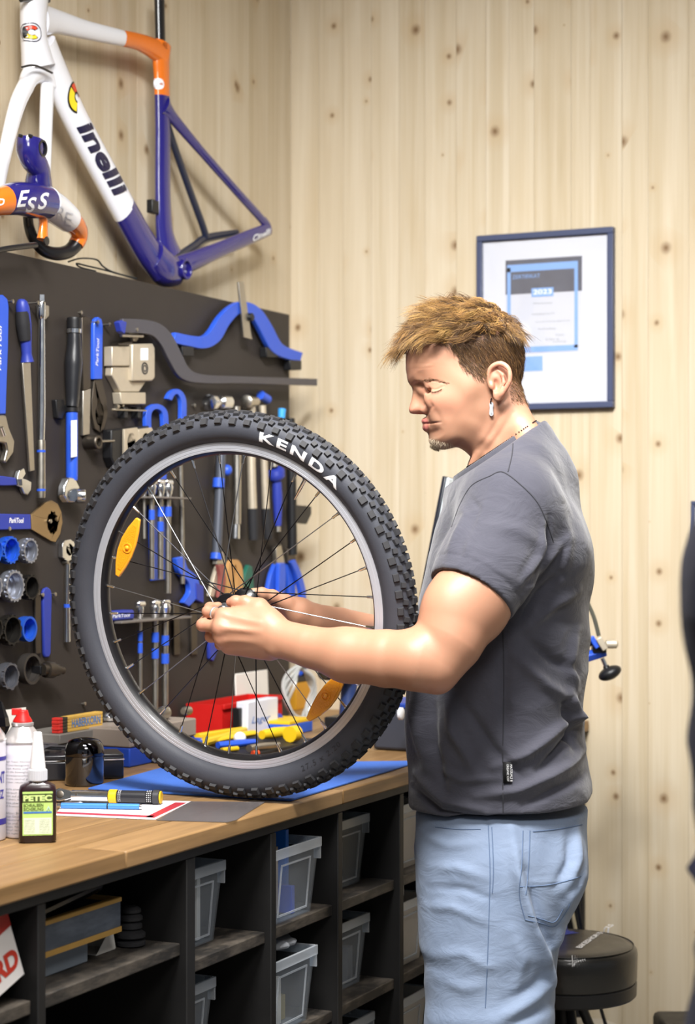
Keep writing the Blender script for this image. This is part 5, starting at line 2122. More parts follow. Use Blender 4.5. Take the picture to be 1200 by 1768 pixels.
# red and white carton leaning at the far left
cp = on_z(14, 1738, .729)
b = MB()
yv = Vector((0, .955, .0)); up_ = Vector((-.10, -.30, .95)).normalized(); c0 = Vector((-1.548, 2.240, .7297))
rt_ = Vector((0, 1, .32)).normalized(); rt_ = (rt_ - up_ * rt_.dot(up_)).normalized(); n_ = rt_.cross(up_)
if n_.x < 0: n_ = -n_
W_, H_ = .11, .105
base = [c0 - rt_ * W_, c0, c0 + up_ * H_, c0 - rt_ * W_ + up_ * H_]
lowest = min(q.z for q in base + [q - n_ * .035 for q in base])
base = [q + Vector((0, 0, .7297 - lowest)) for q in base]
b.prism(base, -n_ * .035)
carton = b.build('parts_carton', mat('white_carton', '#d9d4d2', .6), bevel=.0008)
recenter(carton, base[1]); tag(carton, 'white and red carton leaning in the leftmost cubbyhole', 'carton')
b = MB()
b.prism([base[3] + n_ * .0004, base[2] + n_ * .0004, base[2] - up_ * .03 + n_ * .0004, base[3] - up_ * .034 + n_ * .0004], n_ * .0003)
b.build('red_band', mat('carton_red', '#a8231c', .55), carton)
b = MB(); put_text(b, 'SRD', base[0] + rt_ * .032 + up_ * .016 + n_ * .0006, rt_, up_, .030, .074, bold=.05)
b.build('lettering', mat('carton_red_print', '#b5301f', .6), carton, smooth=False)
# ---------------------------------------------------------------- things on the worktop
def face_axes(p):
    n = Vector((CAMP.x - p.x, CAMP.y - p.y, 0)).normalized()
    up = Vector((0, 0, 1))
    return up.cross(n), up, n


def rrect(w, d, r, n=5):
    out = []
    for cx, cy, a0 in ((w / 2 - r, d / 2 - r, 0), (-w / 2 + r, d / 2 - r, 90), (-w / 2 + r, -d / 2 + r, 180), (w / 2 - r, -d / 2 + r, 270)):
        for i in range(n + 1):
            a = radians(a0 + 90 * i / n)
            out.append((cx + cos(a) * r, cy + sin(a) * r))
    return out


def loft(mb, secs, c, rx, ry, up=Vector((0, 0, 1))):
    """secs: (z, outline [(x, y)]); all outlines equally long."""
    n = len(secs[0][1])
    V, Fc = [], []
    for z, o in secs:
        V += [c + rx * x + ry * y + up * z for x, y in o]
    for i in range(len(secs) - 1):
        for k in range(n):
            k1 = (k + 1) % n
            Fc.append((i * n + k, i * n + k1, (i + 1) * n + k1, (i + 1) * n + k))
    Fc += [tuple(reversed(range(n))), tuple(range((len(secs) - 1) * n, len(secs) * n))]
    return mb.add(V, Fc)


Z0 = ZB + 0.0005
# --- threadlocker bottle
p = on_z(65, 1453, Z0); p.z = Z0
m_ = (p - CAMP).dot(FWD) / F
rx, up, n = face_axes(p)
bt = thing('glue_bottle', 'small black bottle with lime label and white nozzle at the front of the worktop', 'bottle', p)
W, D, Hh = 64 * m_, 34 * m_, 104 * m_
b = MB()
loft(b, [(0, rrect(W * .90, D * .86, .008)), (.003, rrect(W, D, .010)), (Hh * .86, rrect(W, D, .010)), (Hh * .93, rrect(W * .93, D * .94, .010)), (Hh * .97, rrect(W * .72, D * .8, .010)), (Hh, rrect(W * .5, D * .72, .010))], p, rx, n)
M_BOT = mat('dark_plum_bottle', '#241318', .28, coat=.3)
b.build('body', M_BOT, bt, angle=50)
b = MB()
r0 = 16.0 * m_
b.lathe(p + up * Hh, up, [(0, r0 * .8), (.0015, r0 * .8), (.002, r0), (.018, r0), (.0185, r0 * .93), (.020, r0 * .86)], 28)
for i in range(28):
    a = 2 * pi * i / 28
    b.box(p + up * (Hh + .010) + rx * (cos(a) * r0) + n * (sin(a) * r0), (.0012, .0012, .015), (rx, n, up))
b.build('cap', mat('cap_grey', '#c4c5cc', .5), bt)
b = MB()
b.lathe(p + up * (Hh + .0205), up, [(0, r0 * .84), (.003, r0 * .84), (.048, r0 * .50), (.054, r0 * .44), (.055, r0 * .3)], 24)
b.build('nozzle', mat('nozzle_white', '#f2f2f4', .35), bt, label='white tapered nozzle')
lc = p + n * (D / 2 + .0003) + up * (Hh * .13)
b = MB(); lw, lh = W * .80, Hh * .72
b.prism([lc - rx * lw / 2, lc + rx * lw / 2, lc + rx * lw / 2 + up * lh, lc - rx * lw / 2 + up * lh], n * .0004)
lab_ = b.build('label', mat('lime_label', '#b9dc7a', .5), bt, label='lime printed label')
q0 = lc + n * .0006
def strip(name, u0, u1, v0, v1, m, par=None, lift=0.0):
    b = MB(); o = q0 + n * lift - rx * lw / 2
    b.prism([o + rx * lw * u0 + up * lh * v0, o + rx * lw * u1 + up * lh * v0, o + rx * lw * u1 + up * lh * v1, o + rx * lw * u0 + up * lh * v1], n * .0002)
    return b.build(name, m, par or lab_, smooth=False)
M_LG = mat('label_dark_green', '#47562c', .5)
strip('title_band', .0, 1.0, .755, .955, M_LG)
strip('pale_panel', .04, .96, .03, .40, mat('label_pale', '#dfead0', .5))
strip('blue_strip', .03, .97, .505, .545, M_INKB)
b = MB(); put_text(b, 'PETEC', q0 + n * .0006 - rx * lw * .475 + up * lh * .785, rx, up, lh * .14, lw * .95, bold=.05)
b.build('lettering', mat('label_lime_print', '#c9e690', .5), lab_, smooth=False)
b = MB()
put_text(b, 'SCHRAUBEN', q0 + n * .0004 - rx * lw * .47 + up * lh * .655, rx, up, lh * .075, lw * .66, bold=.02)
put_text(b, 'SICHERUNG', q0 + n * .0004 - rx * lw * .47 + up * lh * .565, rx, up, lh * .075, lw * .66, bold=.02)
for i in range(9):
    for u0 in (.06, .56):
        put_text(b, 'mittelfest lösbar Gewinde'[i:i + 14], q0 + n * .0004 - rx * lw * (.5 - u0) + up * lh * (.345 - i * .036), rx, up, lh * .018, lw * .34)
b.build('small_print', M_LG, lab_, smooth=False)
b = MB(); o_ = q0 + n * .0005 + rx * lw * .36 + up * lh * .61
b.prism([o_ + rx * x * lw + up * y * lh for x, y in ((-.07, -.04), (0, .07), (.07, -.04), (.035, -.04), (0, .025), (-.035, -.04))], n * .0002)
b.build('emblem', mat('label_ice', '#b8d2cf', .5), lab_, smooth=False)


# --- spray cans
def can(px, py, wpx, hpx, label, cap, text_fn, body_mat):
    p = on_z(px, py, Z0); p.z = Z0
    m = (p - CAMP).dot(FWD) / F
    R, Hc = wpx / 2 * m, hpx * m
    rx, up, n = face_axes(p)
    root = thing('spray_can', label, 'spray can', p)
    b = MB()
    b.lathe(p, up, [(0, R * .90), (.001, R * .97), (.004, R), (Hc - .003, R), (Hc - .001, R * .99)], 48)
    body = b.build('body', body_mat, root, angle=40)
    b = MB()
    b.lathe(p + up * (Hc - .001), up, [(0, R * 1.0), (.001, R * 1.035), (.003, R * 1.035), (.004, R * .99), (.010, R * .92), (.020, R * .66), (.026, R * .52), (.027, R * .56), (.031, R * .56), (.032, R * .50)], 48)
    b.build('dome', mat('can_metal', '#d4d0d0', .3, .7), root, label='metal shoulder and crimp ring')
    if cap:
        b = MB()
        b.lathe(p + up * (Hc + .031), up, [(0, R * .50), (.003, R * .48), (.010, R * .33), (.018, R * .27), (.0185, R * .2)], 24)
        b.box(p + up * (Hc + .047) + rx * (-R * .3), (R * .5, R * .34, .010), (rx, n, up))
        b.build('spray_cap', M_RED, root, bevel=.0008, label='red spray nozzle')
    text_fn(root, body, p, R, Hc, rx, up, n)
    return root


def cyl_map(p, R, rx, n, lift=.0004):
    def fn(q):
        d = q - p
        a = d.dot(rx) / R
        return p + Vector((0, 0, d.z)) + rx * (sin(a) * (R + lift)) + n * (cos(a) * (R + lift))
    return fn


def text_a(root, body, p, R, Hc, rx, up, n):
    fn = cyl_map(p, R, rx, n)
    b = MB()
    lines = ['High Tech Mineralöl mit', 'Wasserfestigkeit, spülfest', 'Kugel, Kette und Wechsel', 'und alle beweglichen Teile', 'Korrosionsschutz, Kälte', 'Gummi neutral gegen', 'Sauber neutral geprüft', '', 'Leicht anwenden, vor', 'Gebrauch schütteln und', 'dünn auf die Kette', 'sprühen, kurz warten,', 'Reste abwischen. Nicht', 'auf Bremsen sprühen.', '', 'Gefahr: Behälter steht', 'unter Druck, kann bei', 'Erwärmung bersten. Von', 'Hitze und Funken fern', 'halten. Nicht rauchen.', 'Dampf nicht einatmen.', 'Kühl lagern 400 ml']
    for i, t in enumerate(lines):
        if t: put_text(b, t, p + rx * (-R * 1.02) + up * (Hc * (.80 - i * .036)), rx, up, .0030, min(R * 2.0, .0026 * len(t)), fn=fn)
    b.build('small_print', M_INKG, body, smooth=False)


def text_b(root, body, p, R, Hc, rx, up, n):
    fn = cyl_map(p, R, rx, n)
    M_PUR = mat('purple_print', '#3b3690', .5)
    b = MB()
    put_text(b, 'BRILLANT', p + rx * (-R * .55) + up * (Hc * .575), rx, up, .018, R * 1.68, bold=.03, fn=fn, sub=2)
    put_text(b, 'GLANZ', p + rx * (-R * .35) + up * (Hc * .42), rx, up, .014, R * 1.4, bold=.03, fn=fn, sub=2)
    b.build('lettering', M_PUR, body, smooth=False)
    for z0, z1 in ((.16, .22), (.80, .84)):
        b = MB(); b.lathe(p + up * (Hc * z0), up, [(0, R + .0003), (Hc * (z1 - z0), R + .0003)], 48, caps=False)
        b.build('colour_band', M_PUR, body)


can(39, 1443, 68, 162, 'white spray can with red nozzle behind the black bottle', True, text_a, mat('can_white', '#e6e2ea', .35, .15))
can(-22, 1449, 64, 172, 'pale spray can with purple lettering cut by the left edge', False, text_b, mat('can_pale', '#d9d7e0', .35, .2))

# --- black chrome tin with a domed lid
p = on_z(146, 1355, Z0); p.z = Z0
m_ = (p - CAMP).dot(FWD) / F
R = 33.5 * m_
tin = thing('domed_tin', 'glossy black tin with domed mirror lid in front of the black box', 'tin', p)
b = MB(); b.lathe(p, (0, 0, 1), [(0, R * .9), (.003, R * .97), (.006, R), (.055, R)], 48)
b.build('body', mat('black_gloss', '#0d0d10', .08, coat=1.0, spec=.8), tin)
b = MB(); b.lathe(p, (0, 0, 1), [(.0555, R * 1.0), (.057, R * 1.012), (.066, R * 1.0), (.076, R * .93), (.083, R * .78), (.087, R * .5), (.0885, R * .2), (.0886, .001)], 48)
b.build('lid', mat('dark_mirror', '#4b4a4e', .06, 1.0), tin, label='mirror finished domed lid')

# --- black box with a silver lid line, cables on it
A_, B_ = on_z(76, 1349, Z0), on_z(214, 1344.5, Z0)
A_.z = B_.z = Z0
ub = (B_ - A_).normalized(); db = Vector((0, 0, 1)).cross(ub)
xf, y0, y1 = A_.x, A_.y, B_.y
zt = on_x(213, 1301, B_.x).z
Lb = (B_ - A_).length
blk = thing('black_case', 'low black case with silver lid line behind the domed tin', 'case', A_ + ub * (Lb / 2) + db * .04)
def slab(z0, z1, g, name, m, bev):
    b = MB(); c = A_ + ub * (Lb / 2) + db * .0425; c.z = (z0 + z1) / 2
    b.box(c, (Lb + g, .085 + g, z1 - z0), (ub, db, Vector((0, 0, 1)))); return b.build(name, m, blk, bevel=bev)
slab(Z0, zt - .0125, 0, 'base', mat('case_black', '#15161c', .3, coat=.3), .003)
slab(zt - .0122, zt - .0098, .002, 'silver_line', M_CHROME, 0)
slab(zt - .0096, zt, 0, 'lid', mat('case_black2', '#1b1b20', .3, coat=.3), .003)
r3 = random.Random(2)
b = MB()
for i in range(5):
    z = zt + .004 + .0035 * (i % 3)
    x = xf - .050 + .009 * i
    P = [Vector((x, y0 + .004, z)), Vector((x + r3.uniform(-.006, .006), y0 + .03, z + .006 + .004 * (i % 2))), Vector((x + r3.uniform(-.006, .006), y0 + .055, z + .004)), Vector((x + .004, y0 + .085, z))]
    b.tube(spline(P, 5), .0030, 8)
cab = b.build('cable_coil', mat('cable_grey', '#3d3d44', .4)); recenter(cab, (xf - .03, y0 + .04, zt)); tag(cab, 'loose dark cables heaped on the black case', 'cables', kind='stuff')

# --- grey toolbox behind, with folding rule and chrome bell
xg = -2.135
gy0, gy1 = on_x(103, 1270, xg).y, on_x(208, 1270, xg).y
zg = on_x(140, 1262, xg).z
gb = thing('grey_case', 'dark grey case behind the black case, folding rule on top', 'case', (xg - .06, (gy0 + gy1) / 2, ZB))
b = MB(); b.span((xg - .10, gy0, Z0), (xg, gy1 - .004, zg - .020)); b.build('base', mat('case_grey', '#4a494b', .45), gb, bevel=.002)
b = MB(); b.span((xg - .102, gy0 - .002, zg - .0195), (xg + .002, gy1 - .002, zg)); b.build('lid', mat('case_grey_lid', '#77736e', .4), gb, bevel=.002)
b = MB(); b.span((xg - .004, gy1 - .0038, Z0), (xg + .004, gy1 + .004, zg - .0205)); b.build('corner_edge', M_STEEL, gb, label='bright metal corner edge')
rule = thing('folding_rule', 'yellow wooden folding rule with red tips on the grey case', 'rule', (xg - .03, gy0 + .05, zg))
RY0, RY1 = on_x(101, 1240, xg - .01).y, on_x(176, 1230, xg - .01).y
M_RULE = mat('rule_yellow', '#d9ae52', .5, var=.08)
for i in range(5):
    z = zg + .0004 + i * .0062
    b = MB(); b.span((xg - .026, RY0 + .030, z), (xg - .008, RY1, z + .0058)); sl_ = b.build('slat', M_RULE, rule, bevel=.0008)
    b = MB(); b.span((xg - .0262, RY0 + .013, z), (xg - .0078, RY0 + .0298, z + .0058)); b.build('dark_hinge', mat('rule_dark', '#3a3426', .5), sl_, bevel=.0008)
    b = MB(); b.span((xg - .026, RY0 - .001 * (i % 2), z), (xg - .008, RY0 + .0128, z + .0058)); b.build('red_tip', mat('rule_red', '#d2322a', .5), sl_, bevel=.001)
b = MB(); put_text(b, 'HABERKORN', (xg - .0076, RY0 + .044, zg + .008), (0, 1, 0), (0, 0, 1), .017, .105, bold=.03)
b.build('lettering', mat('rule_blue', '#5a83b4', .5), rule, smooth=False)
p = on_x(190, 1262, xg - .03); p.z = zg + .0005
b = MB(); b.lathe(p, (0, 0, 1), [(0, .008), (.003, .009), (.006, .0145), (.013, .017), (.020, .0145), (.025, .008), (.027, .002)], 28)
bell = b.build('chrome_knob', M_CHROME); recenter(bell, p); tag(bell, 'round chrome knob on the right end of the grey case', 'knob')

# --- blue and cream case beside the tyre
xc = on_z(262, 1318, ZB).x
cy0, cy1 = on_x(224, 1325, xc).y, on_x(337, 1300, xc).y
zc0, zc1 = on_x(300, 1277, xc).z, on_x(300, 1246, xc).z
cc = thing('blue_case', 'blue case with cream lid standing behind the wheel\'s lower left', 'case', (xc - .07, (cy0 + cy1) / 2, ZB))
b = MB(); b.span((xc - .12, cy0, Z0), (xc, cy1, zc0)); b.build('base', mat('case_blue', '#2147b0', .4), cc, bevel=.003)
b = MB(); b.span((xc - .122, cy0 - .001, zc0 + .0004), (xc + .002, cy1 + .002, zc1)); b.build('lid', mat('case_cream', '#93877c', .5), cc, bevel=.003)
for i, (px, h_) in enumerate(((262, .010), (282, .014), (322, .010))):
    q = on_x(px, 1240, xc - .04); q.z = zc1 + .0006
    b = MB(); b.lathe(q + Vector((0, 0, h_)), (0, 1, 0), [(-.014, h_ * .7), (-.006, h_), (.010, h_), (.016, h_ * .5)], 18)
    o = b.build('steel_fitting', M_STEEL); recenter(o, q); tag(o, ('left', 'middle', 'right')[i] + ' steel fitting lying on the cream lidded case', 'fitting', 'steel fittings on the case')

# --- white card and black part at the far left
xw = BX + .04
b = MB()
c = [on_x(8, 1292, xw), on_x(45, 1287, xw), on_x(45, 1221, xw - .02), on_x(8, 1226, xw - .02)]
dz = Z0 - min(c[0].z, c[1].z)
c[0].z = c[1].z = Z0
b.prism(c, (-.0012, 0, 0))
o = b.build('white_card', M_PAPER); recenter(o, c[0]); tag(o, 'white card leaning on the tool board behind the spray can', 'card')
p = on_z(-2, 1338, Z0); p.z = Z0
b = MB(); m_ = (p - CAMP).dot(FWD) / F
b.lathe(p, (0, 0, 1), [(0, 14 * m_), (.02, 14 * m_), (70 * m_, 14 * m_), (85 * m_, 20 * m_), (100 * m_, 17 * m_), (125 * m_, 7 * m_), (128 * m_, 2 * m_)], 10)
o = b.build('black_bottle', mat('black_shiny', '#0f0f12', .12, coat=.6), smooth=False); recenter(o, p); tag(o, 'shiny black faceted bottle cut by the left edge behind the cans', 'bottle')

# --- torque wrench lying on the worktop
pa, pb = on_z(92, 1372, ZB + .014), on_z(284, 1376, ZB + .014)
pa.z = pb.z = ZB + .0132
ax_ = (pb - pa).normalized(); L_ = (pb - pa).length
tw = thing('torque_wrench', 'small chrome torque wrench with yellow and black grip lying on the worktop', 'torque wrench', (pa + pb) / 2 - Vector((0, 0, .0132)))
m_ = (pa - CAMP).dot(FWD) / F
k_ = L_ / 192
b = MB(); b.lathe(pa, ax_, [(32 * k_, .0085), (33 * k_, .0098), (96 * k_, .0098), (97 * k_, .009)], 24); b.build('tube', M_CHROME, tw)
b = MB(); side = ax_.cross(Vector((0, 0, 1))).normalized()
ho = [(0, 0)] ; hd_ = []
for i in range(20):
    a = pi / 2 + pi * i / 19; hd_.append((13 * k_ + cos(a) * 13 * k_, sin(a) * .0145))
hd_ += [(26 * k_, -.011), (34 * k_, -.008), (34 * k_, .008), (26 * k_, .011)]
vz = (Vector((CAMP.x, CAMP.y, 2.2)) - pa).normalized(); vz = (vz - ax_ * vz.dot(ax_)).normalized(); hv = vz.cross(ax_)
b.prism([pa + ax_ * x + hv * (y * .80) - vz * .0055 for x, y in hd_], vz * .011)
b.build('ratchet_head', M_CHROME, tw, bevel=.0015)
b = MB(); b.lathe(pa + ax_ * (13 * k_) + vz * .0056, vz, [(0, .0068), (.0012, .0068), (.0018, .005)], 20); b.build('drive_boss', M_DSTEEL, tw)
b = MB(); b.lathe(pa + ax_ * (42 * k_) + vz * .0094, vz, [(0, .0022), (.0008, .0022)], 12); b.build('pin', M_DSTEEL, tw)
for nm, t0, t1, r_, mm, lb in (('yellow_collar', 97.5, 111, .0122, M_YEL, 'yellow collar'), ('grip', 111.2, 162, .0110, mat('grip_charcoal', '#26262a', .35, coat=.2), 'black grip'), ('scale_ring', 162.2, 173, .0114, M_BLACK, None), ('end_knob', 173.2, 184, .0128, mat('knob_grey', '#3a3a3e', .4), None), ('end_cap', 184.2, 187, .0110, M_YEL, 'yellow end cap')):
    b = MB(); b.lathe(pa, ax_, [(t0 * k_, r_ * .94), ((t0 + .8) * k_, r_), ((t1 - .8) * k_, r_), (t1 * k_, r_ * .94)], 28); b.build(nm, mm, tw, label=lb)
b = MB()
for t in (115, 118, 164, 167, 170):
    for j in range(-3, 4):
        d_ = vz * cos(j * .32) + hv * sin(j * .32)
        b.box(pa + ax_ * (t * k_) + d_ * .0112, (.0011, .0016, .0012), (ax_, d_.cross(ax_), d_))
tag(b.build('scale_marks', M_INKW, tw, smooth=False), kind='stuff')

# --- blue pen on the paper
pa2, pb2 = on_z(99, 1391, ZB + .006), on_z(245, 1393, ZB + .006)
pa2.z = pb2.z = ZB + .0062
ap = (pb2 - pa2).normalized(); Lp = (pb2 - pa2).length; kp = Lp / 146
pen = thing('pen', 'blue metal pen lying in front of the torque wrench', 'pen', (pa2 + pb2) / 2 - Vector((0, 0, .005)))
M_PEN = mat('pen_blue', '#4f8fd6', .3, .35)
b = MB(); b.lathe(pa2, ap, [(7 * kp, .0049), (86 * kp, .0052)], 20); b.build('cap', M_PEN, pen)
b = MB(); b.lathe(pa2, ap, [(86.4 * kp, .0044), (88 * kp, .0044)], 20); b.build('joint', M_BLACK, pen)
b = MB(); b.lathe(pa2, ap, [(88.3 * kp, .0052), (142 * kp, .0050)], 20); b.build('barrel', M_PEN, pen)
b = MB(); b.lathe(pa2, ap, [(0, .0035), (1 * kp, .0044), (6.7 * kp, .0046)], 20); b.lathe(pa2, ap, [(142.3 * kp, .0049), (146 * kp, .0047)], 20)
tag(b.build('end_trim', M_CHROME, pen), kind='stuff')
b = MB(); vp = (CAMP - pa2).normalized(); vp = (vp - ap * vp.dot(ap)).normalized(); q = pa2 + ap * (8 * kp) + Vector((0, 0, .0058)) + side * .0
b.box(q + ap * (18 * kp), (36 * kp, .0016, .0012), (ap, side, Vector((0, 0, 1)))); b.build('clip', M_CHROME, pen, bevel=.0004)
b = MB(); put_text(b, 'stylo', pa2 + ap * (40 * kp) + vp * .0054 - vp.cross(ap) * .001, ap, vp.cross(ap), .003, .014)
# --- paper sheet and plastic sleeve
def sheet(name, label, cat, pts, t, m, z=Z0):
    b = MB(); P = [on_z(x, y, z) for x, y in pts]
    for q in P: q.z = z
    b.prism(P, (0, 0, t)); o = b.build(name, m, smooth=False)
    c = sum(P, Vector()) / len(P); recenter(o, (c.x, c.y, z)); return tag(o, label, cat), P
M_SHEET = mat('glossy_white_sheet', '#e4dfe2', .35)
sh, _ = sheet('leaflet', 'white and red leaflet under the pen and torque wrench', 'leaflet', [(94, 1408), (268, 1415.5), (330, 1384), (118, 1378)], .0006, M_SHEET)
M_LRED = mat('leaflet_red', '#b0323c', .4)
for i, poly in enumerate(([(97, 1404.5), (262, 1411.5), (267, 1408.5), (99, 1401.5)], [(251, 1411), (266, 1412), (322, 1386), (303, 1385.5)])):
    b = MB(); P = [on_z(x, y, Z0 + .0007) for x, y in poly]
    for q in P: q.z = Z0 + .0007
    b.prism(P, (0, 0, .0002)); b.build('red_stripe', M_LRED, sh, smooth=False)
M_SLEEVE = clear_mat('grey_film', '#6f6a6c', .42)
sheet('plastic_sleeve', 'see-through grey plastic sleeve lying flat beside the leaflet', 'plastic sleeve', [(270, 1416.5), (392, 1420), (408, 1416), (458, 1385), (330, 1384.2)], .0008, M_SLEEVE)

# ---------------------------------------------------------------- clutter at the back of the worktop, seen through the wheel
def up_box(name, label, cat, px0, px1, pyb, pyt, depth, m, bevel=.002, group=None, z=Z0):
    """Box standing on the worktop: front face along the bench, between two picture columns."""
    x = on_z((px0 + px1) / 2, pyb, z).x
    a, c = on_x(px0, pyb, x), on_x(px1, pyb, x)
    zt = on_x((px0 + px1) / 2, pyt, x).z
    b = MB(); b.span((x - depth, a.y, z), (x, c.y, zt))
    o = b.build(name, m, bevel=bevel); recenter(o, (x - depth / 2, (a.y + c.y) / 2, z))
    if label: tag(o, label, cat, group)
    return o, x, a.y, c.y, zt


tray, tx, ty0, ty1, tz = up_box('work_tray', 'long black tray of hand tools behind the wheel', 'tray', 369, 556, 1303, 1296, .33, mat('tray_black', '#1e1d1e', .55))
TZ = tz + .0006


def lying(name, label, cat, pts, r, m, z=None, flat=1.0, seg=12, group=None, sp=5):
    P = []
    for x, y in pts:
        q = on_z(x, y, (z or TZ) + 0.004); P.append(q)
    rr = r if isinstance(r, list) else [r] * len(P)
    for q, r_ in zip(P, rr): q.z = (z or TZ) + max(rr) * flat + .0004
    S_ = spline(P, sp); R_i = list(np.interp(np.linspace(0, len(rr) - 1, len(S_)), range(len(rr)), rr))
    b = MB(); b.tube(S_, R_i, seg, flat=1.0)
    if flat != 1.0:
        zc = (z or TZ) + max(rr) * flat + .0004
        b.v = [(v[0], v[1], zc + (v[2] - zc) * flat) for v in b.v]
    o = b.build(name, m); recenter(o, sum(P, Vector()) / len(P))
    if label: tag(o, label, cat, group)
    return o


def pliers(label, a, b_, c, m):
    """Two handles from c1/c2 to the joint, steel jaws to the tip; points in the picture, lying on the tray."""
    z = TZ + .012
    J_ = on_z(b_[0], b_[1], z); J_.z = z
    root = thing('pliers', label, 'pliers', (J_.x, J_.y, TZ))
    for e in c:
        q = on_z(e[0], e[1], z); q.z = z
        mid = (q + J_) / 2 + (q - J_).cross(Vector((0, 0, 1))).normalized() * (.008 if e is c[0] else -.008)
        b = MB(); b.tube(bez(J_, mid, q, 8), list(np.linspace(.006, .010, 9)), 10); b.build('handle', m, root)
    t = on_z(a[0], a[1], z); t.z = z
    b = MB(); b.tube([J_ - (t - J_) * .25, J_, t], [.008, .010, .003], 8); b.build('jaws', M_STEEL, root)
    return root


pliers('yellow handled pliers in the black tray behind the wheel', (448, 1253), (428, 1258), [(340, 1274), (352, 1282)], M_YEL)
lying('utility_knife', 'yellow and blue utility knife lying in the black tray', 'knife', [(366, 1284), (402, 1276), (438, 1270)], [.011, .015, .012], M_YEL, flat=.6)
lying('blue_tool', 'blue handled tool lying under the yellow knife', 'tool', [(376, 1291), (412, 1288), (440, 1285)], [.009, .011, .008], M_BLUE, flat=.8)
lying('screwdriver', 'yellow handled screwdriver with steel shaft in the tray', 'screwdriver', [(452, 1276), (472, 1273), (496, 1270)], [.010, .013, .011], M_YEL)
lying('mallet_head', 'round yellow mallet head at the right end of the tray', 'mallet', [(500, 1279), (511, 1277)], [.018, .018], M_YEL, sp=2)
lying('blue_tube', 'dark blue tube lying across the back of the tray', 'tube', [(436, 1258), (462, 1254), (482, 1252)], .016, M_BLUE2)
lying('pencil', 'small yellow pencil at the front of the tray', 'pencil', [(383, 1297), (410, 1294)], .0055, M_YEL)
lying('steel_punch', 'pale steel punch at the front of the tray', 'punch', [(430, 1296), (455, 1292), (482, 1289)], [.008, .008, .005], M_STEEL)
lying('orange_bit', 'tiny orange bit at the front edge of the tray', 'bit', [(436, 1303), (446, 1302)], .006, mat('orange_plastic', '#e0542a', .4))
q = on_z(414, 1286, TZ); b = MB(); b.ball((q.x, q.y, TZ + .0145), .014, 16, 10); o = b.build('white_ball', M_WHITE); recenter(o, (q.x, q.y, TZ)); tag(o, 'small white ball among the tools in the tray', 'ball')
up_box('small_blue_box', 'small blue box at the left end of the tray', 'box', 338, 362, 1299, 1277, .05, mat('box_blue', '#1f57c4', .4), z=Z0)
xb = -2.14
def back_box(name, label, cat, px0, px1, pyb, pyt, x, d, m, lean=0.0, bevel=.002, z=Z0):
    a, c = on_x(px0, pyb, x), on_x(px1, pyb, x)
    zt = on_x((px0 + px1) / 2, pyt, x).z
    b = MB(); b.prism([(x, a.y, z), (x, c.y, z), (x - lean, c.y, zt), (x - lean, a.y, zt)], (-d, 0, 0))
    o = b.build(name, m, bevel=bevel); recenter(o, (x, (a.y + c.y) / 2, z))
    return tag(o, label, cat), a.y, c.y, zt


rb = thing('red_bin', 'red open fronted plastic bin at the back of the worktop', 'bin', (-2.17, on_x(410, 1240, -2.14).y, ZB))
a, c = on_x(384, 1240, -2.14).y, on_x(487, 1240, -2.14).y
zt = on_x(410, 1213, -2.14).z
b = MB(); b.span((-2.235, a, Z0), (-2.14, c, Z0 + .004)); b.span((-2.235, a, Z0 + .004), (-2.229, c, zt)); b.span((-2.146, a, Z0 + .004), (-2.14, c, zt)); b.span((-2.229, a, Z0 + .004), (-2.146, a + .006, zt)); b.span((-2.229, c - .006, Z0 + .004), (-2.146, c, zt))
b.build('body', M_RED, rb)
b = MB(); b.span((-2.140, a - .002, zt - .010), (-2.134, c + .002, zt + .001)); b.build('lip', M_RED, rb, bevel=.001)
back_box('sign_panel', 'white panel leaning on the tool board behind the red bin', 'panel', 410, 466, 1225, 1160, -2.238, .004, M_PAPER, lean=.006, z=Z0)
wc, a, c, zt = back_box('white_box', 'white box with blue lettering in front of the red bin', 'box', 428, 480, 1250, 1208, -2.085, .03, mat('white_box', '#d8dae4', .5), z=Z0)
b = MB(); put_text(b, 'Lager', (-2.0843, a + .018, Z0 + (zt - Z0) * .34), (0, 1, 0), (0, 0, 1), (zt - Z0) * .24, (c - a) * .62, shear=.3)
b.build('lettering', M_INKB, wc, smooth=False)
bk, a, c, zt = back_box('black_block', 'black block standing between the red bin and the white box', 'block', 414, 424, 1250, 1222, -2.10, .02, M_BLACK)
bb, a, c, zt = back_box('blue_toolbox', 'blue box with yellow lid edge near the far end of the worktop', 'box', 500, 540, 1268, 1248, -2.03, .10, mat('box_blue', '#1f57c4', .4))
b = MB(); b.span((-2.13, a, zt + .0003), (-2.03, c, zt + .008)); b.build('lid', M_YEL, bb, bevel=.001, label='yellow lid')
# cable coil, cordless tool and charger at the far end
q = on_z(520, 1243, Z0); b = MB()
for i in range(4):
    cc_ = Vector((-2.12 - .002 * i, on_x(520, 1215, -2.12).y, on_x(520, 1214, -2.12).z))
    R_ = .060 + .004 * i
    b.tube([cc_ + Vector((.010 * sin(3 * q_ + i), cos(q_) * R_, sin(q_) * R_)) for q_ in np.linspace(0, 2 * pi, 40, endpoint=False)], .0045, 8, closed=True)
lowz = min(v[2] for v in b.v); b.v = [(v[0], v[1], v[2] - lowz + Z0) for v in b.v]
o = b.build('tube_coil', clear_mat('milky_tube', '#c8c8c4', .5)); recenter(o, (-2.12, cc_.y, Z0)); tag(o, 'coil of pale tubing standing at the far end of the worktop', 'tubing coil')
dr = thing('cordless_drill', 'dark blue cordless drill at the far end of the worktop behind the reflector', 'drill', on_z(600, 1268, Z0))
pz = on_z(600, 1268, Z0); M_DR = mat('drill_blue', '#22335f', .45, var=.1)
b = MB(); b.box(pz + Vector((0, 0, .022)), (.075, .10, .043)); b.build('battery', M_BLACK, dr, bevel=.004)
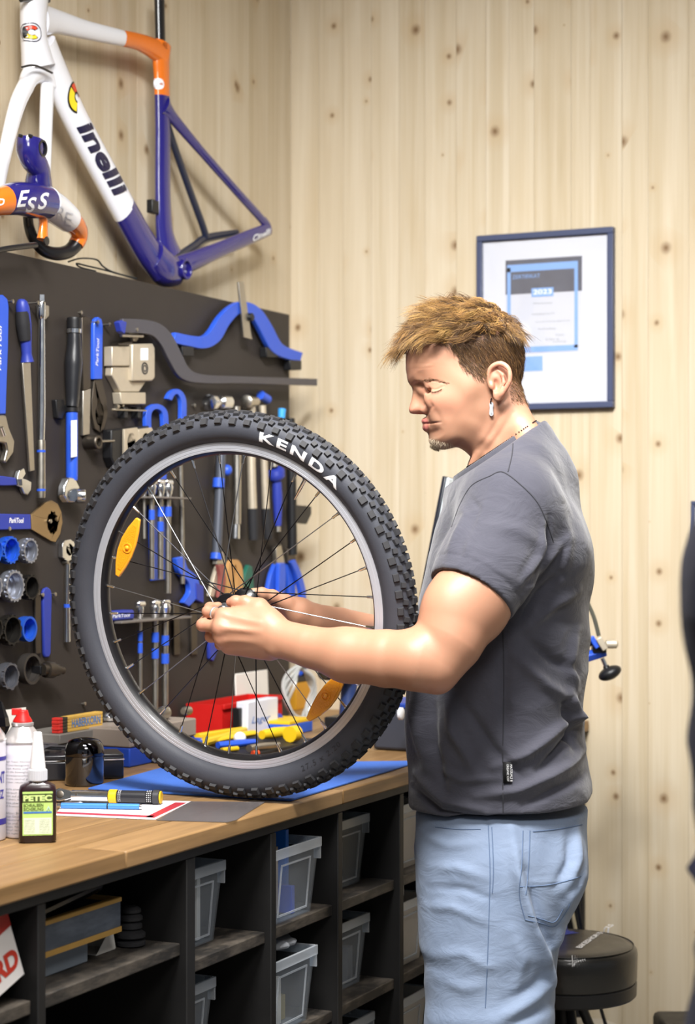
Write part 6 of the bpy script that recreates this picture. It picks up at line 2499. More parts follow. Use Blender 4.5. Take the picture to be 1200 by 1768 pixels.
b = MB(); b.tube([pz + Vector((0, 0, .046)), pz + Vector((0, .004, .09)), pz + Vector((0, .010, .125))], [.020, .018, .021], 16); b.build('grip', M_DR, dr)
b = MB(); b.lathe(pz + Vector((0, -.06, .150)), (0, 1, 0), [(-.045, .012), (-.035, .016), (0, .022), (.005, .028), (.10, .030), (.108, .024)], 24); b.build('housing', M_DR, dr)
b = MB(); b.lathe(pz + Vector((0, -.06, .150)), (0, 1, 0), [(-.075, .006), (-.07, .014), (-.046, .017)], 20); b.build('chuck', M_DSTEEL, dr)
cs, a, c, zt = back_box('yellow_case', 'yellow and black case at the far end of the worktop by the wall', 'case', 512, 562, 1240, 1176, -2.30, .04, mat('case_mustard', '#c08a22', .5))
b = MB(); b.span((-2.338, a + .002, zt + .0003), (-2.302, c - .002, zt + .016)); b.build('handle', M_BLACK, cs, bevel=.003)
bh = MB(); p0 = Vector((-2.32, a + .06, zt + .0275)); bh.tube([p0, p0 + Vector((0, .11, 0))], .0105, 14)
o = bh.build('blue_roll', M_BLUE); recenter(o, p0 - Vector((0, 0, .0105))); tag(o, 'blue roll lying on the yellow and black case', 'roll')
ch = thing('charger', 'dark grey charger with white knob between wheel and man', 'charger', on_z(705, 1290, Z0))
pz = on_z(705, 1290, Z0)
b = MB(); b.box(pz + Vector((0, 0, .045)), (.10, .16, .09)); b.build('body', mat('charger_grey', '#3c3f49', .5), ch, bevel=.008)
b = MB(); b.box(pz + Vector((0, 0, .097)), (.09, .15, .012)); b.build('top_plate', mat('charger_blue', '#2444a0', .45), ch, bevel=.003)
nn = (CAMP - pz); nn.z = 0; nn.normalize()
b = MB(); b.lathe(on_x(690, 1232, pz.x + .051), (1, 0, 0), [(0, .013), (.006, .013), (.008, .010)], 20); b.build('knob', M_WHITE, ch, label='white knob')

# --- screen on a stand, seen almost edge on behind the man's chest
scp = thing('tablet_screen', 'thin dark screen with bright edge standing behind the man\'s chest', 'screen', on_z(758, 1270, Z0))
pt, pb_ = at_d(767, 822, 4.30), at_d(712, 1105, 4.30)
e = (pt - pb_).normalized(); Ls = (pt - pb_).length
wd = (RGT * .55 + FWD * .90).normalized(); wd = (wd - e * wd.dot(e)).normalized(); nv = e.cross(wd).normalized()
c = (pt + pb_) / 2 + wd * .10
b = MB(); b.box(c, (.20, Ls, .010), (wd, e, nv)); b.build('screen_panel', mat('screen_dark', '#23252c', .25), scp, bevel=.002)
s_ = 1 if nv.dot(RGT) > 0 else -1
b = MB(); b.box(c + nv * (s_ * .0085), (.196, Ls - .004, .0068), (wd, e, nv)); b.build('back_shell', mat('screen_shell', '#dfe8ec', .3, .3), scp, bevel=.002, label='bright silver back shell')
foot = on_z(758, 1270, Z0)
b = MB(); b.lathe(foot, (0, 0, 1), [(0, .07), (.008, .07), (.012, .03)], 28); b.build('foot', M_DSTEEL, scp)
b = MB(); b.tube([foot + Vector((0, 0, .013)), foot + Vector((0, 0, .16)), c + nv * (s_ * .020) - e * .02], .010, 12); b.build('arm', M_DSTEEL, scp)
# ---------------------------------------------------------------- tools hanging on the board (its face is at x = BX)
XN = Vector((1, 0, 0))
O0 = .0006


def bp(px, py, o=O0): return on_x(px, py, BX + o)
def mpp(px, o=.01): return (bp(px, 900, o) - CAMP).dot(FWD) / F


def tool(name, label, cat, px, py, group=None):
    return thing(name, label, cat, bp(px, py, O0), group)


def plate(name, pts, t, m, par, o=O0, bevel=.0012, label=None, smooth_n=0):
    P = [bp(x, y, o + t) for x, y in pts]      # outline of the front face
    if smooth_n: P = spline(P, smooth_n, True)
    b = MB(); b.prism(P, XN * -t)
    return b.build(name, m, par, bevel=bevel, label=label)


def holed(outer, inner):
    return list(outer) + [outer[0], inner[0]] + list(reversed(inner[1:])) + [inner[0]]


def oval(cx, cy, rx, ry, n=20, a0=0):
    return [(cx + cos(a0 + 2 * pi * i / n) * rx, cy + sin(a0 + 2 * pi * i / n) * ry) for i in range(n)]


def bar(name, pts, rpx, m, par, o=.012, seg=14, flat=1.0, sp=4, label=None):
    """Round rod following picture points at distance o from the board; rpx = radius in pixels."""
    P = [bp(x, y, o) for x, y in pts]
    k = mpp(pts[0][0], o)
    rr = [r * k for r in (rpx if isinstance(rpx, list) else [rpx] * len(pts))]
    if sp > 1 and len(P) > 2:
        S_ = spline(P, sp); rr = list(np.interp(np.linspace(0, len(rr) - 1, len(S_)), range(len(rr)), rr)); P = S_
    b = MB(); b.tube(P, rr, seg, flat=flat, hint=(1, 0, 0))
    return b.build(name, m, par, label=label)


def strap(name, pts, wpx, t, m, par, o=.012, sp=6, bevel=.001, label=None):
    """Flat bar of width wpx (in the board plane) and thickness t following picture points."""
    P = [Vector((x, y, 0)) for x, y in pts]
    S_ = spline(P, sp)
    L_, R_ = [], []
    ww = wpx if isinstance(wpx, list) else [wpx] * len(pts)
    w_i = np.interp(np.linspace(0, len(ww) - 1, len(S_)), range(len(ww)), ww)
    for i, q in enumerate(S_):
        d = S_[min(i + 1, len(S_) - 1)] - S_[max(i - 1, 0)]
        nrm = Vector((-d.y, d.x, 0)).normalized() * (w_i[i] / 2)
        L_.append(bp((q + nrm).x, (q + nrm).y, o + t) - XN * t); R_.append(bp((q - nrm).x, (q - nrm).y, o + t) - XN * t)
    n = len(S_)
    V = L_ + R_ + [p + XN * t for p in L_] + [p + XN * t for p in R_]
    Fc = []
    for i in range(n - 1):
        a, b_, c, d = i, n + i, 2 * n + i, 3 * n + i
        Fc += [(a, b_, b_ + 1, a + 1), (c, c + 1, d + 1, d), (a, a + 1, c + 1, c), (b_ + 1, b_, d, d + 1)]
    Fc += [(0, 2 * n, 3 * n, n), (n - 1, 2 * n - 1, 4 * n - 1, 3 * n - 1)]
    b = MB(); b.add(V, Fc)
    o_ = b.build(name, m, par, bevel=bevel, label=label)
    bm = bmesh.new(); bm.from_mesh(o_.data); bmesh.ops.recalc_face_normals(bm, faces=bm.faces); bm.to_mesh(o_.data); bm.free()
    return o_


def hook(px, py, o=.016):
    b = MB(); p = bp(px, py, -.002); b.lathe(p, XN, [(0, .0022), (.002 + o, .0022), (.0021 + o, .0042), (.0045 + o, .0042), (.005 + o, .003)], 12)
    b.build('hook', M_STEEL, board)


def letters(par, s, px, py, px2, py2, h_px, m=M_INKW, o=.013, shear=.15, name='lettering', bold=.01):
    a, b_ = bp(px, py, o), bp(px2, py2, o)
    r = (b_ - a).normalized(); up_ = XN.cross(r)
    k = mpp(px)
    b = MB(); put_text(b, s, a, r, up_, h_px * k, (b_ - a).length, shear=shear, bold=bold)
    b.build(name, m, par, smooth=False)


# large adjustable wrench at the left edge
t = tool('adjustable_wrench', 'large blue handled adjustable wrench cut by the left edge of the photo', 'wrench', 0, 600)
plate('handle', [(-14, 516), (-8, 509), (6, 509), (14, 516), (16, 530), (15, 600), (12, 680), (11, 716), (-10, 716), (-14, 620)], .013, M_BLUE, t, bevel=.003)
plate('jaw', [(-10, 716.5), (11, 716.5), (16, 738), (26, 762), (24, 782), (11, 800), (8, 796), (13, 778), (11, 766), (2, 764), (-12, 772), (-16, 740)], .014, M_STEEL, t, bevel=.003, label='steel jaw')
bar('worm', [(2, 738), (7, 752)], 4, M_CHROME, t, o=.016, seg=12)
letters(t, 'ParkTool', 2, 640, 3, 562, 9, o=.0142)
hook(8, 521)
# file with a blue handle
t = tool('file', 'flat steel file with blue and black handle', 'file', 42, 600)
bar('handle', [(38, 517), (38, 521), (39, 532), (42, 560), (45, 596), (46, 612), (47, 625)], [5, 9, 12, 12.5, 9.5, 9, 12], M_BLUE2, t, o=.014)
bar('grip', [(38, 538), (40, 560), (43, 588)], [11.4, 12.8, 10.6], M_RUBBER, t, o=.0146, label='black rubber grip')
plate('blade', [(39, 626), (53, 626), (60, 812), (52, 814)], .005, M_STEEL, t, o=.011, bevel=.0008)
hook(46, 524, .024)
# long chrome breaker bar
t = tool('breaker_bar', 'long polished chrome breaker bar', 'bar', 72, 690)
bar('drive', [(72, 509), (72, 520)], 5.5, M_CHROME, t, o=.016, seg=4, sp=1)
bar('head', [(71, 520), (71, 524), (71, 543), (72, 549)], [6, 8, 8, 7], M_CHROME, t, o=.016)
plate('fork', [(77, 526), (85, 528), (85, 545), (79, 552), (75, 548), (79, 541)], .010, M_STEEL, t, o=.010)
bar('shaft', [(72, 549.5), (72, 700), (71, 764)], [5.5, 6.8, 6.2], M_CHROME, t, o=.016)
bar('grip', [(71, 765), (71, 766), (71, 853), (71, 855)], [6, 7.6, 7.6, 6], M_STEEL, t, o=.016)
for y in (777, 844): bar('blue_ring', [(71, y), (71, y + 4)], 7.9, M_BLUE, t, o=.016)
hook(62, 527); hook(66, 549, .010)
# large torque wrench
t = tool('torque_wrench', 'large black and blue torque wrench with chrome ratchet head', 'torque wrench', 126, 700)
bar('end_cap', [(128, 549), (128, 550), (128, 567)], [11, 12.6, 12.6], M_BLACK, t, o=.018)
bar('chrome_ring', [(128, 568), (128, 575)], 13, M_CHROME, t, o=.018)
bar('grip', [(128, 576), (128, 600), (127, 625), (126, 655), (125, 690), (124, 703)], [11.5, 13, 15.5, 14, 11.5, 11], mat('grip_black_gloss', '#1d1e22', .35, coat=.3), t, o=.018)
bar('collar', [(124, 704), (124, 711)], 12.5, M_BLACK, t, o=.018)
bar('body', [(124, 712), (124, 821), (124, 823)], [10.5, 10.5, 9], M_BLUE, t, o=.018)
plate('scale', [(123, 726), (133, 725), (133, 788), (123, 790)], .0008, M_WHITE, t, o=.0305, bevel=0, label='white scale')
plate('ratchet', [(119, 824), (130, 824), (138, 840), (139, 856), (130, 868), (118, 867), (111, 856), (112, 840)], .018, M_CHROME, t, o=.010, bevel=.003)
b = MB(); b.lathe(bp(132, 856, .0285), Vector((.75, .62, 0)).normalized(), [(0, .0145), (.002, .0155), (.016, .0155), (.018, .0140), (.018, .010), (.006, .010)], 24); b.build('socket', M_CHROME, t)
plate('clip', [(97, 690), (111, 690), (112, 700), (140, 703), (140, 711), (112, 713), (108, 724), (100, 722)], .012, M_BLACK, t, bevel=.002)
# crank lever with socket
t = tool('socket_lever', 'flat steel lever with a socket, beside the large torque wrench', 'lever', 150, 660)
plate('upper_bar', [(142, 548), (148, 546), (156, 548), (157, 670), (144, 674)], .007, M_DSTEEL, t)
plate('lower_bar', [(144, 674.5), (157, 670.5), (155, 750), (143, 752)], .007, M_STEEL, t)
b = MB(); b.lathe(bp(149, 764, .002), XN, [(0, .015), (.030, .015), (.032, .0135), (.032, .009), (.01, .009)], 24); b.build('socket', M_DSTEEL, t)
bar('tommy_bar', [(160, 763), (197, 761)], 1.8, M_STEEL, t, o=.024, sp=1)
hook(156, 557)
# blue handled lockring wrench
t = tool('lockring_wrench', 'slim blue handled wrench with oval dark ring end', 'wrench', 172, 640)
plate('handle', [(163, 560), (165, 551), (170, 547), (176, 551), (178, 562), (177, 655), (162, 655)], .010, M_BLUE, t, bevel=.002)
plate('ring_end', holed([(163, 656), (176, 656), (184, 690), (186, 715), (181, 738), (173, 747), (164, 740), (159, 715), (159, 690)], oval(172, 715, 7, 20)), .007, M_DSTEEL, t, bevel=.0006)
letters(t, 'ParkTool', 169.5, 632, 171.5, 585, 8, o=.0112)
hook(176, 561)
# cast caliper tool
t = tool('caliper_tool', 'cast metal clamp tool with two square jaws and a round emblem', 'tool', 232, 640)
plate('left_jaw', [(194, 598), (224, 598), (224, 632), (194, 632)], .022, M_CAST, t, bevel=.002)
plate('right_jaw', [(229, 594), (264, 593), (268, 600), (268, 652), (263, 658), (229, 658)], .028, M_CAST, t, bevel=.003)
plate('upper_bracket', [(205, 592), (224, 590), (229, 588), (229, 593), (224, 597), (205, 597)], .02, M_DSTEEL, t)
plate('bridge', [(194, 633), (224, 633), (228, 652), (228, 659), (252, 659), (240, 677), (208, 677), (200, 660), (193, 648)], .018, M_CAST, t, bevel=.002)
plate('foot', [(208, 677.5), (252, 677.5), (252, 698), (210, 698)], .022, M_CAST, t, bevel=.002)
plate('sticker', [(243, 601), (256, 601), (256, 622), (243, 622)], .0006, M_WHITE, t, o=.0289, bevel=0)
b = MB(); b.ring(bp(250, 636, .0289), XN, 10.5 * mpp(250), 8 * mpp(250), .0006, 28); b.ring(bp(250, 636, .0289), XN, 6 * mpp(250), 4 * mpp(250), .0006, 24); tag(b.build('emblem', M_INK, t), kind='stuff')
b = MB(); b.lathe(bp(231, 572, .010), (0, 0, -1), [(0, .008), (.004, .010), (.016, .010), (.022, .006)], 16); b.build('spindle', M_CAST, t)
# hook rail and chain tool with two plates
t = tool('hook_rail', 'thin steel rail with knob ends under the clamp tool', 'rail', 222, 708)
bar('rail', [(192, 707), (252, 709)], 1.8, M_STEEL, t, o=.020, sp=1); bar('knob', [(200, 702), (204, 702)], 4, M_STEEL, t, o=.022, sp=1)
for x in (215, 238): plate('bracket', [(x, 703), (x + 6, 703), (x + 6, 722), (x, 722)], .018, M_BLACK, t)
t = tool('vice_jaws', 'pair of pale jaw plates with oval holes on a black block', 'jaws', 225, 765)
plate('block', [(193, 742), (258, 735), (264, 800), (200, 808), (193, 790)], .024, M_BLACK, t, bevel=.003)
for x in (215, 240):
    plate('jaw_plate', holed([(x, 741), (x + 22, 738), (x + 25, 745), (x + 25, 800), (x + 2, 804), (x, 798)], oval(x + 12, 765, 7, 17)), .006, M_CAST, t, o=.0256, bevel=.0006)
bar('pin', [(175, 761), (197, 760)], 1.6, M_STEEL, t, o=.018, sp=1)
# curved dark gauge bar
t = tool('alignment_gauge', 'long dark bent gauge bar reaching past the right edge of the board', 'gauge', 330, 620)
strap('bar', [(212, 562), (262, 566), (286, 584), (304, 618), (320, 644), (350, 654), (420, 656), (548, 660)], [24, 24, 25, 24, 22, 15, 12, 12], .010, mat('gauge_dark', '#56545a', .42, .45, var=.1), t, o=.030)
plate('blue_tip', [(206, 556), (211, 553), (219, 556), (216, 577), (210, 572)], .014, M_BLUE2, t, o=.0402)
bar('thumb_nut', [(209, 579), (246, 580)], 3, M_STEEL, t, o=.030, sp=1)
b = MB(); b.lathe(bp(236, 569, .0402), XN, [(0, .004), (.002, .004), (.003, .002)], 12); b.build('rivet', M_STEEL, t)
plate('standoff', [(250, 562), (270, 564), (270, 580), (250, 578)], .0285, M_BLACK, t); 
# blue wheel dishing gauge
t = tool('dishing_gauge', 'blue arched wheel gauge with upright steel slider', 'gauge', 420, 560)
strap('arch', [(302, 583), (330, 589), (354, 591), (372, 580), (388, 554), (408, 534), (426, 530), (444, 541), (460, 566), (476, 596), (492, 608), (521, 617)], [19, 19, 22, 24, 22, 20, 18, 20, 22, 22, 20, 17], .013, M_BLUE, t, o=.012, bevel=.002)
for x, y in ((325, 606), (470, 608), (511, 630)):
    plate('rubber_foot', [(x - 10, y - 9), (x + 10, y - 8), (x + 10, y + 9), (x - 9, y + 9)], .020, M_BLACK, t, o=.003 if x < 500 else .006, bevel=.002)
plate('slider', [(412, 487), (421, 486), (427, 530), (434, 578), (436, 586), (421, 582), (417, 535)], .005, M_STEEL, t, o=.026, bevel=.0008, label='steel slider')
b = MB(); b.lathe(bp(428, 548, .0256), XN, [(0, .010), (.012, .010), (.014, .008)], 16); b.build('thumb_screw', M_BLACK, t)
# blue looped tools
for i, (pts, lb) in enumerate((([(260, 760), (257, 735), (258, 712), (266, 703), (276, 703), (285, 712), (287, 735), (287, 752)], 'blue looped tool nearer the left'), ([(293, 690), (298, 680), (307, 676), (315, 684), (318, 700), (317, 742)], 'blue hooked tool above the tyre'))):
    t = tool('spoke_tool', lb, 'tool', pts[2][0], pts[2][1]); strap('loop', pts, 9, .010, M_BLUE, t, o=.008 + .004 * i)
# tools seen above and through the wheel
t = tool('ball_hammer', 'shop hammer with bright round head, above the tyre', 'hammer', 400, 800)
b = MB(); b.lathe(bp(360, 695, .034), (bp(420, 694, .034) - bp(360, 695, .034)), [(0, .010), (.003, .019), (.020, .019), (.026, .010), (.05, .010), (.055, .0165), (.095, .0165), (.098, .012)], 28); b.build('head', M_CHROME, t)
bar('shaft', [(408, 702), (409, 800), (409, 905)], [7, 7.6, 7.2], M_STEEL, t, o=.024); bar('end', [(407, 906), (406, 930)], [7.4, 8.4], M_CHROME, t, o=.024, sp=1)
t = tool('rubber_mallet', 'steel shafted tool with black lower grip, right of the hammer', 'mallet', 434, 800)
b = MB(); b.lathe(bp(424, 693, .030), (bp(470, 693, .030) - bp(424, 693, .030)), [(0, .011), (.003, .0155), (.016, .0155), (.020, .011), (.055, .011)], 24); b.build('head', M_STEEL, t)
bar('shaft', [(434, 702), (434, 800), (436, 878)], [7.5, 7.5, 8], M_CAST, t, o=.022); bar('grip', [(436, 878.5), (437, 900), (438, 932)], [8.6, 9.2, 8.6], M_RUBBER, t, o=.022)
t = tool('cable_cutter', 'second steel shafted tool with black grip, blue topped', 'tool', 455, 800)
bar('blue_top', [(450, 682), (462, 690)], 8, M_BLUE, t, o=.020, sp=1); bar('shaft', [(453, 700), (456, 800), (459, 878)], [6.5, 6.5, 7], M_CAST, t, o=.018); bar('grip', [(459, 878.5), (461, 905), (463, 930)], [7.6, 8.2, 7.6], M_RUBBER, t, o=.018)
t = tool('floor_pump_tool', 'grey tube tool with blue collars seen through the spokes', 'tool', 376, 880)
bar('tube', [(382, 780), (378, 870), (374, 955)], 8.5, mat('tube_grey', '#565a64', .4, .4), t, o=.018)
bar('collar', [(378, 826), (377, 842)], 10.5, M_BLUE, t, o=.018, sp=1); bar('collar', [(374, 955.5), (373, 966)], 10.5, M_BLUE, t, o=.018, sp=1)
b = MB(); b.ball(bp(391, 812, .020), (.014, .014, .014), 14, 8); b.build('knob', M_BLUE, t)
t = tool('nut_driver', 'blue T handled nut driver seen through the right spokes', 'driver', 478, 850)
bar('upper_rod', [(474, 770), (474, 806)], 5.5, M_STEEL, t, o=.020, sp=1)
bar('flange', [(476, 808), (477, 813), (477, 824), (478, 830)], [8, 15, 15, 8], M_BLUE2, t, o=.020); bar('handle', [(478, 831), (479, 860), (480, 908)], [8, 9, 6], M_BLUE2, t, o=.020); bar('tip', [(480, 909), (480, 918)], 5, M_STEEL, t, o=.020, sp=1)
t = tool('hand_pump', 'slim black pump with side clamp at the right edge of the board', 'pump', 505, 860)
bar('body', [(502, 722), (503, 800), (505, 958)], [7, 8.5, 8.5], M_BLACK, t, o=.024)
plate('clamp', [(512, 872), (538, 874), (538, 888), (530, 905), (512, 902)], .014, M_BLACK, t, o=.020, bevel=.002)
bar('light_blue_cap', [(487, 706), (486, 722)], [7, 6], mat('cap_sky_blue', '#3fa0ea', .35), t, o=.028, sp=1)
t = tool('steel_rod', 'long thin steel rod hanging left of centre behind the wheel', 'rod', 314, 900)
bar('rod', [(311, 795), (314, 900), (315, 1008)], 4, M_STEEL, t, o=.014)
# upper rack with T-handled hex keys
t = tool('tool_rack', 'grey perforated ledge holding T handled keys, behind the upper left spokes', 'rack', 275, 860)
b = MB(); b.span(bp(243, 862, 0.0006), bp(314, 856, .055)); b.v = [(v[0], v[1], v[2]) for v in b.v]; zr = bp(275, 858, .03).z
b = MB(); b.span((BX + O0, bp(243, 860, .02).y, zr - .004), (BX + .055, bp(314, 860, .03).y, zr)); b.build('ledge', mat('ledge_grey', '#7b746d', .5, .3), t, bevel=.001)


def tkey(px, ytop, ybot, zl, label, o, rpx, blue, par_rack_bottom):
    """A T-handled key hanging through a ledge: bright head above, shaft with blue sleeves below."""
    t = tool('t_handle_key', label, 'hex key', px, (ytop + ybot) / 2, 'T handled keys in the racks')
    k = mpp(px, o)
    zt_ = zl + .0006
    p = bp(px, ytop, o)
    b = MB(); b.lathe(Vector((p.x, p.y, zt_)), (0, 0, 1), [(0, rpx * k * .9), (.010, rpx * k * 1.2), (.022, rpx * k * 1.5), (.030, rpx * k * 1.1)], 16); b.build('collar', M_CHROME, t)
    b = MB(); b.lathe(Vector((p.x, p.y - .016, zt_ + .032)), (0, 1, 0), [(0, .004), (.004, .0075), (.028, .0075), (.032, .004)], 14); b.build('handle', M_CHROME, t)
    zb_ = bp(px, ybot, o).z
    zz = [zl - .0046, zl - (zl - zb_) * .18, zl - (zl - zb_) * .34]
    b = MB(); b.lathe(Vector((p.x, p.y, zz[0])), (0, 0, -1), [(0, rpx * k * .8), (zz[0] - zb_, rpx * k * .8)], 12); b.build('shaft', M_STEEL, t)
    for a in blue:
        z1 = zl - (zl - zb_) * a
        b = MB(); b.lathe(Vector((p.x, p.y, z1)), (0, 0, -1), [(0, rpx * k), (.022, rpx * k)], 12); b.build('sleeve', M_BLUE, t)
    return t


tkey(249, 848, 930, zr, 'short T handled key at the left of the upper rack', .020, 4, (), 0)
tkey(262, 848, 1000, zr, 'T handled key second from the left in the upper rack', .034, 5.5, (.16,), 0)
tkey(277, 848, 1000, zr, 'T handled key with blue sleeve in the upper rack', .036, 6, (.12, .30), 0)
tkey(290, 845, 1024, zr, 'longest T handled key in the upper rack', .040, 6.5, (.10,), 0)
t = tool('flat_blue_tool', 'wide flat blue tool hanging behind the upper rack', 'tool', 272, 900)
plate('blade', [(258, 872), (286, 872), (288, 1000), (262, 1003)], .006, M_BLUE, t, o=.0006)
t = tool('blue_plate', 'blue plate standing above the upper rack', 'tool', 262, 830)
plate('blade', [(248, 835), (272, 812), (288, 818), (288, 853), (248, 854)], .008, M_BLUE, t, o=.0006)
t = tool('frame_clamp', 'blue clamp bracket below the steel rod', 'clamp', 325, 1000)
strap('arm', [(312, 962), (318, 985), (334, 1002), (336, 1024), (322, 1044)], [14, 16, 18, 16, 12], .014, M_BLUE, t, o=.004, bevel=.002)
plate('jaw', [(338, 1005), (352, 1012), (352, 1042), (340, 1036)], .018, M_BLUE2, t, o=.002, bevel=.002)
# dark spanners low centre
for i, (x, lb) in enumerate(((300, 'dark flat bar left of the hub'), (330, 'dark flat bar nearest the hub'))):
    t = tool('flat_bar', lb, 'bar', x, 1090); plate('bar', [(x, 1040), (x + 10, 1040), (x + 11, 1130), (x + 1, 1131)], .006, M_DSTEEL, t)
# pliers behind the hub
t = tool('pliers', 'pale steel pliers hanging behind the hub', 'pliers', 376, 1000)
strap('handle', [(382, 975), (374, 1000), (366, 1030)], [9, 9, 7], .010, M_CAST, t); strap('handle', [(382, 975), (386, 1000), (382, 1032)], [9, 9, 7], .010, mat('faded_red', '#8a4a44', .5), t, o=.023); plate('jaws', [(378, 952), (386, 952), (390, 974), (374, 974)], .012, M_STEEL, t, o=.010)
t = tool('hook_wrench', 'tan handled hook wrench above the hub', 'wrench', 405, 1000)
strap('handle', [(397, 1030), (398, 990), (402, 973), (410, 972), (415, 988), (415, 1028)], 9, .012, mat('tan_handle', '#b98b55', .55), t)
t = tool('green_wedge', 'dark green tapered tool right above the hub', 'tool', 428, 1000)
plate('body', [(430, 975), (436, 978), (440, 1025), (416, 1028), (424, 990)], .012, mat('dark_green', '#1d5c4c', .45), t, bevel=.002)
t = tool('chain_pliers', 'blue four handled pliers hanging at the lower right of the board', 'pliers', 490, 990)
for i, pts in enumerate(([(482, 972), (474, 995), (466, 1030)], [(488, 972), (488, 1000), (486, 1038)], [(500, 970), (504, 1000), (506, 1042)], [(506, 968), (516, 990), (524, 1020), (525, 1042)])):
    strap('handle', pts, [10, 12, 10] if len(pts) == 3 else [9, 9, 9, 7], .012, M_BLUE, t, o=.004 + .0135 * (i % 2), bevel=.002)
plate('jaws', [(477, 945), (486, 940), (492, 972), (478, 976)], .012, M_STEEL, t, o=.008); plate('jaws', [(497, 948), (508, 944), (512, 968), (497, 972)], .012, M_DSTEEL, t, o=.010)
t = tool('tyre_lever', 'blue tool tip hanging below the man\'s near hand', 'tyre lever', 368, 1110)
plate('lever', [(361, 1085), (377, 1082), (376, 1125), (369, 1143), (363, 1138)], .010, M_BLUE2, t, bevel=.003)
# lower rack with blue box
t = tool('tool_rack', 'lower grey ledge with T handled keys and a small blue pack', 'rack', 250, 1070)
zr2 = bp(248, 1068, .03).z
b = MB(); b.span((BX + O0, bp(183, 1068, .02).y, zr2 - .005), (BX + .060, bp(312, 1068, .03).y, zr2)); b.build('ledge', MATS['ledge_grey'], t, bevel=.001)
b = MB(); yA_, yB2 = bp(187, 1055, .04).y, bp(229, 1055, .04).y
b.span((BX + .012, yA_, zr2 + .0006), (BX + .045, yB2, zr2 + .022))
bx_ = b.build('blue_pack', M_BLUE2, bevel=.004); recenter(bx_, (BX + .028, (yA_ + yB2) / 2, zr2)); tag(bx_, 'small blue pack with white lettering on the lower ledge', 'pack')
b = MB(); put_text(b, 'ParkTool', (BX + .0454, yA_ + .008, zr2 + .0075), (0, 1, 0), (0, 0, 1), .008, (yB2 - yA_) * .72, shear=.15, bold=.02); b.build('lettering', M_INKW, bx_, smooth=False)
tkey(242, 1058, 1216, zr2, 'thin T handled key at the left of the lower rack', .034, 4.5, (.14, .28), 0)
tkey(268, 1052, 1232, zr2, 'thick T handled key in the middle of the lower rack', .036, 6.5, (.15, .32), 0)
tkey(285, 1050, 1240, zr2, 'thick T handled key at the right of the lower rack', .040, 7, (.18, .36), 0)
# bottom bracket wrench
t = tool('ring_wrench', 'blue handled steel ring wrench lying level', 'wrench', 50, 900)
plate('handle', [(-14, 887), (53, 888), (54, 914), (-14, 915)], .009, M_BLUE2, t, bevel=.0015)
plate('ring_head', holed([(54.6, 889), (78, 868), (90, 864), (100, 870), (106, 884), (108, 902), (104, 922), (96, 936), (88, 934), (54.6, 914)], [(91 + cos(2 * pi * i / 40) * (9.6 if i % 4 < 2 else 8.2), 902 + sin(2 * pi * i / 40) * (20 if i % 4 < 2 else 17.6)) for i in range(40)]), .006, mat('warm_steel', '#a88f6a', .38, .85, var=.1), t, bevel=.0005, label='warm grey steel ring head')
letters(t, 'ParkTool', 16, 903, 41, 903, 9, o=.0099, bold=.03)
hook(78, 900, .010); hook(7, 913, .010)
# small adjustable wrench
t = tool('adjustable_wrench', 'small blue adjustable wrench lying level below the large one', 'wrench', 20, 830)
plate('handle', [(-14, 821), (6, 822), (28, 825), (30, 838), (8, 839), (-14, 838)], .009, M_BLUE2, t, bevel=.002)
plate('jaw', [(30.5, 824), (34, 812), (42, 808), (45, 818), (40, 826), (47, 828), (55, 832), (54, 846), (48, 855), (42, 852), (38, 842), (30.5, 839)], .010, M_CHROME, t, bevel=.0015, label='chrome jaw'); bar('worm', [(36, 827), (37, 838)], 3, M_CHROME, t, o=.012, sp=1)
# cup sockets for bottom brackets
M_SOC = {'blue': mat('anodised_blue', '#2c63d8', .3, .5), 'silver': mat('anodised_silver', '#a9adb8', .32, .8), 'black': mat('anodised_black', '#2a2826', .35, .6), 'grey': mat('anodised_grey', '#6e7078', .35, .7), 'dark': mat('anodised_dark', '#4b4744', .38, .6)}
words_ = {(0, 0): 'blue notched socket cut by the left edge, top row', (0, 1): 'blue notched socket, top row of sockets', (0, 2): 'silver notched socket, top row of sockets', (1, 0): 'silver socket cut by the left edge, second row', (1, 1): 'large silver ribbed socket, second row', (1, 2): 'black toothed socket, second row', (2, 0): 'black socket cut by the left edge, third row', (2, 1): 'large black toothed socket, third row', (2, 2): 'small blue socket, third row', (3, 1): 'grey toothed socket, bottom row', (3, 2): 'wide dark plain socket, bottom row'}
for (r_, c_), px, py, rp, col, teeth in (((0, 0), -8, 950, 22, 'blue', 12), ((0, 1), 20, 950, 24, 'blue', 14), ((0, 2), 53, 951, 22, 'silver', 16), ((1, 0), -10, 1013, 24, 'silver', 14), ((1, 1), 26, 1012, 28, 'silver', 18), ((1, 2), 55, 1014, 22, 'black', 12), ((2, 0), -8, 1086, 22, 'black', 12), ((2, 1), 22, 1088, 27, 'black', 12), ((2, 2), 51, 1086, 22, 'blue', 0), ((3, 1), 19, 1168, 24, 'grey', 8), ((3, 2), 56, 1155, 27, 'dark', 0)):
    t = tool('cup_socket', words_[(r_, c_)], 'socket', px, py, 'cup shaped sockets on the tool board')
    k = mpp(px, .03); R = rp * k; c = bp(px, py, .026); c.x = BX
    dp = .027
    b = MB(); b.lathe(c, XN, [(O0, R * .80), (.006, R * .94), (.012, R), (dp - .006, R), (dp - .006, R * .80), (.009, R * .76), (.0085, R * .62), (.008, R * .62), (.0035, R * .60), (.003, .001)], 36); b.build('cup', M_SOC[col], t, angle=30)
    b = MB()
    b.ring(c + XN * (dp - .0058), XN, R * 1.0, R * .82, .006, 96 if teeth else 36, teeth, R * .09); b.build('notched_rim', M_SOC[col], t, angle=30)
t = tool('cassette_tool', 'stepped steel cassette tool pointing sideways beside the bottom sockets', 'tool', 90, 1157)
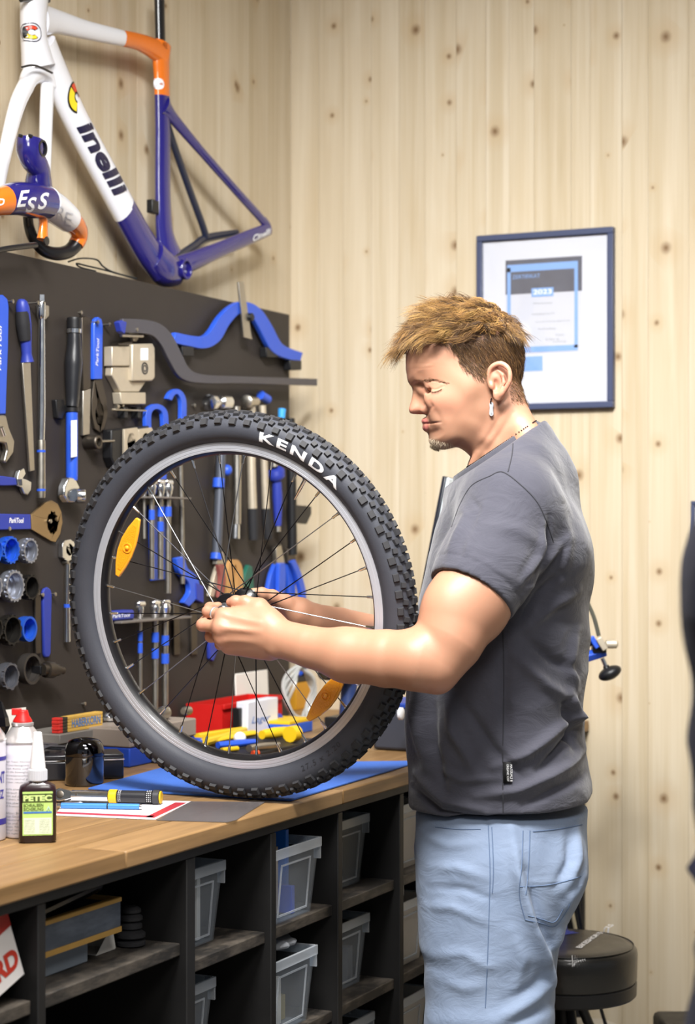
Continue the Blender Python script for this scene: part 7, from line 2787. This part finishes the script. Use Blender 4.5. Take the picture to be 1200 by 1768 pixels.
p0, p1 = bp(72, 1156, .030), bp(121, 1158, .040)
b = MB(); b.lathe(p0, p1 - p0, [(0, .012), (.012, .012), (.013, .0165), (.034, .0165), (.035, .012), (.05, .012), (.051, .008), (.066, .008), (.068, .006)], 20); b.build('body', M_DSTEEL, t)
plate('holder', [(70, 1150), (80, 1150), (80, 1164), (70, 1164)], .030, M_BLACK, t)
# flat spanners
t = tool('flat_spanner', 'slim blue flat spanner hanging right of the sockets', 'spanner', 82, 1070)
plate('body', [(75, 1022), (78, 1016), (83, 1014), (88, 1018), (90, 1026), (88, 1128), (85, 1135), (79, 1135), (77, 1128)], .007, M_BLUE2, t, bevel=.002); hook(86, 1026, .010)
t = tool('flat_spanner', 'slim dark flat spanner hanging left of the blue one', 'spanner', 66, 1070)
plate('body', [(61, 1022), (65, 1016), (70, 1018), (71, 1030), (71, 1128), (62, 1130)], .006, M_DSTEEL, t, bevel=.0015); hook(66, 1027, .008)
# chrome combination wrench behind the tyre's left edge
t = tool('combination_wrench', 'chrome combination wrench partly hidden by the tyre\'s left edge', 'wrench', 118, 1020)
plate('ring', holed([(108, 940), (112, 933), (122, 931), (129, 936), (131, 950), (127, 964), (118, 970), (108, 962)], oval(120, 949, 5.5, 10, 12)), .011, M_CHROME, t, bevel=.001)
bar('shaft', [(117, 972), (116, 1040), (116, 1108)], [4.5, 5, 6], M_CHROME, t, o=.010); bar('blue_ring', [(116, 1043), (116, 1049)], 6, M_BLUE, t, o=.010, sp=1); hook(106, 971, .012)
# hexagon nut above the tyre's left
t = tool('hex_wrench', 'round dark ring wrench peeping out above the tyre at left', 'wrench', 177, 843)
b = MB(); k = mpp(177); b.ring(bp(177, 843), XN, 17 * k, 12 * k, .008, 6); b.build('ring', M_DSTEEL, t, bevel=.001)
for x, y in ((134, 507 + 33), (330, 700), (350, 730), (206, 700), (140, 1215)): hook(x, y, .006)
# ---------------------------------------------------------------- racing bike frame standing on top of the tool board
XF = -2.292
M_FW = mat('paint_white', '#e9eaf0', .16, coat=.6)
M_FO = mat('paint_orange', '#e2741f', .2, coat=.6)
M_FN = mat('paint_navy', '#231f6c', .16, coat=.8)
M_CARB = mat('carbon_black', '#1b1b1e', .3, coat=.3)
ZBT = bd_z1


def fp(px, py, o=0.0): return on_x(px, py, XF + o)
def fk(px): return (fp(px, 300) - CAMP).dot(FWD) / F


fr = thing('bike_frame', 'white, orange and navy racing bike frame leaning on the wall above the board', 'bike frame', (XF, fp(300, 480).y, ZBT))


def ftube(name, pts, rpx, m, o=0.0, flat=.62, seg=20, sp=6, label=None, par=None):
    """Tube in the frame plane; pts (px, py[, offset]); thinner across the plane by 'flat'."""
    P = [fp(p[0], p[1], o + (p[2] if len(p) > 2 else 0)) for p in pts]
    rr = rpx if isinstance(rpx, list) else [rpx] * len(pts)
    rr = [r * fk(p[0]) for r, p in zip(rr, pts)]
    S_ = spline(P, sp) if len(P) > 2 else P
    rr = list(np.interp(np.linspace(0, len(rr) - 1, len(S_)), range(len(rr)), rr))
    b = MB(); b.tube(S_, rr, seg, flat=flat, hint=(1, 0, 0))
    return b.build(name, m, par or fr, angle=50, label=label)


ftube('seat_post', [(275, -14), (277, 78)], [11.5, 11], M_CARB, flat=.7)
ht = ftube('head_tube', [(60, -14), (58, 20), (58, 60), (62, 90), (66, 114)], [31, 30, 29, 33, 38], M_FW, flat=.68, label='white head tube')
ftube('top_tube', [(70, 34), (100, 38), (150, 52), (212, 66)], [29, 21, 16.5, 14], M_FW, label='white front of the top tube')
ftube('top_tube_rear', [(211, 66), (238, 72), (264, 84), (280, 96)], [14, 15, 19, 22], M_FO, label='orange rear of the top tube')
ftube('seat_tube_top', [(280, 76), (278, 100), (279, 130), (280, 166)], [24, 23, 21, 20.5], M_FO, flat=.5, label='orange top of the seat tube')
dtf = ftube('down_tube', [(74, 78), (96, 130), (130, 205), (175, 290), (214, 362)], [34, 33, 31, 31, 31], M_FW, flat=.55, label='white front of the down tube')
ftube('down_tube_rear', [(213, 360), (234, 398), (254, 432), (276, 462)], [31, 31, 31, 30], M_FN, flat=.55, label='navy rear of the down tube')
ftube('seat_tube', [(280, 165), (281, 230), (281, 330), (284, 400), (292, 440)], [20.5, 20, 20.5, 23, 32], M_FN, flat=.5, label='navy seat tube')
ftube('seat_stay', [(282, 182, .006), (300, 205, .010), (350, 264, .018), (410, 332, .022), (448, 374, .022), (462, 392, .022)], [20, 12, 9, 8.5, 8.5, 9], M_FN, flat=.6)
ftube('seat_stay', [(286, 210, -.006), (302, 256, -.014), (328, 330, -.018), (350, 390, -.020), (356, 410, -.020)], [10, 8, 8, 8, 8], mat('paint_navy_deep', '#1c2236', .3, coat=.4), flat=.7)
cst = ftube('chain_stay', [(296, 464, .010), (330, 452, .016), (380, 431, .022), (430, 410, .024), (464, 396, .024)], [20, 17, 14, 13, 11], M_FN, flat=.55)
ftube('chain_stay', [(304, 450, -.012), (334, 428, -.020), (356, 412, -.022), (410, 402, -.010)], [12, 10, 8, 6], MATS['paint_navy_deep'], flat=.6)
ftube('dropout', [(456, 380, .024), (463, 392, .024), (462, 402, .024)], [7, 9, 8], M_FN, flat=.5)
b = MB(); c = fp(302, 466, 0); b.lathe(c - XN * .034, XN, [(0, .020), (.002, .0245), (.066, .0245), (.068, .023), (.068, .019), (.050, .018)], 32); b.build('bottom_bracket', M_FN, fr)
ftube('lug', [(262, 440), (282, 462), (304, 468)], [31, 33, 26], M_FN, flat=.70, label='navy bottom bracket lug')
b = MB(); b.box(fp(264, 357, 0), (.016, .030, .030)); b.build('cable_bracket', M_BLACK, fr, bevel=.002)
# fork, turned outwards
crown = fp(66, 128, .002)
b = MB(); b.tube(spline([fp(66, 112), fp(66, 122), fp(66, 133)], 5), list(np.linspace(.040, .042, 11)), 24, flat=.8, hint=(1, 0, 0)); 
fk_o = ftube('fork_crown', [(44, 150), (52, 132), (66, 122), (80, 132), (86, 152)], [16, 19, 22, 19, 15], M_FW, flat=.75, label='white fork crown')
ftube('fork_blade', [(46, 146, .004), (30, 180, .006), (14, 240, .008), (0, 310, .009), (-12, 400, .010), (-16, 432, .010)], [17, 17, 15, 13, 10, 8], M_FW, flat=.7, label='left white fork blade')
ftube('fork_blade', [(82, 148, .006), (80, 190, .008), (78, 260, .008), (76, 330, .008), (74, 400, .008), (73, 432, .008)], [15, 14.5, 14, 13, 10, 8], M_FW, flat=.7, label='right white fork blade')
ftube('head_ring', [(38, 116), (60, 113), (90, 126)], [2, 2, 2], M_CARB, flat=1.0, o=.030)
ftube('top_cap', [(36, 0), (60, -3), (84, 1)], [4, 5, 4], M_CARB, flat=1.0, o=.012)

# lettering on the tubes follows their surface
M_DK = mat('decal_navy', '#1d1c3c', .3)
M_RD, M_YL, M_BK = mat('decal_red', '#d9472b', .3), mat('decal_yellow', '#f0d32a', .3), mat('decal_black', '#141414', .35)
sdt = snap(bvh_of(dtf), (-1, 0, 0), .0020)
pa, pb = fp(129, 208), fp(205, 348)
r_ = (pb - pa); up_ = XN.cross(r_.normalized())
b = MB(); put_text(b, 'inelli', pa - up_ * .026, r_, up_, .050, r_.length * .93, bold=.035, shear=.32, fn=sdt, sub=2)
b.build('lettering', M_DK, dtf, smooth=False)
ua, va = r_.normalized(), up_


def decal(name, outline, c, u, v, s, m, fn, par, n=3):
    P = [(x, y) for x, y in outline]
    v2, f2 = subdiv([(x, y) for x, y in P], [tuple(range(len(P)))], 1) if len(P) <= 5 else (P, [tuple(range(len(P)))])
    b = MB(); b.add([fn(c + u * (x * s) + v * (y * s)) for x, y in v2], f2)
    return b.build(name, m, par, smooth=False)


def arc_c(mb, c, u, v, ro, ri, a0, a1, fn, n=10):
    V, Fc = [], []
    for i in range(n + 1):
        a = radians(a0 + (a1 - a0) * i / n)
        V += [fn(c + u * (cos(a) * ro) + v * (sin(a) * ro)), fn(c + u * (cos(a) * ri) + v * (sin(a) * ri))]
    for i in range(n):
        Fc.append((2 * i, 2 * i + 1, 2 * i + 3, 2 * i + 2))
    return mb.add(V, Fc)


cc_ = fp(117, 172) + va * .004
s2 = snap(bvh_of(dtf), (-1, 0, 0), .0014)
for nm, ro, ri, a0, a1, m, f_ in (('letter_outline', .034, .008, 52, 312, M_BK, s2), ('letter_red', 0.030, .0125, 58, 178, M_RD, sdt), ('letter_yellow', 0.030, .0125, 186, 306, M_YL, sdt)):
    b = MB(); arc_c(b, cc_, ua, va, ro, ri, a0, a1, f_, 16); b.build(nm, m, dtf, smooth=False)
sht = snap(bvh_of(ht), (-1, 0, 0), .0018); sht2 = snap(bvh_of(ht), (-1, 0, 0), .0012)
ce = fp(45, 57); ue, ve = Vector((0, 1, 0)), Vector((0, 0, 1))
for nm, ro, ri, a0, a1, m, f_ in (('badge_ring', .0195, .0178, 0, 360, M_DK, sht), ('badge_outline', .0145, .0055, 40, 320, M_BK, sht2), ('badge_red', .0132, .0068, 48, 172, M_RD, sht), ('badge_yellow', .0132, .0068, 188, 312, M_YL, sht)):
    b = MB(); arc_c(b, ce, ue, ve, ro, ri, a0, a1, f_, 28); b.build(nm, m, ht, smooth=False)
stt = [o for o in fr.children if o.name.startswith('seat_tube_top')][0]
sst = snap(bvh_of(stt), (-1, 0, 0), .0009)
b = MB(); arc_c(b, fp(270, 145), ue, ve, .0125, .0001, 0, 360, sst, 24); b.build('round_sticker', M_FW, stt, smooth=False)
ss3 = snap(bvh_of(stt), (-1, 0, 0), .0013)
b = MB(); put_text(b, 'GARANTIE', fp(270, 145), ue, ve, .004, .019, center=True, fn=ss3); b.build('sticker_print', M_INKG, stt, smooth=False)
trr = [o for o in fr.children if o.name.startswith('top_tube_rear')][0]
b = MB(); put_text(b, 'PRESSURE', fp(258, 82), fp(290, 88) - fp(258, 82), ve, .014, .052, fn=snap(bvh_of(stt), (-1, 0, 0), .0011), bold=.01); b.build('lettering', mat('decal_dark_orange', '#7c3a12', .4), stt, smooth=False)
scs = snap(bvh_of(cst), (-1, 0, 0), .0010)
pa, pb = fp(416, 419), fp(448, 405)
b = MB(); put_text(b, 'Cinelli', pa, pb - pa, XN.cross((pb - pa).normalized()), .015, (pb - pa).length, bold=.03, shear=.2, fn=scs, sub=1); b.build('lettering', M_INKW, cst, smooth=False)

# ---------------------------------------------------------------- handlebar with stem on top of the board
XH = BX + .010
hb_ = thing('handlebar', 'navy, white and orange drop handlebar with stem on top of the tool board', 'handlebar', (XH, on_x(80, 440, XH).y, ZBT))
def hp(px, py, o=0.0): return on_x(px, py, XH + o)
def htube(name, pts, rpx, m, flat=1.0, seg=20, sp=6, label=None, par=None):
    P = [hp(p[0], p[1], p[2] if len(p) > 2 else 0) for p in pts]
    k = (hp(60, 350) - CAMP).dot(FWD) / F
    rr = [r * k for r in (rpx if isinstance(rpx, list) else [rpx] * len(pts))]
    S_ = spline(P, sp) if len(P) > 2 else P
    rr = list(np.interp(np.linspace(0, len(rr) - 1, len(S_)), range(len(rr)), rr))
    b = MB(); b.tube(S_, rr, seg, flat=flat, hint=(1, 0, 0)); return b.build(name, m, par or hb_, angle=50, label=label)
stem = htube('stem', [(66, 330, .02), (66, 312, .03), (66, 290, .04), (56, 274, .04), (52, 258, .04), (52, 240, .04)], [30, 27, 22, 24, 27, 26], M_FN, flat=.8, label='navy stem')
b = MB(); c = hp(70, 256, .058); ax2 = (RGT * .93 - FWD * .36 + Vector((0, 0, -.05))).normalized(); b.lathe(c - ax2 * .010, ax2, [(0, .0165), (.0165, .0165), (.0168, .0125), (.004, .0120), (.0035, .001)], 28); b.build('clamp_bore', M_CARB, stem)
for x in (35, 52):
    b = MB(); b.lathe(hp(x, 236, .055), (.5, -.3, .8), [(0, .0048), (.004, .0048), (.0045, .003)], 12); b.build('clamp_bolt', M_CARB, stem)
mid = htube('bar_centre', [(8, 346, .045), (30, 343, .048), (55, 346, .046), (78, 350, .042)], [25, 28, 30, 29], M_FN, label='navy middle of the bar')
htube('bar_left', [(-20, 350, .040), (-8, 348, .043), (7.6, 346, .045)], [23, 24, 25], M_FO, label='orange left section')
wh = htube('bar_right', [(78.4, 350, .042), (98, 362, .030), (118, 378, .020)], [29, 27, 24], M_FW, label='white right section')
htube('drop', [(118.2, 378.2, .020), (132, 392, .012), (137, 408, .006), (131, 422, .002)], [22, 18, 15, 14], M_FO, label='orange bend')
htube('drop_end', [(130.6, 422.6, .002), (118, 434, -.004), (98, 438, -.010), (76, 432, -.020), (58, 412, -.030), (50, 390, -.035), (48, 370, -.030)], [13, 12.5, 12, 11, 10, 9, 9], M_CARB, label='bare black drop')
htube('mount', [(74, 366, .045), (75, 390, .045), (73, 414, .045)], [10, 9, 12], M_FO, flat=.7, label='orange accessory mount')
b = MB(); b.lathe(hp(79, 416, .052), (RGT * .9 - FWD * .4).normalized(), [(0, .009), (.003, .009), (.0032, .005)], 20); b.build('mount_hole', M_CARB, hb_)
htube('side_rod', [(-14, 434, .035), (20, 428, .038), (62, 423, .040)], [4.5, 5, 5], M_CARB)
sm, sw = snap(bvh_of(mid), (CAMP - hp(50, 350)) * -1, .0012), snap(bvh_of(wh), (CAMP - hp(100, 370)) * -1, .0012)
for ch, x, y, an, h_ in (('R', 11, 364, -14, 24), ('E', 29, 358, -8, 29), ('S', 43, 368, -8, 27), ('S', 64, 362, -14, 29)):
    rr_ = (RGT * cos(radians(an)) - Vector((0, 0, sin(radians(an)) * -1)) * -1).normalized() if False else (RGT + Vector((0, 0, .10))).normalized()
    up2 = (Vector((0, 0, 1)) + RGT * .28).normalized()
    k = (hp(x, y) - CAMP).dot(FWD) / F
    b = MB(); put_text(b, ch, hp(x, y, .06), rr_, up2, h_ * k, 14 * k, bold=.02, fn=sm, sub=2); b.build('letter', M_INKW, mid, smooth=False)
M_FAINT = mat('letter_faint', '#bcbec6', .5)
for ch, x, y in (('U', 81, 372), ('R', 96, 379), ('E', 109, 390)):
    k = (hp(x, y) - CAMP).dot(FWD) / F
    b = MB(); put_text(b, ch, hp(x, y, .05), (RGT - Vector((0, 0, .2))).normalized(), (Vector((0, 0, 1)) + RGT * .22).normalized(), 24 * k, 13 * k, fn=sw, sub=2); b.build('letter', M_FAINT, wh, smooth=False)
b = MB(); put_text(b, 'P', hp(-6, 364, .06), RGT, (Vector((0, 0, 1)) + RGT * .2).normalized(), .024, .012, fn=snap(bvh_of([o for o in hb_.children if o.name.startswith('bar_left')][0]), (CAMP - hp(0, 350)) * -1, .0012), sub=2); b.build('letter', M_INKW, hb_, smooth=False)
# tangled thin cable on the board's top edge
b = MB(); XT = BX - .02
P = [on_x(x, y, XT) for x, y in ((118, 452), (134, 447), (150, 446), (168, 449), (178, 460), (196, 470), (236, 481))]
P += [on_x(x, y, XT - .012) for x, y in ((205, 473), (180, 466), (150, 459), (132, 455), (140, 462), (165, 468))]
lw = min(p.z for p in P)
for p in P: p.z = max(p.z, ZBT + .0022)
b.tube(spline(P, 6), .0019, 6)
o = b.build('thin_cable', mat('cable_dark', '#23272a', .5)); recenter(o, (XT, P[3].y, ZBT)); tag(o, 'thin dark cable lying tangled on top of the tool board', 'cable')
# ---------------------------------------------------------------- framed certificate and small frame on the back wall
def wall_frame(name, label, x0, x1, z0, z1, bw_, d=.022):
    root = thing(name, label, 'picture frame', ((x0 + x1) / 2, BY - .002, (z0 + z1) / 2))
    y1, y0 = BY - .002, BY - .002 - d
    m = mat('frame_slate', '#3f4660', .4)
    for nm, a, b_, c, e in (('frame_bar', x0, x1, z1 - bw_, z1), ('frame_bar', x0, x1, z0, z0 + bw_), ('frame_bar', x0, x0 + bw_, z0 + bw_, z1 - bw_), ('frame_bar', x1 - bw_, x1, z0 + bw_, z1 - bw_)):
        b = MB(); b.span((a, y0, c), (b_, y1, e)); b.build(nm, m, root, bevel=.002)
    b = MB(); b.span((x0 + bw_, y0 + .012, z0 + bw_), (x1 - bw_, y1, z1 - bw_)); mt = b.build('mount_board', mat('mount_white', '#cfcfd6', .7), root, smooth=False)
    gm = bpy.data.materials.get('frame_glass')
    if gm is None:
        gm = bpy.data.materials.new('frame_glass'); gm.use_nodes = True
        k = NT(gm); tr = k.node('ShaderNodeBsdfTransparent'); gl = k.node('ShaderNodeBsdfGlossy', in_Roughness=.03); fr_ = k.node('ShaderNodeFresnel', in_IOR=1.45); mx = k.node('ShaderNodeMixShader')
        k.l.new(fr_.outputs[0], mx.inputs[0]); k.l.new(tr.outputs[0], mx.inputs[1]); k.l.new(gl.outputs[0], mx.inputs[2]); k.l.new(mx.outputs[0], k.n['Material Output'].inputs[0])
    b = MB(); b.span((x0 + bw_ + .0003, y0 + .006, z0 + bw_ + .0003), (x1 - bw_ - .0003, y0 + .0075, z1 - bw_ - .0003)); b.build('glass_pane', gm, root, smooth=False)
    return root, mt, y0 + .0117


def wq(px, py): p = on_y(px, py, BY - .012); return p.x, p.z


ax0, az1 = on_y(822, 404, BY - .024).x, on_y(1054, 391, BY - .024).z
ax1, az0 = on_y(1058, 700, BY - .024).x, on_y(1058, 703, BY - .024).z
fr1, mt, yp = wall_frame('framed_certificate', 'framed certificate with blue printing on the wall behind the man\'s head', ax0, ax1, az0, az1, .0155)
def pr(name, px0, py0, px1, py1, m, lift=0.0, par=None):
    (xa, za), (xb, zb) = wq(px0, py0), wq(px1, py1)
    b = MB(); b.span((xa, yp - .0003 - lift, zb), (xb, yp - lift, za)); return b.build(name, m, par or mt, smooth=False)
M_CB = mat('certificate_blue', '#7fa3d8', .7); M_CD = mat('certificate_dark', '#565660', .7, var=.25, vscale=40); M_CP = mat('certificate_paper', '#c6c6ce', .75)
pr('certificate', 873, 452, 1004, 608, M_CP)
pr('photo_header', 873, 450, 1005, 502, M_CD, .0004)
pr('blue_border', 876, 458, 998, 463, M_CB, .0008); pr('blue_border', 876, 463.2, 882, 600, M_CB, .0008); pr('blue_border', 992, 463.2, 998, 600, M_CB, .0008); pr('blue_border', 876, 600.2, 998, 605, M_CB, .0008)
pr('year_box', 918, 498, 956, 511, M_CB, .0012)
pr('blue_stamp', 900, 616, 937, 640, M_CB, .0004)
b = MB()
for s_, px, py, w_, h_, in (('ZERTIFIKAT', 885, 482, 48, 7), ):
    (xa, za), (xb, _) = wq(px, py), wq(px + w_, py); put_text(b, s_, (xa, yp - .0016, za), (1, 0, 0), (0, 0, 1), h_ * .00137, xb - xa)
b.build('lettering', M_CB, mt, smooth=False)
b = MB(); (xa, za), (xb, _) = wq(921, 509), wq(953, 509); put_text(b, '2023', (xa, yp - .0018, za), (1, 0, 0), (0, 0, 1), .0125, xb - xa, bold=.02); b.build('lettering', M_INKW, mt, smooth=False)
b = MB()
for i, (px, py, w_) in enumerate(((920, 526, 34), (918, 545, 40), (925, 558, 60), (930, 570, 30), (960, 580, 14), (942, 588, 24), (955, 592, 22))):
    (xa, za), (xb, _) = wq(px, py), wq(px + w_, py); put_text(b, ('Werkstatt', 'WERKSTATT', 'hat an der Schulung teilgenommen', 'Inhalte', 'Datum', 'Ort', 'Leitung')[i], (xa, yp - .0006, za), (1, 0, 0), (0, 0, 1), .0052, xb - xa)
b.build('small_print', M_INKG, mt, smooth=False)
ex0 = on_y(1192, 900, BY - .02).x
ez1, ez0 = on_y(1195, 865, BY - .02).z, on_y(1195, 962, BY - .02).z
wall_frame('small_picture_frame', 'small dark frame on the back wall cut by the right edge', ex0, ex0 + .19, ez0, ez1, .009, .016)

# ---------------------------------------------------------------- workshop stool
SD = 4.02
sp_ = at_d(975, 1622, SD); SZ = sp_.z
st = thing('work_stool', 'black round padded stool with white lettering behind the man', 'stool', (sp_.x, sp_.y, 0))
RS = .150
c0 = Vector((sp_.x, sp_.y, 0))
M_VIN = mat('black_vinyl', '#1a1918', .36, var=.1, coat=.2, bump=.08, bscale=300)
b = MB(); b.lathe(c0 + Vector((0, 0, SZ - .112)), (0, 0, 1), [(0, RS * .96), (.004, RS * .985), (.028, RS * .99), (.030, RS * .97)], 56); b.build('seat_base', M_BLACK, st)
b = MB(); b.lathe(c0 + Vector((0, 0, SZ - .0816)), (0, 0, 1), [(0, RS * .97), (.006, RS * .99), (.055, RS * 1.0), (.066, RS * .985), (.074, RS * .93), (.079, RS * .80), (.0815, RS * .5), (.082, .001)], 56); seat = b.build('seat_cushion', M_VIN, st)
b = MB(); b.tube([c0 + Vector((cos(q) * RS * .945, sin(q) * RS * .945, SZ - .0080)) for q in np.linspace(0, 2 * pi, 64, endpoint=False)], .0016, 6, closed=True); b.build('piping', M_VIN, st)
ssn = snap(bvh_of(seat), (0, 0, -1), .0008)
d_ = (on_z(1052, 1602, SZ) - on_z(1004, 1636, SZ)); ta = on_z(1004, 1637, SZ)
b = MB(); put_text(b, 'BIKESHOP-TOOLS', ta, d_, Vector((0, 0, 1)).cross(d_.normalized()), .013, d_.length * 1.2, bold=.04, fn=ssn); b.build('lettering', M_INKW, seat, smooth=False)
ta, tb2 = on_z(988, 1650, SZ), on_z(1012, 1648, SZ); d_ = tb2 - ta
b = MB(); put_text(b, '+++++++', ta, d_, Vector((0, 0, 1)).cross(d_.normalized()), .006, d_.length, fn=ssn); b.build('stitch_marks', M_INKW, seat, smooth=False)
ec = on_z(966, 1609, SZ)
b = MB(); rr_ = (on_z(984, 1605, SZ) - ec); uu = Vector((0, 0, 1)).cross(rr_.normalized()); k_ = rr_.length / 18
em = [(-22, -6), (-18, 6), (-2, 9), (16, 9), (11, 6), (17, 5), (12, 2), (18, 1), (12, -2), (16, -4), (9, -5), (12, -8), (-2, -7)]
b.add([ssn(ec + rr_.normalized() * (x * k_) + uu * (y * k_ * 2.4)) for x, y in em], [tuple(range(len(em)))]); b.build('emblem', M_BLUE2, seat, smooth=False)
b = MB(); b.lathe(c0 + Vector((0, 0, .30)), (0, 0, 1), [(0, .018), (SZ - .1125 - .30, .018)], 20); b.build('post', M_BLACK, st)
for i in range(4):
    a = radians(38 + 90 * i); d = Vector((cos(a), sin(a), 0))
    b = MB(); b.tube([c0 + Vector((0, 0, SZ - .125)) + d * .03, c0 + Vector((0, 0, .012)) + d * .20], .0105, 12)
    lg = b.build('leg', M_BLACK, st)
    b = MB(); b.lathe(c0 + d * .2005, (0, 0, 1), [(0.0003, .014), (.024, .014), (.026, .011)], 14); b.build('rubber_foot', M_RUBBER, lg)
b = MB(); b.tube([c0 + Vector((cos(q) * .135, sin(q) * .135, .17)) for q in np.linspace(0, 2 * pi, 48, endpoint=False)], .008, 10, closed=True); b.build('foot_ring', M_BLACK, st)

# ---------------------------------------------------------------- repair stand behind the man
RD = 4.30
def rp(px, py, o=0.0): return at_d(px, py, RD + o)
rs = thing('repair_stand', 'blue repair stand clamp with black knob sticking out behind the man\'s back', 'repair stand', (rp(962, 1100).x, rp(962, 1100).y, 0))
mp = rp(962, 1100); k_ = RD / F
b = MB(); b.lathe((mp.x, mp.y, .02), (0, 0, 1), [(0, .022), (1.22, .022), (1.225, .018)], 20); b.build('mast', M_BLUE, rs)
b = MB(); b.lathe((mp.x, mp.y, .0), (0, 0, 1), [(0.0004, .11), (.008, .11), (.012, .09), (.0195, .04)], 36); b.build('base_plate', M_DSTEEL, rs)
b = MB(); b.tube([rp(955, 1148), rp(1005, 1136), rp(1046, 1124)], [12 * k_, 11 * k_, 10 * k_], 4, hint=(.3, .3, 1)); b.build('arm', M_BLUE, rs, bevel=.003)
b = MB(); b.box(rp(1034, 1119), (24 * k_, 24 * k_, 16 * k_), (RGT, FWD, Vector((0, 0, 1)))); b.build('joint_block', M_BLACK, rs, bevel=.003)
e2 = (rp(1042, 1120) - rp(1030, 1100)).normalized(); n2 = FWD; s2_ = n2.cross(e2)
b = MB(); b.box((rp(1030, 1100) + rp(1042, 1120)) / 2 - FWD * .03, (24 * k_, 11 * k_, .012), (e2, s2_, n2)); b.build('clamp_jaw', M_CAST, rs, bevel=.002)
b = MB(); b.box(rp(1024, 1108) - FWD * .02, (22 * k_, 9 * k_, .02), (e2, s2_, n2)); b.build('jaw_pad', M_BLUE, rs, bevel=.002)
b = MB(); b.tube([rp(1012, 1110), rp(1026, 1106)], 8 * k_, 14); b.build('dark_cap', M_BLACK, rs, bevel=.002)
b = MB(); b.tube([rp(1040, 1136), rp(1046, 1150)], 4 * k_, 12); b.build('spindle', M_CHROME, rs)
kd = (rp(1070, 1152) - rp(1036, 1168)).normalized(); ku = FWD.cross(kd)
b = MB(); b.ball(rp(1053, 1162), (21 * k_, 18 * k_, 11.5 * k_), 24, 14, (kd, FWD, ku)); b.lathe(rp(1046, 1149), rp(1049, 1158) - rp(1046, 1149), [(0, 5 * k_), (.006, 6 * k_), (.014, 10 * k_)], 16); b.build('knob', M_BLACK, rs)
b = MB(); b.tube(spline([rp(985, 1000), rp(1008, 1030), rp(1024, 1062), (rp(1034, 1098))], 8), 3.6 * k_, 10); b.build('cable', mat('cable_olive', '#4b4a40', .5), rs)
b = MB(); gp = rp(1056, 1112, .04); b.lathe(gp, RGT, [(-.016, .004), (-.012, .010), (.010, .010), (.014, .006)], 16); b.build('adjuster', M_CAST, rs)
pt_ = [rp(992, 1490), rp(997, 1545), rp(1004, 1595), rp(1020, 1680), rp(1040, 1750), rp(1068, 1850)]; q_ = rp(1090, 1920); q_.z = .0045; pt_.append(q_)
b = MB(); b.tube(spline(pt_, 6), .0042, 8); b.build('black_hose', M_BLACK, rs)
pt_ = [rp(970, 1480, .1), rp(985, 1560, .1), rp(1000, 1640, .1), rp(1014, 1735, .1), rp(1018, 1800, .1)]; q_ = rp(1024, 1900, .1); q_.z = .0045; pt_.append(q_)
b = MB(); b.tube(spline(pt_, 6), .0046, 8); b.build('pale_cord', mat('cord_cream', '#cfc3a4', .5), rs)

# pale bucket and dark blue crate low at the right
bk0 = at_d(1012, 1770, 4.52)
bu = thing('bucket', 'pale grey bucket under the stool at the bottom edge', 'bucket', (bk0.x, bk0.y, 0))
b = MB(); b.lathe((bk0.x, bk0.y, 0), (0, 0, 1), [(.0005, .05), (.004, .055), (bk0.z - .010, .066), (bk0.z - .0095, .071), (bk0.z, .071), (bk0.z, .064), (.01, .052), (.009, .001)], 40); b.build('shell', mat('bucket_pale', '#b9b2a5', .5), bu)
b = MB(); b.lathe((bk0.x, bk0.y, bk0.z - .006), (0, 0, 1), [(0, .0635), (.008, .063), (.013, .045), (.014, .001)], 40); b.build('lid', mat('bucket_pale', '#b9b2a5', .5), bu)
cb = at_d(1190, 1768, 4.32)
cr = thing('tool_crate', 'dark crate with a blue side at the lower right corner', 'crate', (cb.x, cb.y, 0))
b = MB(); b.box(Vector((cb.x, cb.y, cb.z / 2 + .004)), (.13, .22, cb.z), (RGT, FWD, Vector((0, 0, 1)))); b.build('body', M_BLACK, cr, bevel=.012)
b = MB(); b.box(Vector((cb.x, cb.y, cb.z / 2 + .004)) + RGT * .020 - FWD * .1103, (.085, .003, cb.z - .02), (RGT, FWD, Vector((0, 0, 1)))); b.build('blue_panel', M_BLUE2, cr, bevel=.001)

# ---------------------------------------------------------------- second person, only a blurred strip of the back in the picture
M_NAVY = cloth('navy_fleece', '#14162a', '#1b1e36', 500, 0.95, 0.04, wrinkle=.15)
M_DJEAN = cloth('dark_denim', '#23262e', '#30343e', 1100, .9, .1, wrinkle=.14)
swap = {'grey_cotton': M_NAVY, 'grey_cotton_rib': M_NAVY, 'bleached_denim': M_DJEAN, 'denim_stitch': M_INK}
D2 = 1.75
b0 = (1193 - CX) / F * D2 + .160
by = link(person.copy())
by.location = RGT * b0 + FWD * D2
by.rotation_euler = (0, 0, YAW + pi)
for k_ in ('label', 'category'): by[k_] = person[k_]
by['label'] = 'second person in dark navy top, only a blurred strip of back at right edge'


def reuse(src, par):
    o = link(src.copy()); o.parent = par
    if any(m and m.name in swap for m in src.data.materials):
        o.data = src.data.copy()
        for i, m in enumerate(o.data.materials):
            if m.name in swap: o.data.materials[i] = swap[m.name]
    return o


for ch in list(person.children):
    if ch.name.split('.')[0] in ('earring', 'neck_chain', 'finger_ring', 'goatee'): continue
    c_ = reuse(ch, by)
    for g_ in list(ch.children):
        if 'tag' not in g_.name: reuse(g_, c_)
